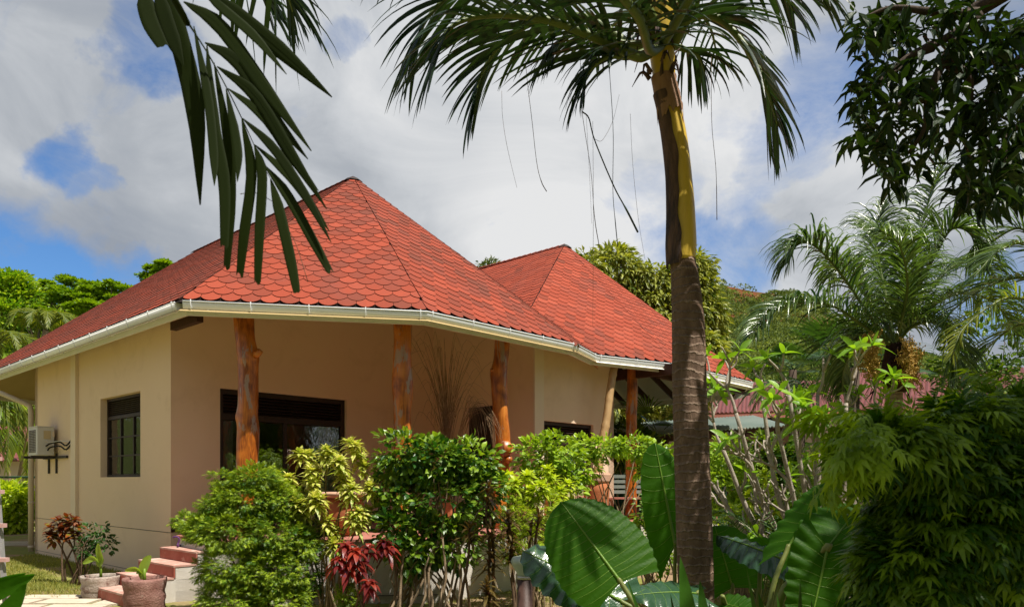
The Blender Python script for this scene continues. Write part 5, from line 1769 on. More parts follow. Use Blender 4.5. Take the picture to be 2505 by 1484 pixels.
def forks(p, d, ln, r, lvl):
    q = p + d * ln
    mid = p + d * ln * 0.5 + Vector((random.uniform(-0.03, 0.03), random.uniform(-0.03, 0.03), -0.01))
    limb_mb.tube(bez([p, mid, q], 7), [r - (r * 0.22) * i / 6 for i in range(7)], 8)
    if lvl == 0 or q.z > 3.0:
        tipsF.append((q, d)); return
    nb = random.choice((2, 2, 3))
    a0 = random.uniform(0, 6.28)
    for k in range(nb):
        a = a0 + k * 6.283 / nb + random.uniform(-0.4, 0.4)
        e1 = d.orthogonal().normalized(); e2 = d.cross(e1)
        dd = (d * 0.9 + (e1 * math.cos(a) + e2 * math.sin(a)) * 0.58 + Vector((0, 0, 0.16))).normalized()
        forks(q, dd, ln * random.uniform(0.68, 0.98), r * 0.77, lvl - 1)


fb = P(2010, 1484, 8.6); fb.z = -0.12
random.seed(21)
for (tx, ty, dD) in ((1765, 1090, 0.0), (1800, 1010, -0.3), (1865, 975, 0.3), (1930, 965, -0.2), (2000, 965, 0.2), (2070, 985, -0.2), (2125, 1040, 0.2), (1745, 1185, -0.1), (1905, 1060, -0.5), (1990, 1070, 0.5), (2060, 1090, 0.4)):
    q = P(tx, ty, 8.6 + dD)
    b = fb + Vector((random.uniform(-0.05, 0.05), random.uniform(-0.05, 0.05), 0.40))
    mid = (b + q) / 2 + Vector((-0.14 if tx < 1900 else 0.08 if tx > 2040 else 0, 0, -0.10))
    cp = bez([b, mid, q], 12)
    limb_mb.tube(cp, [0.040 - 0.018 * i / 11 for i in range(12)], 8)
    for fr_k in (5, 8, 11):
        d_ = (cp[fr_k] - cp[fr_k - 1]).normalized()
        sidev = Vector((random.uniform(-1, 1), random.uniform(-1, 1), 0.25)).normalized()
        forks(cp[fr_k], (d_ + sidev * (0.75 if fr_k < 11 else 0.3)).normalized(), random.uniform(0.20, 0.30), 0.020, 2)
limb_mb.tube([fb, fb + Vector((0, 0, 0.5))], [0.11, 0.09], 12)
limb_mb.build('branches', M_FRANGI, fr, True)
m_ = MB()
for (q, d) in tipsF:
    if random.random() < 0.7 and q.z > 2.25 or random.random() < 0.10:
        rosette(m_, q, random.choice((4, 5, 6)), random.uniform(0.18, 0.27), 0.038, 0.55, 0.3, d, 0.65)
tag(m_.build('leaves', L_FRANGI, fr, True), kind='stuff')
random.seed(5)

shrub('ixora_bush', 'green bush dotted with red flowers behind the frangipani', 'bush', P(2040, 1440, 10.4)[:2],
      [ell(2060, 1150, 10.5, 90, 80), ell(1990, 1230, 10.4, 70, 80), ell(2120, 1230, 10.4, 70, 90), ell(2040, 1320, 10.2, 90, 80), ell(2180, 1120, 10.8, 70, 90)], L_HEDGE, 560, 10, 0.13, 0.07, wid=0.45, nstem=12, sep=0.4, tonebase=0.55)
ix = bpy.data.objects['ixora_bush']
m_ = MB()
for k in range(26):
    q = P(random.uniform(1975, 2110), random.uniform(1040, 1320), 9.75 + random.uniform(-0.1, 0.1))
    for j in range(12):
        a = random.uniform(0, 6.28); b = random.uniform(0, 1.2)
        d = Vector((math.cos(a) * math.sin(b), math.sin(a) * math.sin(b), math.cos(b)))
        s = d.orthogonal().normalized() * 0.012; c = q + d * 0.03
        m_.face([c - s, c + d.cross(s), c + s, c - d.cross(s)], random.random())
tag(m_.build('flower_heads', L_FLOWER, ix), kind='stuff')


def cycad(label, c, n, ln, rise, group=None, spread=(0, 6.283), name='cycad', mat=None, leaf=0.16):
    t = thing(name, label, name, (c[0], c[1], ground_z(c[0], c[1])), group)
    for k in range(n):
        a = spread[0] + (spread[1] - spread[0]) * k / n + random.uniform(-0.15, 0.15)
        d = Vector((math.cos(a), math.sin(a), 0))
        L_ = ln * random.uniform(0.8, 1.1); el = rise * random.uniform(0.6, 1.2)
        b = Vector((c[0], c[1], 0.15))
        frond(t, 'frond', [b, b + d * L_ * 0.35 + Z3 * el * 0.7, b + d * L_ * 0.75 + Z3 * el, b + d * L_ + Z3 * el * 0.75], 30, leaf, 0.008, mat or L_FERN, 0.3, 1.15, r0=0.010, start=0.15, nseg=3, bend=0.3)
    return t


cycad('dark fern-like cycad fronds arching behind the upright elephant ear leaf', P(1960, 1400, 7.6)[:2], 17, 1.05, 0.95)
cycad('low green cycad just right of the palm trunk', P(1860, 1400, 8.6)[:2], 12, 0.9, 0.85)
cycad('dark cycad at the left edge of the big shaded bush', P(2060, 1440, 7.0)[:2], 13, 0.9, 0.8)

# ================================================================== ELEPHANT EARS
def alo(parent, J, T, nrm, wr, mat, wave=0.03, nv=9, fold=0.0, petiole=None, pr=0.016, label=None, asym=(1, 1), edge=0.02, curl=0.0, lobes=0.20):
    """one heart-shaped blade from stalk joint J to tip T"""
    J = Vector(J); T = Vector(T)
    ax = T - J; L_ = ax.length; ax.normalize()
    nrm = Vector(nrm); nrm = (nrm - ax * nrm.dot(ax)).normalized()
    sd = ax.cross(nrm).normalized()
    NT_, NS = 40, 9
    ph = random.uniform(0, 6)

    def pt(t, s):
        w = wr * L_ * (max(1 - t ** 2.7, 0)) ** 0.56 * (0.78 + 0.22 * math.sin(math.pi / 2 * min(t / 0.32, 1)))
        a = abs(s)
        sk = -lobes * L_ * (1 - t) ** 2.2 * a ** 1.2 * 1.5 + 0.10 * L_ * a * a * (t ** 0.5) * (1 - t)
        sc_ = asym[0] if s < 0 else asym[1]
        ed = 1 + edge * math.sin(t * nv * 6.283 * 0.9 + ph + (2 if s < 0 else 0)) * a
        z = wave * L_ * math.sin(t * nv * 6.283 + ph) * a ** 1.6 * (1 - 0.4 * t) + fold * w * a - 0.16 * L_ * t * t * curl - 0.05 * L_ * a * a
        return J + ax * (t * L_ + sk) + sd * (s * w * sc_ * ed * math.cos(fold * 0.6)) + nrm * z
    ss = [-1 + 2 * j / (2 * NS) for j in range(2 * NS + 1)]
    rows = [[pt(i / NT_, s) for s in ss] for i in range(NT_ + 1)]
    m_ = MB()
    m_.grid(rows, False, random.uniform(0.3, 0.7))
    bl = m_.build('leaf', mat, parent, True)
    if label: bl['label'] = label
    ve = MB()
    mid = [pt(i / 24, 0) + nrm * 0.002 for i in range(25)]
    r_m = 0.011 * L_ / 0.65
    ve.tube(mid, [r_m * (1 - 0.8 * i / 24) for i in range(25)], 8)
    for k in range(nv):
        t = 0.02 + 0.86 * k / (nv - 1) + (random.uniform(-0.012, 0.012) if k else 0)
        for sg in (-1, 1):
            tt = [(t + 0.05 * q * q, sg * q * 0.97) for q in [j / 10 for j in range(11)]]
            ve.tube([pt(min(a, 1), b) for (a, b) in tt], [r_m * 0.22 * (1 - 0.7 * j / 10) for j in range(11)], 5)
    ve.build('vein', M_VEIN, bl, True)
    if petiole:
        p_ = MB()
        cp = bez([Vector(q) for q in petiole] + [J, J + ax * 0.03], 18)
        p_.tube(cp, [pr * (1.35 - 0.6 * i / 17) for i in range(18)], 10)
        p_.build('leaf_stalk', M_ALOSTEM, bl, True)
    return bl


random.seed(33)
el1 = thing('elephant_ear_plant', 'elephant ear plant whose huge round veined leaf stands left of the palm trunk', 'plant', P(1640, 1790, 4.6))
el1.location.z = -0.1
b1 = P(1640, 1790, 4.6)
alo(el1, P(1519, 1424, 4.55), P(1372, 1222, 4.75), (0.12, -1, 0.18), 0.50, L_ALO, wave=0.014, nv=13, petiole=[b1, P(1600, 1560, 4.5), P(1560, 1490, 4.5)], pr=0.017, label='largest round leaf, facing the camera', curl=0.3, edge=0.02, lobes=0.07)
alo(el1, P(1520, 1470, 5.0), P(1283, 1336, 5.1), (-0.35, -0.62, 0.75), 0.34, L_ALOTOP, wave=0.035, nv=9, petiole=[b1, P(1600, 1540, 4.9)], label='dark bluish glossy leaf behind the largest one', curl=0.5, edge=0.05)
alo(el1, P(1712, 1452, 5.15), P(1560, 1432, 5.0), (-0.1, -0.45, 0.9), 0.40, L_ALOTOP, wave=0.02, nv=7, petiole=[b1, P(1700, 1540, 4.9)], label='grey-green leaf seen from above beside the trunk', curl=1.0)
el2 = thing('elephant_ear_plant', 'elephant ear plant with upright and folded leaves right of the palm trunk', 'plant', P(1800, 1650, 5.9))
el2.location.z = -0.1
b2 = P(1800, 1650, 5.9); b2.z = -0.1
alo(el2, P(1652, 1335, 6.1), P(1602, 1082, 6.2), (0.15, -1, 0.1), 0.27, L_ALO, wave=0.01, nv=9, petiole=[b2, P(1665, 1500, 6.1)], label='narrow upright leaf just left of the trunk', asym=(0.9, 1.1))
alo(el2, P(1792, 1437, 5.9), P(1748, 1285, 5.95), (0.05, -1, 0.15), 0.62, L_ALO, wave=0.01, nv=8, petiole=[b2, P(1785, 1520, 5.9)], label='broad green leaf against the right side of the trunk', asym=(1, 1), lobes=0.1)
alo(el2, P(1918, 1368, 5.3), P(1756, 1299, 5.5), (-0.25, -0.5, 0.85), 0.30, L_ALOTOP, wave=0.03, nv=8, petiole=[b2, P(1860, 1560, 5.4), P(1905, 1440, 5.3)], label='glossy folded leaf catching the light right of the trunk', curl=0.5, fold=-0.3)
alo(el2, P(1860, 1385, 5.6), P(1905, 1330, 5.5), (-0.2, -0.9, 0.2), 0.9, L_ALO, wave=0.02, nv=7, petiole=[b2, P(1850, 1500, 5.6)], label='small dark leaf under the glossy one', curl=0.2)
alo(el2, P(1768, 1475, 5.2), P(1840, 1492, 5.0), (0, -0.7, 0.7), 0.6, L_ALO, wave=0.03, nv=6, petiole=[b2], label='low leaf at the foot of the trunk')
el3 = thing('elephant_ear_plant', 'elephant ear plant with thick olive stalks at the left edge of the dark bush', 'plant', P(1890, 1800, 4.4))
el3.location.z = -0.1
b3 = P(1885, 1800, 4.4); b3.z = -0.1
alo(el3, P(1925, 1345, 4.6), P(2022, 1176, 4.7), (-0.75, -0.6, 0.15), 0.27, L_ALO, wave=0.02, nv=8, petiole=[b3, P(1880, 1500, 4.5)], pr=0.015, label='tall leaf standing upright with its tip to the right', asym=(1.2, 0.3), edge=0.05)
alo(el3, P(2025, 1335, 4.1), P(1975, 1560, 4.0), (-0.1, -1, 0.1), 0.36, L_ALO, wave=0.03, nv=9, petiole=[b3, P(1900, 1500, 4.2), P(1960, 1400, 4.15)], pr=0.021, label='huge leaf hanging from the thick stalk', edge=0.04)
alo(el3, P(2030, 1332, 4.15), P(2110, 1225, 4.3), (-0.4, -0.8, 0.3), 0.55, L_ALO, wave=0.03, nv=7, label='leaf with a yellowing upper edge', edge=0.06, curl=0.6)


def strap(parent, name, a, b, w, D, mat, lean=0.03, face=0.3):
    a = P(a[0], a[1], D); b = P(b[0], b[1], D + lean)
    cp = bez([b, (a + b) / 2 + Vector((lean, -0.02, 0)), a], 14)
    rows = []
    for j, p in enumerate(cp):
        s = j / 13
        ww = w / 2 / 1807.8 * D * (math.sin(math.pi * min(0.42 + s * 0.58, 1)) ** 0.8)
        sd = Vector((math.cos(face), math.sin(face), 0))
        nn = Vector((math.sin(face), -math.cos(face), 0))
        rows.append([p - sd * ww + nn * ww * 0.3, p, p + sd * ww + nn * ww * 0.3])
    m_ = MB(); m_.grid(rows, False, random.random())
    return m_.build(name, mat, parent, True)


st1 = thing('strap_leaf_plant', 'clump of upright pointed strap leaves in front of the foot of the palm trunk', 'plant', (P(1670, 1700, 4.2).x, 4.2, -0.1))
for (a, b, w) in (((1664, 1360), (1668, 1700), 66), ((1712, 1416), (1700, 1700), 54), ((1530, 1405), (1600, 1700), 18), ((1640, 1450), (1650, 1700), 20), ((1735, 1470), (1720, 1700), 24)):
    strap(st1, 'leaf', a, b, w, 4.2 + random.uniform(-0.15, 0.1), L_STRAP, face=random.uniform(-0.5, 0.5))
st2 = thing('strap_leaf_plant', 'row of pointed strap leaves along the bottom edge under the folded elephant ear', 'plant', (P(1880, 1700, 4.1).x, 4.1, -0.1))
for (a, b, w) in (((1826, 1385), (1845, 1700), 16), ((1855, 1446), (1860, 1700), 50), ((1900, 1448), (1890, 1700), 26), ((1958, 1414), (1905, 1700), 28), ((1805, 1470), (1830, 1700), 22), ((1985, 1465), (1960, 1700), 26)):
    strap(st2, 'leaf', a, b, w, 4.1 + random.uniform(-0.15, 0.1), L_STRAP, face=random.uniform(-0.5, 0.5))
# lower left corner leaves
st3 = thing('banana_plant', 'dark green broad leaf tips poking in at the lower left corner', 'plant', (P(-90, 1600, 3.0).x, 3.0, 0))
for (pp, w, D) in (([(-120, 1560), (-40, 1470), (30, 1432), (83, 1405)], 40, 3.0), ([(-110, 1600), (-30, 1540), (30, 1480), (62, 1428)], 52, 2.9), ([(-120, 1500), (-50, 1440), (10, 1420), (62, 1402)], 24, 3.05)):
    base_ = Vector((P(-90, 1600, 3.0).x, 3.0, 0.0))
    cp = bez([base_ + Vector((0.02, 0, 0.3))] + [P(x, y, D) for (x, y) in pp], 24)
    rows = []
    for j, p in enumerate(cp):
        s = j / 23
        ww = w / 2 / 1807.8 * D * max(math.sin(math.pi * min(max(s - 0.15, 0.02) / 0.85, 0.995)) ** 0.6, 0.12)
        t = (cp[min(j + 1, 23)] - cp[max(j - 1, 0)]).normalized()
        sd = t.cross(Vector((0.3, 1, 0.2))).normalized()
        rows.append([p - sd * ww, p + Vector((0, 0.01, 0)), p + sd * ww])
    m_ = MB(); m_.grid(rows, False, 0.5)
    m_.build('leaf', L_ALO, st3, True)

# ================================================================== SMALL THINGS
def CC(x, y, D):     # enlarged view of the lower left corner
    return P((x * 0.3593) * 0.6116, (1900 + y * 0.3593) * 0.6116, D)


def grow_pot(label, c, r, h, mat, sag, leaves, D):
    t = thing('plant_pot', label, 'potted plant', c)
    prof = [(r * 0.88, 0.0), (r * 0.96, h * 0.15), (r * 0.93, h * 0.33), (r * 1.02, h * 0.45), (r * 0.95, h * 0.62), (r * 1.0, h * 0.75), (r * 1.03, h * 0.93), (r * 1.0, h), (r * 0.93, h * 0.98), (r * 0.92, h * 0.84)]
    rows = []
    n = 26
    for k, (rr, z) in enumerate(prof):
        rows.append([Vector(c) + Vector((rr * math.cos(a) * (1 + sag * math.sin(2 * a + k)), rr * math.sin(a) * (1 + sag * math.cos(3 * a + k * 0.7)), z + 0.02 * sag * 10 * math.sin(2 * a) * z)) for a in [2 * math.pi * j / n for j in range(n)]])
    m_ = MB(); m_.grid(rows, True, 0.5, False)
    m_.build('pot', mat, t, True)
    m_ = MB(); m_.lathe(Vector(c) + Vector((0, 0, h * 0.84)), [(r * 0.9, 0), (r * 0.45, 0.012), (0.02, 0.02)], 18, wob=0.01)
    m_.build('soil', M_SOIL, t, True)
    top = Vector(c) + Vector((0, 0, h * 0.86))
    m_ = MB()
    m_.tube([top, top + Z3 * 0.10, top + Z3 * 0.17], [0.022, 0.017, 0.012], 8)
    m_.build('stalk', L_BANANA, t, True)
    for (pp, w) in leaves:
        cp = bez([top + Z3 * 0.12] + [CC(x, y, D) for (x, y) in pp], 16)
        rows = []
        for j, p in enumerate(cp):
            s = j / 15
            ww = w * (0.12 + 0.88 * max(math.sin(math.pi * min(max((s - 0.15) / 0.85, 0), 0.99)), 0) ** 0.6) if s > 0.15 else w * 0.12
            tt = (cp[min(j + 1, 15)] - cp[max(j - 1, 0)]).normalized()
            sd = tt.cross(Vector((0.5, 1, 0.3))).normalized()
            nn = tt.cross(sd)
            rows.append([p - sd * ww + nn * ww * 0.3, p - sd * ww * 0.5 + nn * ww * 0.1, p, p + sd * ww * 0.5 + nn * ww * 0.1, p + sd * ww + nn * ww * 0.3])
        m_ = MB(); m_.grid(rows, False, random.random())
        m_.build('leaf', L_BANANA, t, True)
    return t


grow_pot('greyish sagging fibre pot with a two-leaved banana shoot, left of the steps', Vector((-5.72, 10.28, 0.0)), 0.25, 0.30, M_FIBREPOT, 0.03,
         [([(1105, 1000), (1130, 930), (1110, 850), (1095, 755)], 0.075), ([(1090, 960), (1040, 920), (980, 950), (920, 978)], 0.042), ([(1120, 980), (1150, 930), (1150, 965)], 0.02)], 10.25)
grow_pot('purple-brown wrinkled fibre pot with a banana shoot, in front of the steps', Vector((-4.45, 8.95, 0.0)), 0.24, 0.44, M_REDPOT, 0.025,
         [([(1590, 1130), (1600, 1060), (1640, 960), (1680, 893)], 0.072), ([(1575, 1090), (1530, 1045), (1460, 1045), (1392, 1062)], 0.034), ([(1580, 1100), (1545, 1075), (1520, 1095)], 0.022)], 9.0)

m_ = MB()
c = Vector((-5.72, 10.98, 0.02))
m_.lathe(c, [(0.16, 0.0), (0.19, 0.02), (0.20, 0.13), (0.215, 0.135), (0.215, 0.115), (0.20, 0.12)], 20)
m_.build('tub', M_GREYPLASTIC, None, True, loc=c)
tubo = bpy.data.objects['tub']; tag(tubo, 'low grey plastic tub with a red rim between the grey pot and the steps', 'tub')
m_ = MB(); m_.lathe(c + Z3 * 0.13, [(0.19, 0.0), (0.23, 0.0), (0.235, 0.018), (0.225, 0.026), (0.19, 0.02)], 24)
m_.build('rim', M_REDPLASTIC, tubo, True)
cane_pts = [CC(1975, 790, 10.75), CC(1985, 750, 10.75), CC(1995, 715, 10.75), CC(1985, 690, 10.75), CC(1950, 682, 10.75), CC(1925, 692, 10.75)]
m_ = MB(); m_.tube(bez([P3 - U3 * 0.72 - V3 * 0.15 + Z3 * 0.66] + cane_pts, 26), 0.013, 8)
tag(m_.build('walking_cane', M_PURPLE, None, True, loc=cane_pts[0]), 'dark purple hooked cane handle above the top red step', 'cane')

# ladder at the left edge
LDX = -14
lad = thing('ladder', 'aluminium ladder with pinkish rungs, cut off by the left edge of the photograph', 'ladder', (-4.75, 6.4, 0))
LD = 6.4
topR = P(-26, 900, LD + 0.5); botR = P(26, 1560, LD)
botR.z = 0.0
botR.x = P(10, 1484, LD).x + 0.05
off = Vector((-0.42, 0, 0))
for o_ in (Vector((0, 0, 0)), off):
    m_ = MB()
    a = Vector((topR.x, topR.y, 2.6)) + o_; b = botR + o_
    d = (a - b); Ln = d.length; d.normalize()
    sx_ = Vector((1, 0, 0)); sx_ = (sx_ - d * sx_.dot(d)).normalized()
    m_.box((a + b) / 2, 0.022, 0.05, Ln, sx_, sx_.cross(d), d)
    m_.build('rail', M_ALU, lad)
for k in range(8):
    f_ = 0.12 + k * 0.115
    c = botR + (Vector((topR.x, topR.y, 2.6)) - botR) * f_
    m_ = MB(); m_.box(c + off / 2 + Vector((0.02, -0.04, 0)), 0.53, 0.05, 0.035)
    m_.build('rung', M_PINKRUNG, lad)

# bollard lamp
bl = thing('bollard_lamp', 'brown garden bollard lamp with a pale dome cap left of the big leaf', 'garden lamp', (P(1284, 1600, 7.0).x, 7.0, -0.1))
bx_ = P(1284, 1600, 7.0).x
m_ = MB(); m_.lathe(Vector((bx_, 7.0, -0.1)), [(0.10, 0), (0.10, 0.02), (0.072, 0.025), (0.072, 0.78)], 20)
m_.build('post', M_LAMPPOST, bl, True)
zt = P(1284, 1393, 7.0).z
m_ = MB(); m_.lathe(Vector((bx_, 7.0, 0.68)), [(0.075, 0), (0.078, 0.02), (0.075, 0.03)], 20)
m_.build('collar', M_ALU, bl, True)
m_ = MB(); m_.lathe(Vector((bx_, 7.0, 0.70)), [(0.07, 0), (0.075, 0.03), (0.125, 0.12), (0.135, 0.15), (0.115, 0.185), (0.05, 0.20), (0.01, 0.203)], 28)
m_.build('lamp_cap', M_LAMPGLASS, bl, True)

# big bowl planter on the deck
bw = thing('terracotta_bowl', 'wide terracotta urn with a pale stone rim on the deck behind the croton', 'planter', P(835, 1290, 10.9))
bw.location.z = FLOOR
bc = Vector((P(838, 1290, 10.95).x, 10.95, FLOOR))
m_ = MB(); m_.lathe(bc, [(0.16, 0), (0.20, 0.04), (0.30, 0.20), (0.33, 0.36), (0.30, 0.50), (0.27, 0.56)], 28)
m_.build('body', M_TERRA, bw, True)
m_ = MB(); m_.lathe(bc + Z3 * 0.56, [(0.27, 0), (0.40, 0.03), (0.42, 0.06), (0.40, 0.085), (0.33, 0.07)], 30, wob=0.004)
m_.build('rim', M_TERRALT, bw, True)
m_ = MB()
for (x, y, ln, w, ax) in ((885, 1150, 0.30, 0.05, (0.5, 0, 1)), (862, 1150, 0.26, 0.045, (-0.1, 0, 1)), (800, 1140, 0.24, 0.04, (-0.5, 0, 1)), (828, 1135, 0.22, 0.04, (0.2, 0, 1))):
    rosette(m_, P(x, y + 22, 10.8), 2, ln, w, 0.6, 0.15, ax, 0.9)
m_.tube([bc + Z3 * 0.5, bc + Z3 * 0.95], [0.03, 0.02], 8)
m_.build('pale_leaves', L_BANANA, bw, True)

bp_ = thing('terracotta_pot', 'tall straight terracotta pot with banded rim, holding the leaning bamboo', 'pot', (P(1459, 1250, 14.4).x, 14.4, FLOOR))
c = Vector((P(1459, 1250, 14.4).x, 14.4, FLOOR))
m_ = MB(); m_.lathe(c, [(0.21, 0), (0.235, 0.3), (0.255, 0.60), (0.26, 0.78)], 28)
m_.build('body', M_TERRA, bp_, True)
m_ = MB()
m_.lathe(c + Z3 * 0.78, [(0.26, 0)] + [(0.275 + (0.01 if k % 2 else 0), 0.02 + 0.018 * k) for k in range(9)] + [(0.24, 0.19), (0.24, 0.10), (0.02, 0.09)], 28)
m_.build('rim', M_TERRALT, bp_, True)

# dry grasses on the veranda
dg = thing('dried_grass_bunch', 'tall bunch of dry brown grass stalks between the second and third posts', 'dried grass', (P(1095, 1250, 13.0).x, 13.0, FLOOR))
m_ = MB()
c = Vector((P(1095, 1250, 13.0).x, 13.0, FLOOR))
m_.lathe(c, [(0.13, 0), (0.17, 0.2), (0.15, 0.42), (0.12, 0.45)], 20)
m_.build('pot', M_TERRA, dg, True)
m_ = MB()
random.seed(9)
for k in range(95):
    x1 = random.gauss(1085, 42); y1 = random.uniform(815, 1020)
    lean = (x1 - 1085) / 60
    q0 = c + Vector((random.uniform(-0.08, 0.08), random.uniform(-0.08, 0.08), 0.4))
    q2 = P(x1, y1, 13.0 + random.uniform(-0.35, 0.35))
    q1 = (q0 + q2) / 2 + Vector((-lean * 0.12, 0, 0.25))
    end = q2 + Vector((lean * random.uniform(0.1, 0.4), random.uniform(-0.2, 0.1), -random.uniform(0.0, 0.35)))
    cp = bez([q0, q1, q2, end], 12)
    m_.tube(cp, [0.005 * (1 - i / 12) + 0.001 for i in range(12)], 4)
for k in range(26):      # pale arching tips caught by the sun
    q0 = P(1130 + random.uniform(-10, 10), 1060, 12.7)
    xx = random.uniform(1150, 1225)
    q1 = P(1130 + (xx - 1130) * 0.5, 985 + random.uniform(-20, 25), 12.5)
    q2 = P(xx, 1010 + (xx - 1150) * 0.6 + random.uniform(-20, 30), 12.4)
    q3 = q2 + Vector((0.05, 0, -0.35))
    m_.tube(bez([c + Vector((0.04, -0.05, 0.4)), q0, q1, q2, q3], 16), [0.004 * (1 - i / 17) + 0.001 for i in range(16)], 4)
tag(m_.build('stalks', M_STRAW, dg, True), kind='stuff')

# wooden lounger / table glimpsed behind the hedge
tb = thing('veranda_bench', 'red slatted wooden bench on the deck seen through the hedge stems', 'bench', (P(1560, 1200, 15.8).x, 15.6, FLOOR))
tcx = P(1565, 1200, 15.6).x
for k in range(5):
    m_ = MB(); m_.box((tcx, 15.35 + 0.1 * k, FLOOR + 0.45), 1.5, 0.08, 0.03)
    m_.build('seat_slat', M_DECK, tb)
for k in range(4):
    m_ = MB(); m_.box((tcx, 15.85, FLOOR + 0.58 + 0.11 * k), 1.5, 0.025, 0.07)
    m_.build('back_slat', M_GREENROOF, tb)
for (dx, dy) in ((-0.7, 0), (0.7, 0), (-0.7, 0.45), (0.7, 0.45)):
    m_ = MB(); m_.box((tcx + dx, 15.37 + dy, FLOOR + (0.22 if dy == 0 else 0.48)), 0.06, 0.06, 0.44 if dy == 0 else 0.96)
    m_.build('leg', M_RAFTER, tb)

# ================================================================== paving
path = bpy.data.objects.new('path', None); COL.objects.link(path); path.location = (-5.8, 9.6, 0); tag(path, kind='structure')
random.seed(14)
for (x0, x1, y0, y1) in ((-6.75, -5.93, 10.02, 10.36), (-6.95, -6.28, 9.58, 9.96), (-6.22, -5.52, 9.58, 9.96), (-5.46, -4.95, 9.56, 9.9), (-6.7, -5.95, 9.12, 9.5), (-5.9, -5.15, 9.12, 9.5), (-7.7, -7.02, 9.6, 10.0), (-7.6, -6.78, 9.1, 9.5), (-6.4, -5.6, 8.62, 9.04), (-5.5, -4.7, 8.6, 9.04), (-6.0, -5.2, 8.1, 8.5)):
    m_ = MB()
    g = 0.015
    zz = 0.018 + random.uniform(0, 0.012)
    pl_ = [(x0 + random.uniform(0, g), y0 + random.uniform(0, g)), (x1 - random.uniform(0, g), y0 + random.uniform(0, g)), (x1 - random.uniform(0, g), y1 - random.uniform(0, g)), (x0 + random.uniform(0, g), y1 - random.uniform(0, g))]
    m_.prism(pl_, -0.05, zz)
    m_.build('paving_slab', M_STONE, path)
path2 = bpy.data.objects.new('path', None); COL.objects.link(path2); path2.location = (5, 9.5, 0); tag(path2, kind='structure')
for k in range(7):
    q = P(2120 - k * 6, 1484 - k * 10, 9.3 + k * 0.62)
    m_ = MB()
    xs, ys = q.x + 0.18 * math.sin(k), q.y
    n = 7
    m_.prism([(xs + 0.42 * math.cos(6.283 * j / n) * random.uniform(0.85, 1.1), ys + 0.25 * math.sin(6.283 * j / n) * random.uniform(0.85, 1.1)) for j in range(n)], -0.2, -0.06)
    m_.build('paving_slab', M_STONE, path2)
# edging strip and lawn far left
m_ = MB(); m_.box((-13.0, 18.6, 0.03), 5.0, 0.18, 0.12)
tag(m_.build('kerb', M_STONE, None, loc=(-13, 18.6, 0)), kind='structure')

# grass
def grass(name, n, region, h, tone=0.6):
    pos = np.zeros((n, 3))
    pos[:, 0] = region[0] + (region[1] - region[0]) * RNG.random(n)
    pos[:, 1] = region[2] + (region[3] - region[2]) * RNG.random(n)
    # patchy
    f = np.sin(pos[:, 0] * 2.1 + 1) * np.sin(pos[:, 1] * 2.7) + np.sin(pos[:, 0] * 5.3 + pos[:, 1] * 4.1) * 0.6
    keep = (f + RNG.random(n) * 1.4 > 0.1)
    for (ax, ay) in ((pos[:, 0], pos[:, 1]),):
        d = (ax - P0.x) * VD.x + (ay - P0.y) * VD.y      # not inside the house
        keep &= ~((d > -0.02) & (ax < -5.2) & (ax > -11))
        keep &= ~((ax > -7.0) & (ax < -4.6) & (ay > 9.5) & (ay < 10.0))
        keep &= ~((ax > -6.7) & (ax < -4.6) & (ay > 9.05) & (ay < 9.55))
        keep &= ~((ax > -5.95) & (ax < -4.0) & (ay > 9.3) & (ay < 12))
        keep &= ~((ax > -6.8) & (ax < -5.9) & (ay > 10.0) & (ay < 10.4) & (RNG.random(n) < 0.9))
    pos = pos[keep]
    pos[:, 2] = np.array([ground_z(p[0], p[1]) for p in pos]) - 0.003
    m = len(pos)
    d = unit(m) * 0.75 + np.array([0, 0, 1.0])
    s = h * (0.4 + 0.9 * RNG.random(m))
    mb = MB()
    mb.scatter([(-0.5, 0, 0), (0.5, 0, 0), (0.2, 0.6, 0.05), (0, 1, 0.25)], [(0, 1, 2), (0, 2, 3)], frames(d, unit(m)), pos, np.stack([s * 0.14 + 0.002, s, s], 1), np.clip(RNG.random(m) * 0.9 + (tone - 0.5), 0, 1))
    return tag(mb.build(name, L_GRASS, None, loc=(0, 0, 0)), kind='stuff')


grass('lawn_grass', 110000, (-10.5, -4.3, 8.6, 18.0), 0.065)
grass('lawn_grass', 45000, (-1.0, 6.5, 5.5, 11.5), 0.05, 0.4)
m_ = MB()
pos = np.zeros((900, 3)); pos[:, 0] = RNG.uniform(-4, 6, 900); pos[:, 1] = RNG.uniform(7.5, 11.8, 900)
pos[:, 2] = np.array([ground_z(p[0], p[1]) for p in pos]) + 0.01
m_.scatter(T_OVAL[0], T_OVAL[1], frames(unit(900) * np.array([1, 1, 0.1]), np.array([[0, 0, 1.0]] * 900)), pos, np.stack([np.full(900, 0.03), np.full(900, 0.07), np.full(900, 0.07)], 1), RNG.random(900))
tag(m_.build('leaf_litter', L_BRONZE, None, loc=(0, 0, 0)), kind='stuff')

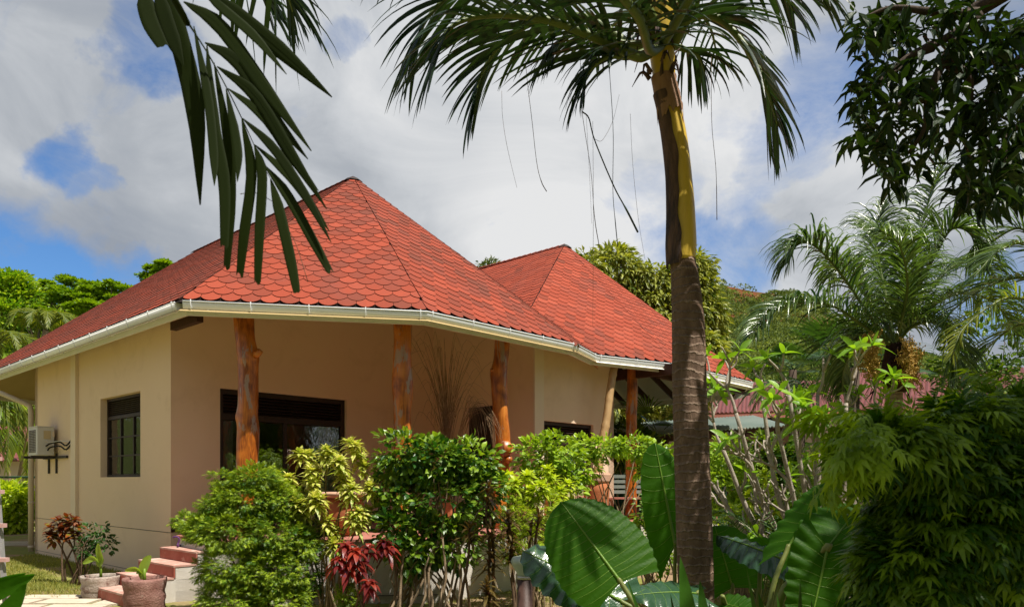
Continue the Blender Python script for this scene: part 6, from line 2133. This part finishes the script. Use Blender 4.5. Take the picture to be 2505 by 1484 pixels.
# plants at the left wall
croton('bronze_croton', 'bronze and green croton bush against the beige side wall', 'croton', CC(790, 1090, 11.6)[:2],
       [(CCx * 0.2197, 1162.1 + CCy * 0.2197, 11.6) for (CCx, CCy) in ((740, 470), (650, 500), (830, 500), (560, 580), (880, 580), (700, 600), (800, 640), (620, 660), (540, 660), (860, 670), (740, 700), (660, 560), (780, 560), (600, 700))], L_BRONZE, 9, 0.16, 0.040, up=0.3, droop=0.25, sr=0.018, nst=4)
shrub('rose_bush', 'thin green twiggy bush behind the left banana pot', 'bush', CC(850, 1080, 11.4)[:2],
      [((CC(x, y, 11.4)), (0.11, 0.1, 0.09), 1) for (x, y) in ((1110, 600), (1080, 680), (1180, 740), (1200, 800), (1050, 760), (940, 800), (900, 860), (1000, 860), (960, 640), (1140, 660))], L_FERN, 70, 6, 0.08, 0.062, wid=0.6, nstem=12, sr=0.010, stem=M_DARKSTEM, tonebase=0.6)

# ================================================================== MID-RIGHT FEATHER PALM
FP = 9.4
fp = thing('palm_tree', 'feathery queen palm with orange fruit bunches and arching silvery fronds', 'palm tree', (P(2190, 1177, FP).x, FP, 0))
m_ = MB()
m_.tube(bez([Vector((P(2188, 1177, FP).x, FP, -0.15)), P(2187, 1130, FP), P(2186, 1050, FP), P(2188, 940, FP), P(2190, 880, FP)], 30), [0.115 - 0.02 * i / 29 for i in range(30)], 16)
m_.build('trunk', M_PALMTRUNK2, fp, True)
m_ = MB()
m_.tube([P(2190, 960, FP), P(2190, 900, FP), P(2188, 840, FP)], [0.13, 0.16, 0.09], 12, wob=0.1)
for k in range(40):
    a = random.uniform(0, 6.28); q = P(2190, random.uniform(870, 960), FP)
    d = Vector((math.cos(a), math.sin(a), 0))
    m_.tube([q, q + d * 0.2 + Z3 * 0.05, q + d * random.uniform(0.22, 0.4) - Z3 * random.uniform(0.05, 0.35)], [0.02, 0.014, 0.004], 4)
tag(m_.build('dead_leaf_bases', M_DEADFIBRE, fp, True), kind='stuff')
cF = P(2188, 850, FP)
FR = [([(2130, 810), (2040, 750), (1950, 742), (1880, 770), (1845, 812)], -0.8), ([(2120, 760), (2050, 660), (1990, 600), (1950, 600), (1930, 640)], -0.3), ([(2170, 740), (2150, 640), (2140, 560), (2170, 500)], 0.6),
      ([(2215, 740), (2240, 620), (2270, 500), (2310, 400)], 0.5), ([(2230, 740), (2290, 620), (2330, 560), (2375, 575), (2390, 640)], -0.6), ([(2230, 800), (2290, 790), (2330, 850), (2342, 980), (2330, 1040)], -0.9),
      ([(2240, 780), (2340, 720), (2430, 740), (2490, 820)], 0.5), ([(2150, 820), (2100, 830), (2065, 900), (2060, 960)], 0.9), ([(2160, 780), (2090, 690), (2060, 640), (2030, 680)], 1.3),
      ([(2210, 760), (2220, 690), (2200, 600), (2150, 560)], -1.4), ([(2240, 760), (2320, 660), (2400, 640), (2450, 700)], 1.2)]
for (pp, dy) in FR:
    k = len(pp)
    frond(fp, 'frond', [cF] + [P(x, y, FP + dy * (i + 1) / k) for i, (x, y) in enumerate(pp)], 125, 0.66, 0.014, L_FEATHER, 1.6, 1.05, r0=0.026, start=0.14, sideup=0.5, bend=1.0, jit=0.32, nseg=6,
          prof=lambda t: 0.55 + 0.45 * math.sin(math.pi * min(t * 1.05, 1)))
for (x, y, D, sc_) in ((2128, 865, FP - 0.6, 1.05), (2228, 885, FP - 0.6, 1.25)):
    m_ = MB()
    top = P(x + (30 if x < 2190 else -25), y - 60, D + 0.25)
    m_.tube(bez([top, P(x, y - 10, D)], 5), 0.02, 6)
    for k in range(700):
        v = unit(1)[0]; rr = random.random() ** 0.4
        q = P(x + v[0] * (26 + 10 * math.sin(v[2] * 5 + x)) * rr + 5 * math.sin(v[2] * 9), y + 5 + v[2] * 54 * sc_ * rr, D + v[1] * 0.13 * rr)
        w1 = Vector(tuple(unit(1)[0])) * 0.035; w2 = Vector(tuple(unit(1)[0])) * 0.03
        m_.tube([q, q + w1, q + w1 + w2, q + w1 + w2 - Z3 * 0.02], 0.0042, 4)
    tag(m_.build('fruit_bunch', M_FRUIT, fp, True), kind='stuff')

fp2 = thing('palm_tree', 'palm whose sunlit fronds reach in from the right edge', 'palm tree', (P(2660, 1177, 8.6).x, 8.6, 0))
m_ = MB()
c2 = P(2640, 700, 8.6)
m_.tube([Vector((c2.x, 8.6, -0.1)), c2], [0.12, 0.09], 14)
m_.build('trunk', M_PALMTRUNK2, fp2, True)
for (pp, dy) in (([(2540, 600), (2450, 610), (2380, 680)], -0.3), ([(2540, 680), (2440, 690), (2330, 760), (2300, 830)], 0.0), ([(2560, 740), (2460, 730), (2360, 800), (2330, 870)], -0.5), ([(2560, 640), (2500, 560), (2430, 590), (2380, 640)], 0.4),
                 ([(2580, 780), (2480, 800), (2400, 870), (2370, 930)], 0.3), ([(2600, 620), (2560, 480), (2500, 420)], 0.2), ([(2700, 600), (2800, 560), (2900, 640)], 0.2)):
    k = len(pp)
    frond(fp2, 'frond', [c2] + [P(x, y, 8.6 + dy * (i + 1) / k) for i, (x, y) in enumerate(pp)], 50, 0.55, 0.013, L_FEATHER if dy > -0.4 else L_COCO, 0.7, 1.0, r0=0.026, start=0.16, sideup=0.2, bend=0.7, jit=0.14, nseg=5)


def fan_palm(label, c, n, r, mat=L_FERN, trunk=True):
    t = thing('fan_palm', label, 'palm tree', (c[0], c[1], 0))
    if trunk:
        m_ = MB(); m_.tube([Vector((c[0], c[1], -0.1)), Vector(c)], [0.1, 0.08], 10)
        m_.build('trunk', M_BARK, t, True)
    for k in range(n):
        a = 6.283 * k / n + random.uniform(-0.2, 0.2); el = random.uniform(-0.1, 0.9)
        d = Vector((math.cos(a) * math.cos(el), math.sin(a) * math.cos(el), math.sin(el)))
        hub = Vector(c) + d * r * 0.9
        m_ = MB()
        m_.tube([Vector(c), hub], [0.012, 0.008], 5)
        e1 = d.cross(Z3).normalized(); nn = e1.cross(d)
        for j in range(22):
            b = (j / 21 - 0.5) * 3.6
            dd = (d * math.cos(b) + e1 * math.sin(b)).normalized()
            s = (e1 * math.cos(b) - d * math.sin(b)) * 0.022
            m_.grid([[hub - s * 0.2, hub + s * 0.2], [hub + dd * r * 0.55 - s + nn * 0.02, hub + dd * r * 0.55 + s], [hub + dd * r * 0.85 - s * 0.5 - Z3 * 0.05, hub + dd * r * 0.85 + s * 0.5 - Z3 * 0.05], [hub + dd * r - Z3 * 0.12, hub + dd * r - Z3 * 0.12 + s * 0.05]], False, random.random())
        m_.build('fan_leaf', mat, t)
    return t


fan_palm('dark fan palm partly hidden behind the queen palm', P(2090, 900, 12.5), 9, 0.75)
fan_palm('pale fan palm seen under the rear roof, left of the palm trunk', P(1610, 1060, 21.0), 9, 0.9, L_FEATHER)
fan_palm('tufted young palm rising behind the frangipani', P(1940, 905, 16.0), 9, 0.45, L_FERN)
for k, (x, y, D) in enumerate(((1960, 1010, 13.0),)):
    t = thing('palm_tree', 'dark-fronded small palm between the frangipani branches', 'palm tree', (P(x, y, D).x, D, 0))
    cpt = P(x, y, D)
    m_ = MB(); m_.tube([Vector((cpt.x, D, -0.1)), cpt], [0.08, 0.06], 10); m_.build('trunk', M_BARK, t, True)
    for j in range(9):
        a = j * 0.7; d = Vector((math.cos(a), math.sin(a), 0))
        frond(t, 'frond', [cpt, cpt + d * 0.35 + Z3 * 0.5, cpt + d * 0.8 + Z3 * 0.45, cpt + d * 1.1 + Z3 * 0.1], 26, 0.32, 0.013, L_FERN, 0.7, r0=0.014, nseg=4)

# ================================================================== BUILDINGS BEHIND
def corr_roof(parent, a, b, up, mat, pitch=0.076, amp=0.018, n=None, thick=0.02):
    """corrugated sheet: a-b along the eave, up = vector to the ridge"""
    a = Vector(a); b = Vector(b); up = Vector(up)
    Ln = (b - a).length; n = n or int(Ln / pitch * 4)
    nrm = (b - a).cross(up).normalized()
    if nrm.z < 0: nrm = -nrm
    r = []
    for f in (0, 1):
        r.append([a + (b - a) * (k / n) + up * f + nrm * amp * math.sin(k * math.pi / 2) for k in range(n + 1)])
    m_ = MB(); m_.grid(r)
    rr = [[p for p in r[0]], [p - nrm * thick for p in r[0]]]
    m_.grid(rr)
    return m_.build('roof', mat, parent)


rb = thing('red_roofed_house', 'long low house with a faded red corrugated roof beyond the garden', 'house', (P(1900, 1177, 30).x, 30, 0))
Dr = 27.0
ea = P(1640, 1012, Dr); eb = P(2700, 985, Dr + 2)
corr_roof(rb, ea, eb, (P(1850, 935, Dr + 6) - P(1850, 1008, Dr + 0.4)), M_REDROOF, 0.16, 0.03)
m_ = MB()
wz0, wz1 = -0.2, ea.z - 0.1
m_.prism([(ea.x + 0.5, Dr + 0.8), (eb.x, Dr + 2.8), (eb.x, Dr + 8), (ea.x + 0.5, Dr + 7)], wz0, wz1)
m_.build('wall', M_WALLTAN, rb)
m_ = MB(); m_.box((ea + eb) / 2 - Z3 * 0.12 + Vector((0, 0.05, 0)), (eb - ea).length, 0.05, 0.22, (eb - ea).normalized(), (eb - ea).normalized().cross(Z3))
m_.build('fascia_board', M_DECK, rb)
for x in (1760, 1800, 1870, 2000):
    q = P(x, 1035, Dr + 0.75)
    m_ = MB(); m_.box(q, 0.55, 0.2, 0.8); m_.build('window', M_WINDARK, rb)
rb2 = thing('red_roofed_house', 'house corner with a pinkish red corrugated roof glimpsed right of the queen palm', 'house', (P(2400, 1177, 22).x, 22, 0))
corr_roof(rb2, P(2070, 1000, 22.5), P(2700, 985, 21.5), (P(2300, 905, 26) - P(2300, 995, 22)), M_REDROOF, 0.16, 0.03)
m_ = MB(); m_.prism([(P(2110, 1000, 22.5).x, 23.2), (P(2700, 1000, 21.5).x, 22.2), (P(2700, 1000, 21.5).x, 28), (P(2110, 1000, 22.5).x, 29)], -0.2, P(2300, 995, 22).z)
m_.build('wall', M_WALLWHITE, rb2)
sh = thing('garden_shed', 'open shed with a grey-green corrugated roof and dark green boards', 'shed', (P(1700, 1177, 21).x, 21, 0))
Ds = 20.0
sa, sb = P(1470, 1068, Ds), P(1925, 1040, Ds)
corr_roof(sh, sa, sb, Vector((0.1, 3.2, 0.55)), M_GREENROOF, 0.10, 0.02)
m_ = MB(); m_.box((sa + sb) / 2 - Z3 * 0.14 + Vector((0, 0.12, 0)), (sb - sa).length, 0.06, 0.18, (sb - sa).normalized(), Vector((0, 1, 0)))
m_.build('beam', M_RAFTER, sh)
for k in range(7):
    q = sa + (sb - sa) * (k + 0.5) / 7
    m_ = MB(); m_.box(q + Vector((0.02, 1.5, 0.02)), 0.06, 3.0, 0.10, (1, 0, 0), Vector((0, 1, 0.17)).normalized(), Vector((0, -0.17, 1)).normalized())
    m_.build('rafter', M_RAFTER, sh)
for k in range(26):
    m_ = MB(); m_.box((sa.x + 0.1 + k * (sb.x - sa.x) / 26 + 0.1, Ds + 2.9, 1.15), (sb.x - sa.x) / 26 - 0.012, 0.03, 2.5)
    m_.build('board', M_GREENWALL, sh)
for k in (0.02, 0.35, 0.7, 0.98):
    q = sa + (sb - sa) * k
    m_ = MB(); m_.box((q.x, Ds + 0.15, q.z / 2 - 0.1), 0.12, 0.12, q.z - 0.1); m_.build('post', M_RAFTER, sh)
wh = thing('white_house', 'pale pinkish house wall glimpsed at the left edge behind the palm leaves', 'house', (-19, 30, 0))
m_ = MB(); m_.prism([(-26, 30), (-17.5, 30), (-17.5, 36), (-26, 36)], -0.2, 2.5); m_.build('wall', M_WALLWHITE, wh)
m_ = MB(); m_.slab([(-27, 29.4, 2.4), (-17, 29.4, 2.4), (-17, 33, 4.0), (-27, 33, 4.0)], (0, 0, 0.06)); m_.build('roof', M_REDROOF, wh)
fe = thing('rail_fence', 'dark green rail fence above the bright shrubs at the left edge', 'fence', (-16.5, 23.5, 0))
for z in (1.75, 1.15):
    m_ = MB(); m_.tube([(-20, 24.9, z), (-15.2, 25, z)], 0.035, 6, wob=0.2); m_.build('rail', M_WIRE, fe)
for x in (-19.6, -18.0, -16.2):
    m_ = MB(); m_.tube([(x, 24.95, -0.1), (x, 24.95, 1.8)], 0.04, 6); m_.build('post', M_WIRE, fe)

# left edge planting
shrub('hedge_bush', 'bright yellow-green bush with curved white stems at the left edge', 'hedge', P(25, 1340, 22.8)[:2],
      [ell(20, 1215, 22.8, 50, 35), ell(-40, 1230, 22.8, 60, 50), ell(45, 1260, 22.8, 30, 50), ell(0, 1280, 22.8, 50, 40)], L_YELLOW, 380, 10, 0.26, 0.17, wid=0.55, stem=M_FRANGI, nstem=9, sr=0.05, sep=0.4, tonebase=0.8)
lp = thing('palm_tree', 'sunlit coconut palm hanging its fronds behind the downpipe at the left', 'palm tree', (P(-60, 1177, 25).x, 25, 0))
c3 = P(-60, 1010, 25)
m_ = MB(); m_.tube([Vector((c3.x, 25, -0.1)), c3], [0.16, 0.13], 12); m_.build('trunk', M_PALMTRUNK2, lp, True)
for (pp, dy) in (([(-10, 930), (40, 990), (50, 1100)], 0.0), ([(-20, 960), (20, 1040), (15, 1150)], -0.4), ([(0, 900), (60, 960), (90, 1050)], 0.8), ([(-30, 990), (0, 1080), (-10, 1170)], 0.3), ([(-100, 900), (-160, 980), (-170, 1080)], 0.3), ([(20, 960), (70, 1060), (62, 1170)], 0.4)):
    k = len(pp)
    frond(lp, 'frond', [c3] + [P(x, y, 25 + dy * (i + 1) / k) for i, (x, y) in enumerate(pp)], 40, 0.95, 0.035, L_COCO, 0.6, 0.9, r0=0.04, nseg=4)
shrub('banana_plant', 'broad pale banana leaves behind the downpipe', 'banana plant', P(30, 1177, 28)[:2], [ell(40, 1030, 28, 50, 50)], L_BANANA, 14, 2, 0.5, 1.5, T_LANCE, 0.3, nstem=3, sr=0.08)

# ================================================================== TREES BEHIND
def round_tree(label, base, ells, mat, n, per, cr, size, name='mango_tree', group=None, tmpl=T_LANCE, wid=0.3, tr=0.25, **kw):
    t = thing(name, label, 'tree', (base[0], base[1], 0), group)
    o, cc = foliage('crown', mat, t, ells, n, per, cr, size, tmpl, wid, **kw)
    m_ = MB()
    top = Vector(ells[0][0])
    b = Vector((base[0], base[1], -0.3))
    m_.tube(bez([b, b + (top - b) * 0.35 + Vector((0.2, 0, 0)), b + (top - b) * 0.7], 8), [tr * (1.2 - 0.6 * i / 7) for i in range(8)], 10)
    for q in cc[:: max(1, len(cc) // 16)]:
        s = b + (top - b) * 0.55
        m_.tube(bez([s, (s + Vector(q)) / 2 + Vector((0, 0, 0.3)), Vector(q)], 6), [tr * 0.4 * (1 - i / 6) + 0.02 for i in range(6)], 6)
    m_.build('trunk', M_BARK, t, True)
    return t


random.seed(4)
DM = 27
round_tree('big mango tree with pale drooping leaf clusters rising behind the rear roof', (P(1610, 1177, DM).x, DM),
           [ell(1610, 800, DM, 120, 90, 1.4), ell(1500, 690, DM, 80, 80, 1.2), ell(1430, 680, DM - 1, 45, 60, 0.5), ell(1590, 720, DM, 70, 70, 1.0), ell(1680, 720, DM, 60, 90, 1.0), ell(1715, 790, DM, 48, 95, 1.1), ell(1725, 880, DM - 1, 45, 65, 0.6), ell(1620, 960, DM, 110, 80, 0.9), ell(1700, 660, DM, 40, 40, 0.3), ell(1490, 1010, DM, 120, 60, 0.8)],
           L_MANGO2, 1900, 16, 0.34, 0.26, shell=0.75, up=0.5, droop=0.9, lit=0.5, tonebase=0.55, wid=0.32)
round_tree('small tree top peeping over the valley between the two roofs', (P(1195, 1177, 40).x, 40), [ell(1197, 652, 40, 20, 12), ell(1195, 680, 40, 34, 24)], L_HILL, 60, 12, 0.4, 0.22, name='tree')

# background greenery glimpsed below the roof and right of the trunk
for k, (label, x, y, D, rx, ry, mt, tb_) in enumerate((
        ('dark leafy bush under the rear roof, behind the slim post', 1540, 1080, 19.0, 60, 50, L_BACK, 0.2),
        ('tall dark green bush behind the frangipani, left part', 1880, 1130, 15.0, 80, 90, L_BACK, 0.3),
        ('light green bush behind the trunk of the queen palm', 2130, 1130, 13.0, 90, 110, L_BACK, 0.7),
        ('green bush right of the trunk of the queen palm', 2290, 1120, 12.5, 110, 130, L_BACK, 0.45),
        ('bushy tree between the queen palm and the right edge', 2420, 900, 16.0, 130, 150, L_BACK, 0.25),
        ('dark bush behind the cycads', 1950, 1290, 11.8, 110, 90, L_BACK, 0.15),
        ('leafy bush low behind the right path', 2170, 1340, 11.8, 100, 80, L_BACK, 0.4))):
    bb = P(x, 1177, D)
    shrub('garden_bush', label, 'bush', (bb.x, D), [ell(x, y, D, rx, ry), ell(x - rx * 0.4, y + ry * 0.5, D, rx * 0.8, ry * 0.8), ell(x + rx * 0.5, y + ry * 0.4, D, rx * 0.7, ry * 0.8)], mt, 260, 12, 0.2, 0.10 + D * 0.003, wid=0.45, tonebase=tb_, nstem=8, sr=0.03, sep=0.3)

# ================================================================== HILLS
def hnoise(x, y, s):
    return (math.sin(x * s * 1.0 + 1.3) * math.cos(y * s * 1.3 + 0.4) + 0.5 * math.sin(x * s * 2.3 + y * s * 1.7) + 0.25 * math.sin(x * s * 5.1 - y * s * 4.3))


def hill(name, x0, x1, y0, y1, top, mat, nx=70, ny=36):
    rows = []
    for j in range(ny):
        r = []
        for i in range(nx):
            x = x0 + (x1 - x0) * i / (nx - 1); y = y0 + (y1 - y0) * j / (ny - 1)
            r.append(Vector((x, y, top(x, y))))
        rows.append(r)
    m_ = MB(); m_.grid(rows)
    return tag(m_.build(name, mat, None, True, loc=(x0, y0, 0)), kind='structure')


HM, ht, hout = new_mat('hillside')
hp_ = ht.node('ShaderNodeNewGeometry').outputs['Position']
green = ht.mix(ht.noise(hp_, 0.09, 8, 0.7), (0.035, 0.06, 0.014), (0.13, 0.14, 0.045))
red = ht.mix(ht.noise(hp_, 0.2, 6, 0.7), (0.13, 0.045, 0.02), (0.24, 0.085, 0.04))
sx3 = ht.node('ShaderNodeSeparateXYZ'); ht.l.new(hp_, sx3.inputs[0])
hm = ht.math('MULTIPLY', ht.ramp(ht.noise(hp_, 0.035, 6, 0.65, 0.5), [(0.47, 0.0), (0.55, 1.0)]), ht.ramp(ht.math('MULTIPLY', sx3.outputs[2], 0.01), [(0.34, 0.0), (0.46, 1.0)]))
hb = ht.node('ShaderNodeBsdfPrincipled', None, {'Roughness': 0.95, 'Specular IOR Level': 0.05})
ht.l.new(ht.mix(hm, green, red), hb.inputs['Base Color'])
hbn = ht.node('ShaderNodeBump', None, {'Strength': 1.0, 'Distance': 1.5})
ht.l.new(ht.noise(hp_, 0.5, 8, 0.7), hbn.inputs['Height'])
ht.l.new(hbn.outputs[0], hb.inputs['Normal'])
ht.l.new(hb.outputs[0], hout.inputs['Surface'])


def px_top(tab, x):
    for (a, b), (c, d) in zip(tab, tab[1:]):
        if a <= x <= c: return b + (d - b) * (x - a) / (c - a)
    return tab[0][1] if x < tab[0][0] else tab[-1][1]


RIDGE = [(1100, 820), (1400, 760), (1600, 680), (1700, 668), (1745, 674), (1820, 688), (1920, 708), (2000, 745), (2080, 795), (2160, 840), (2300, 900), (2505, 930), (3000, 960)]


def top_r(x, y):
    px = 1252.5 + x / 230 * 1807.8
    z = (1177.3 - px_top(RIDGE, px)) / 1807.8 * 230
    f = (y - 95) / (230 - 95)
    if f <= 1: k = max(f, 0) ** 1.15
    else: k = 1 - (f - 1) * 0.9
    return max(z * k + hnoise(x, y, 0.045) * 2.0 * min(f + 0.2, 1), -1)


hill('hill', -40, 340, 95, 300, top_r, HM, 110, 60)


def canopy(name, n, spots, mat, per, cr, size, wid=0.6, flat=0.75, tmpl=T_DIAM, tb_=0.5):
    cc = np.array(spots(n))
    k = len(cc) * per
    ci = np.repeat(np.arange(len(cc)), per)
    rr = (0.6 + 0.8 * RNG.random(len(cc))) * cr
    d = unit(k); d[:, 2] = np.abs(d[:, 2]) * 1.0 - 0.15
    off = d * rr[ci][:, None] * (0.75 + 0.3 * RNG.random((k, 1))); off[:, 2] *= flat
    pos = cc[ci] + off
    m = k
    s = size * (0.6 + 0.8 * RNG.random(m))
    ct = RNG.random(len(cc))
    mb = MB()
    mb.scatter(tmpl[0], tmpl[1], frames(d + unit(m) * 0.8, unit(m) * 0.6 + np.array([0, 0, 0.8])), pos, np.stack([s * wid, s, s], 1), np.clip(tb_ + (ct[ci] - 0.5) * 0.9 + (RNG.random(m) - 0.5) * 0.4, 0, 1))
    return mb.build(name, mat, None, loc=(0, 0, 0))


def spots_r(n):
    out = []
    while len(out) < n:
        x = random.uniform(20, 190); y = 98 + 136 * random.random() ** 0.9
        z = top_r(x, y)
        px = 1252.5 + x / y * 1807.8
        if px < 1650 or px > 2450: continue
        if z > 40 and hnoise(x + 40, y, 0.09) > 0.0 and random.random() < 0.85: continue
        if random.random() < 0.25 * (hnoise(x, y, 0.11) + 0.9): continue
        out.append((x, y, z + 0.2))
    return out


tag(canopy('hill_forest', 3000, spots_r, L_HILL, 80, 1.9, 0.62), kind='stuff')

# left wooded slope
LEFT = [(-900, 560), (-200, 640), (0, 668), (60, 700), (150, 692), (330, 706), (480, 700), (700, 720), (1100, 760), (1400, 800)]


def top_l(x, y):
    px = 1252.5 + x / 70 * 1807.8
    z = (1177.3 - px_top(LEFT, px) - 50) / 1807.8 * 70
    f = (y - 38) / (70 - 38)
    k = max(f, 0) ** 0.9 if f <= 1 else 1 - (f - 1) * 0.5
    return max(z * k, -0.5)


hill('hill', -110, 10, 38, 110, top_l, HM, 60, 40)


def spots_l(n):
    out = []
    while len(out) < n:
        x = random.uniform(-56, -14); y = random.uniform(39, 74)
        px = 1252.5 + x / y * 1807.8
        if px < -120 or px > 560: continue
        out.append((x, y, top_l(x, y) + 0.6))
    return out


tag(canopy('slope_forest', 620, spots_l, L_BACK, 260, 1.5, 0.42, wid=0.5, tb_=0.55), kind='stuff')
random.seed(77)


def umbrella_tree(label, x, y, D, w, layers, group='umbrella-shaped trees on the left slope'):
    q = P(x, y, D)
    t = thing('umbrella_tree', label, 'tree', (q.x, D, top_l(q.x, D) - 0.3), group)
    k = D / 1807.8
    pads = []
    for (dx, dy, r) in layers:
        c = P(x + dx * w, y + dy * w, D + random.uniform(-1.2, 1.2))
        pads.append((tuple(c), (r * w * k, r * w * k * 0.9, r * w * k * 0.16), r))
    o, cc = foliage('crown', L_UMB, t, pads, 46 * len(pads), 18, 0.32, 0.24, T_DIAM, 0.6, up=1.2, droop=0.0, shell=0.1, tonebase=0.6, lit=0.3, flat=0.35)
    m_ = MB()
    b = Vector(t.location)
    fk = b + (q - b) * 0.45
    m_.tube([b, fk], [0.22, 0.16], 8)
    for p_ in pads:
        m_.tube(bez([fk, (fk + Vector(p_[0])) / 2 + Vector((0, 0, -0.15)), Vector(p_[0])], 7), [0.11 * (1 - i / 8) for i in range(7)], 6)
    m_.build('trunk', M_TWIG, t, True)


LAY = [(0, 0, 0.42), (-0.5, 0.14, 0.32), (0.5, 0.12, 0.34), (-0.2, 0.26, 0.4), (0.3, 0.3, 0.36), (-0.7, 0.36, 0.26), (0.72, 0.34, 0.26), (0.0, -0.12, 0.2), (0.05, 0.48, 0.4), (-0.4, 0.55, 0.3)]


def lay():
    return [(a + random.uniform(-0.12, 0.12), b + random.uniform(-0.06, 0.06), r * random.uniform(0.8, 1.15)) for (a, b, r) in LAY]


umbrella_tree('tiered umbrella-shaped tree top standing highest against the sky, beside the roof edge', 398, 650, 66, 66, lay())
umbrella_tree('flat-topped tiered tree in the middle of the left slope', 175, 694, 60, 85, lay())
umbrella_tree('flat-topped tiered tree next to the roof edge, below the highest one', 265, 702, 58, 80, lay())
umbrella_tree('tiered tree at the left end of the slope, beside the rounded light green crown', 105, 702, 62, 70, lay())
umbrella_tree('lower tiered tree with pale forked trunk showing beneath its pads', 215, 745, 54, 80, lay())
umbrella_tree('tiered tree low on the left slope above the coconut fronds', 95, 760, 55, 62, lay())
umbrella_tree('small tiered tree tucked against the red roof edge', 300, 742, 56, 50, lay())
random.seed(4)
round_tree('rounded light green tree at the far left top of the slope', (P(20, 1177, 58).x, 58), [ell(25, 700, 58, 55, 36), ell(-30, 690, 58, 60, 40), ell(52, 735, 58, 50, 40), ell(0, 770, 57, 70, 40)], L_YELLOW, 420, 20, 0.7, 0.30, name='tree', tmpl=T_DIAM, wid=0.6, tonebase=0.35)
for (label, x, y, D, fr_) in (('coconut palm whose pale fan of fronds shows just left of the roof edge', 112, 808, 42, 1.0), ('yellowing coconut palm cut off by the left edge above the gutter', -25, 860, 36, 1.1)):
    t = thing('palm_tree', label, 'palm tree', (P(x, y, D).x, D, 0))
    cpt = P(x, y, D)
    m_ = MB(); m_.tube([Vector((cpt.x, D, -0.1)), cpt], [0.2, 0.15], 10); m_.build('trunk', M_PALMTRUNK2, t, True)
    for j in range(13):
        a = j * 0.485; d = Vector((math.cos(a), math.sin(a), 0)); r = 2.0 * fr_ * random.uniform(0.8, 1.1)
        frond(t, 'frond', [cpt, cpt + d * r * 0.35 + Z3 * 0.8, cpt + d * r * 0.75 + Z3 * 0.75, cpt + d * r - Z3 * 0.1], 34, 0.75, 0.035, L_COCO, 0.6, r0=0.05, nseg=4)

# the garden behind the camera: unseen trees added to close the view, dim the sky light and colour the glass
for k, (x, y, z, r) in enumerate(((-9, -13, 6.0, 3.6), (-1, -16, 6.5, 4.0), (8, -14, 5.0, 3.2), (17, -5, 5.5, 3.6), (20, 6, 5.0, 3.4), (-16, -5, 6, 3.6))):
    t = thing('added_garden_tree', ('added leafy garden tree out of view behind the photographer', 'added spreading garden tree out of view behind the photographer', 'added low garden tree out of view behind the photographer', 'added garden tree out of view to the right of the photographer', 'added garden tree unseen beyond the right edge of the photograph', 'added garden tree out of view to the left of the photographer')[k], 'tree', (x, y, 0))
    foliage('crown', L_BACK, t, [((x, y, z), (r, r, r * 0.75), 2), ((x, y, z * 0.45), (r * 1.1, r * 1.1, z * 0.4), 1.5)], 420, 12, 0.8, 0.75, T_DIAM, 0.6, tonebase=0.2)
    m_ = MB(); m_.tube([(x, y, -0.1), (x, y, z)], [0.3, 0.15], 8); m_.build('trunk', M_BARK, t, True)
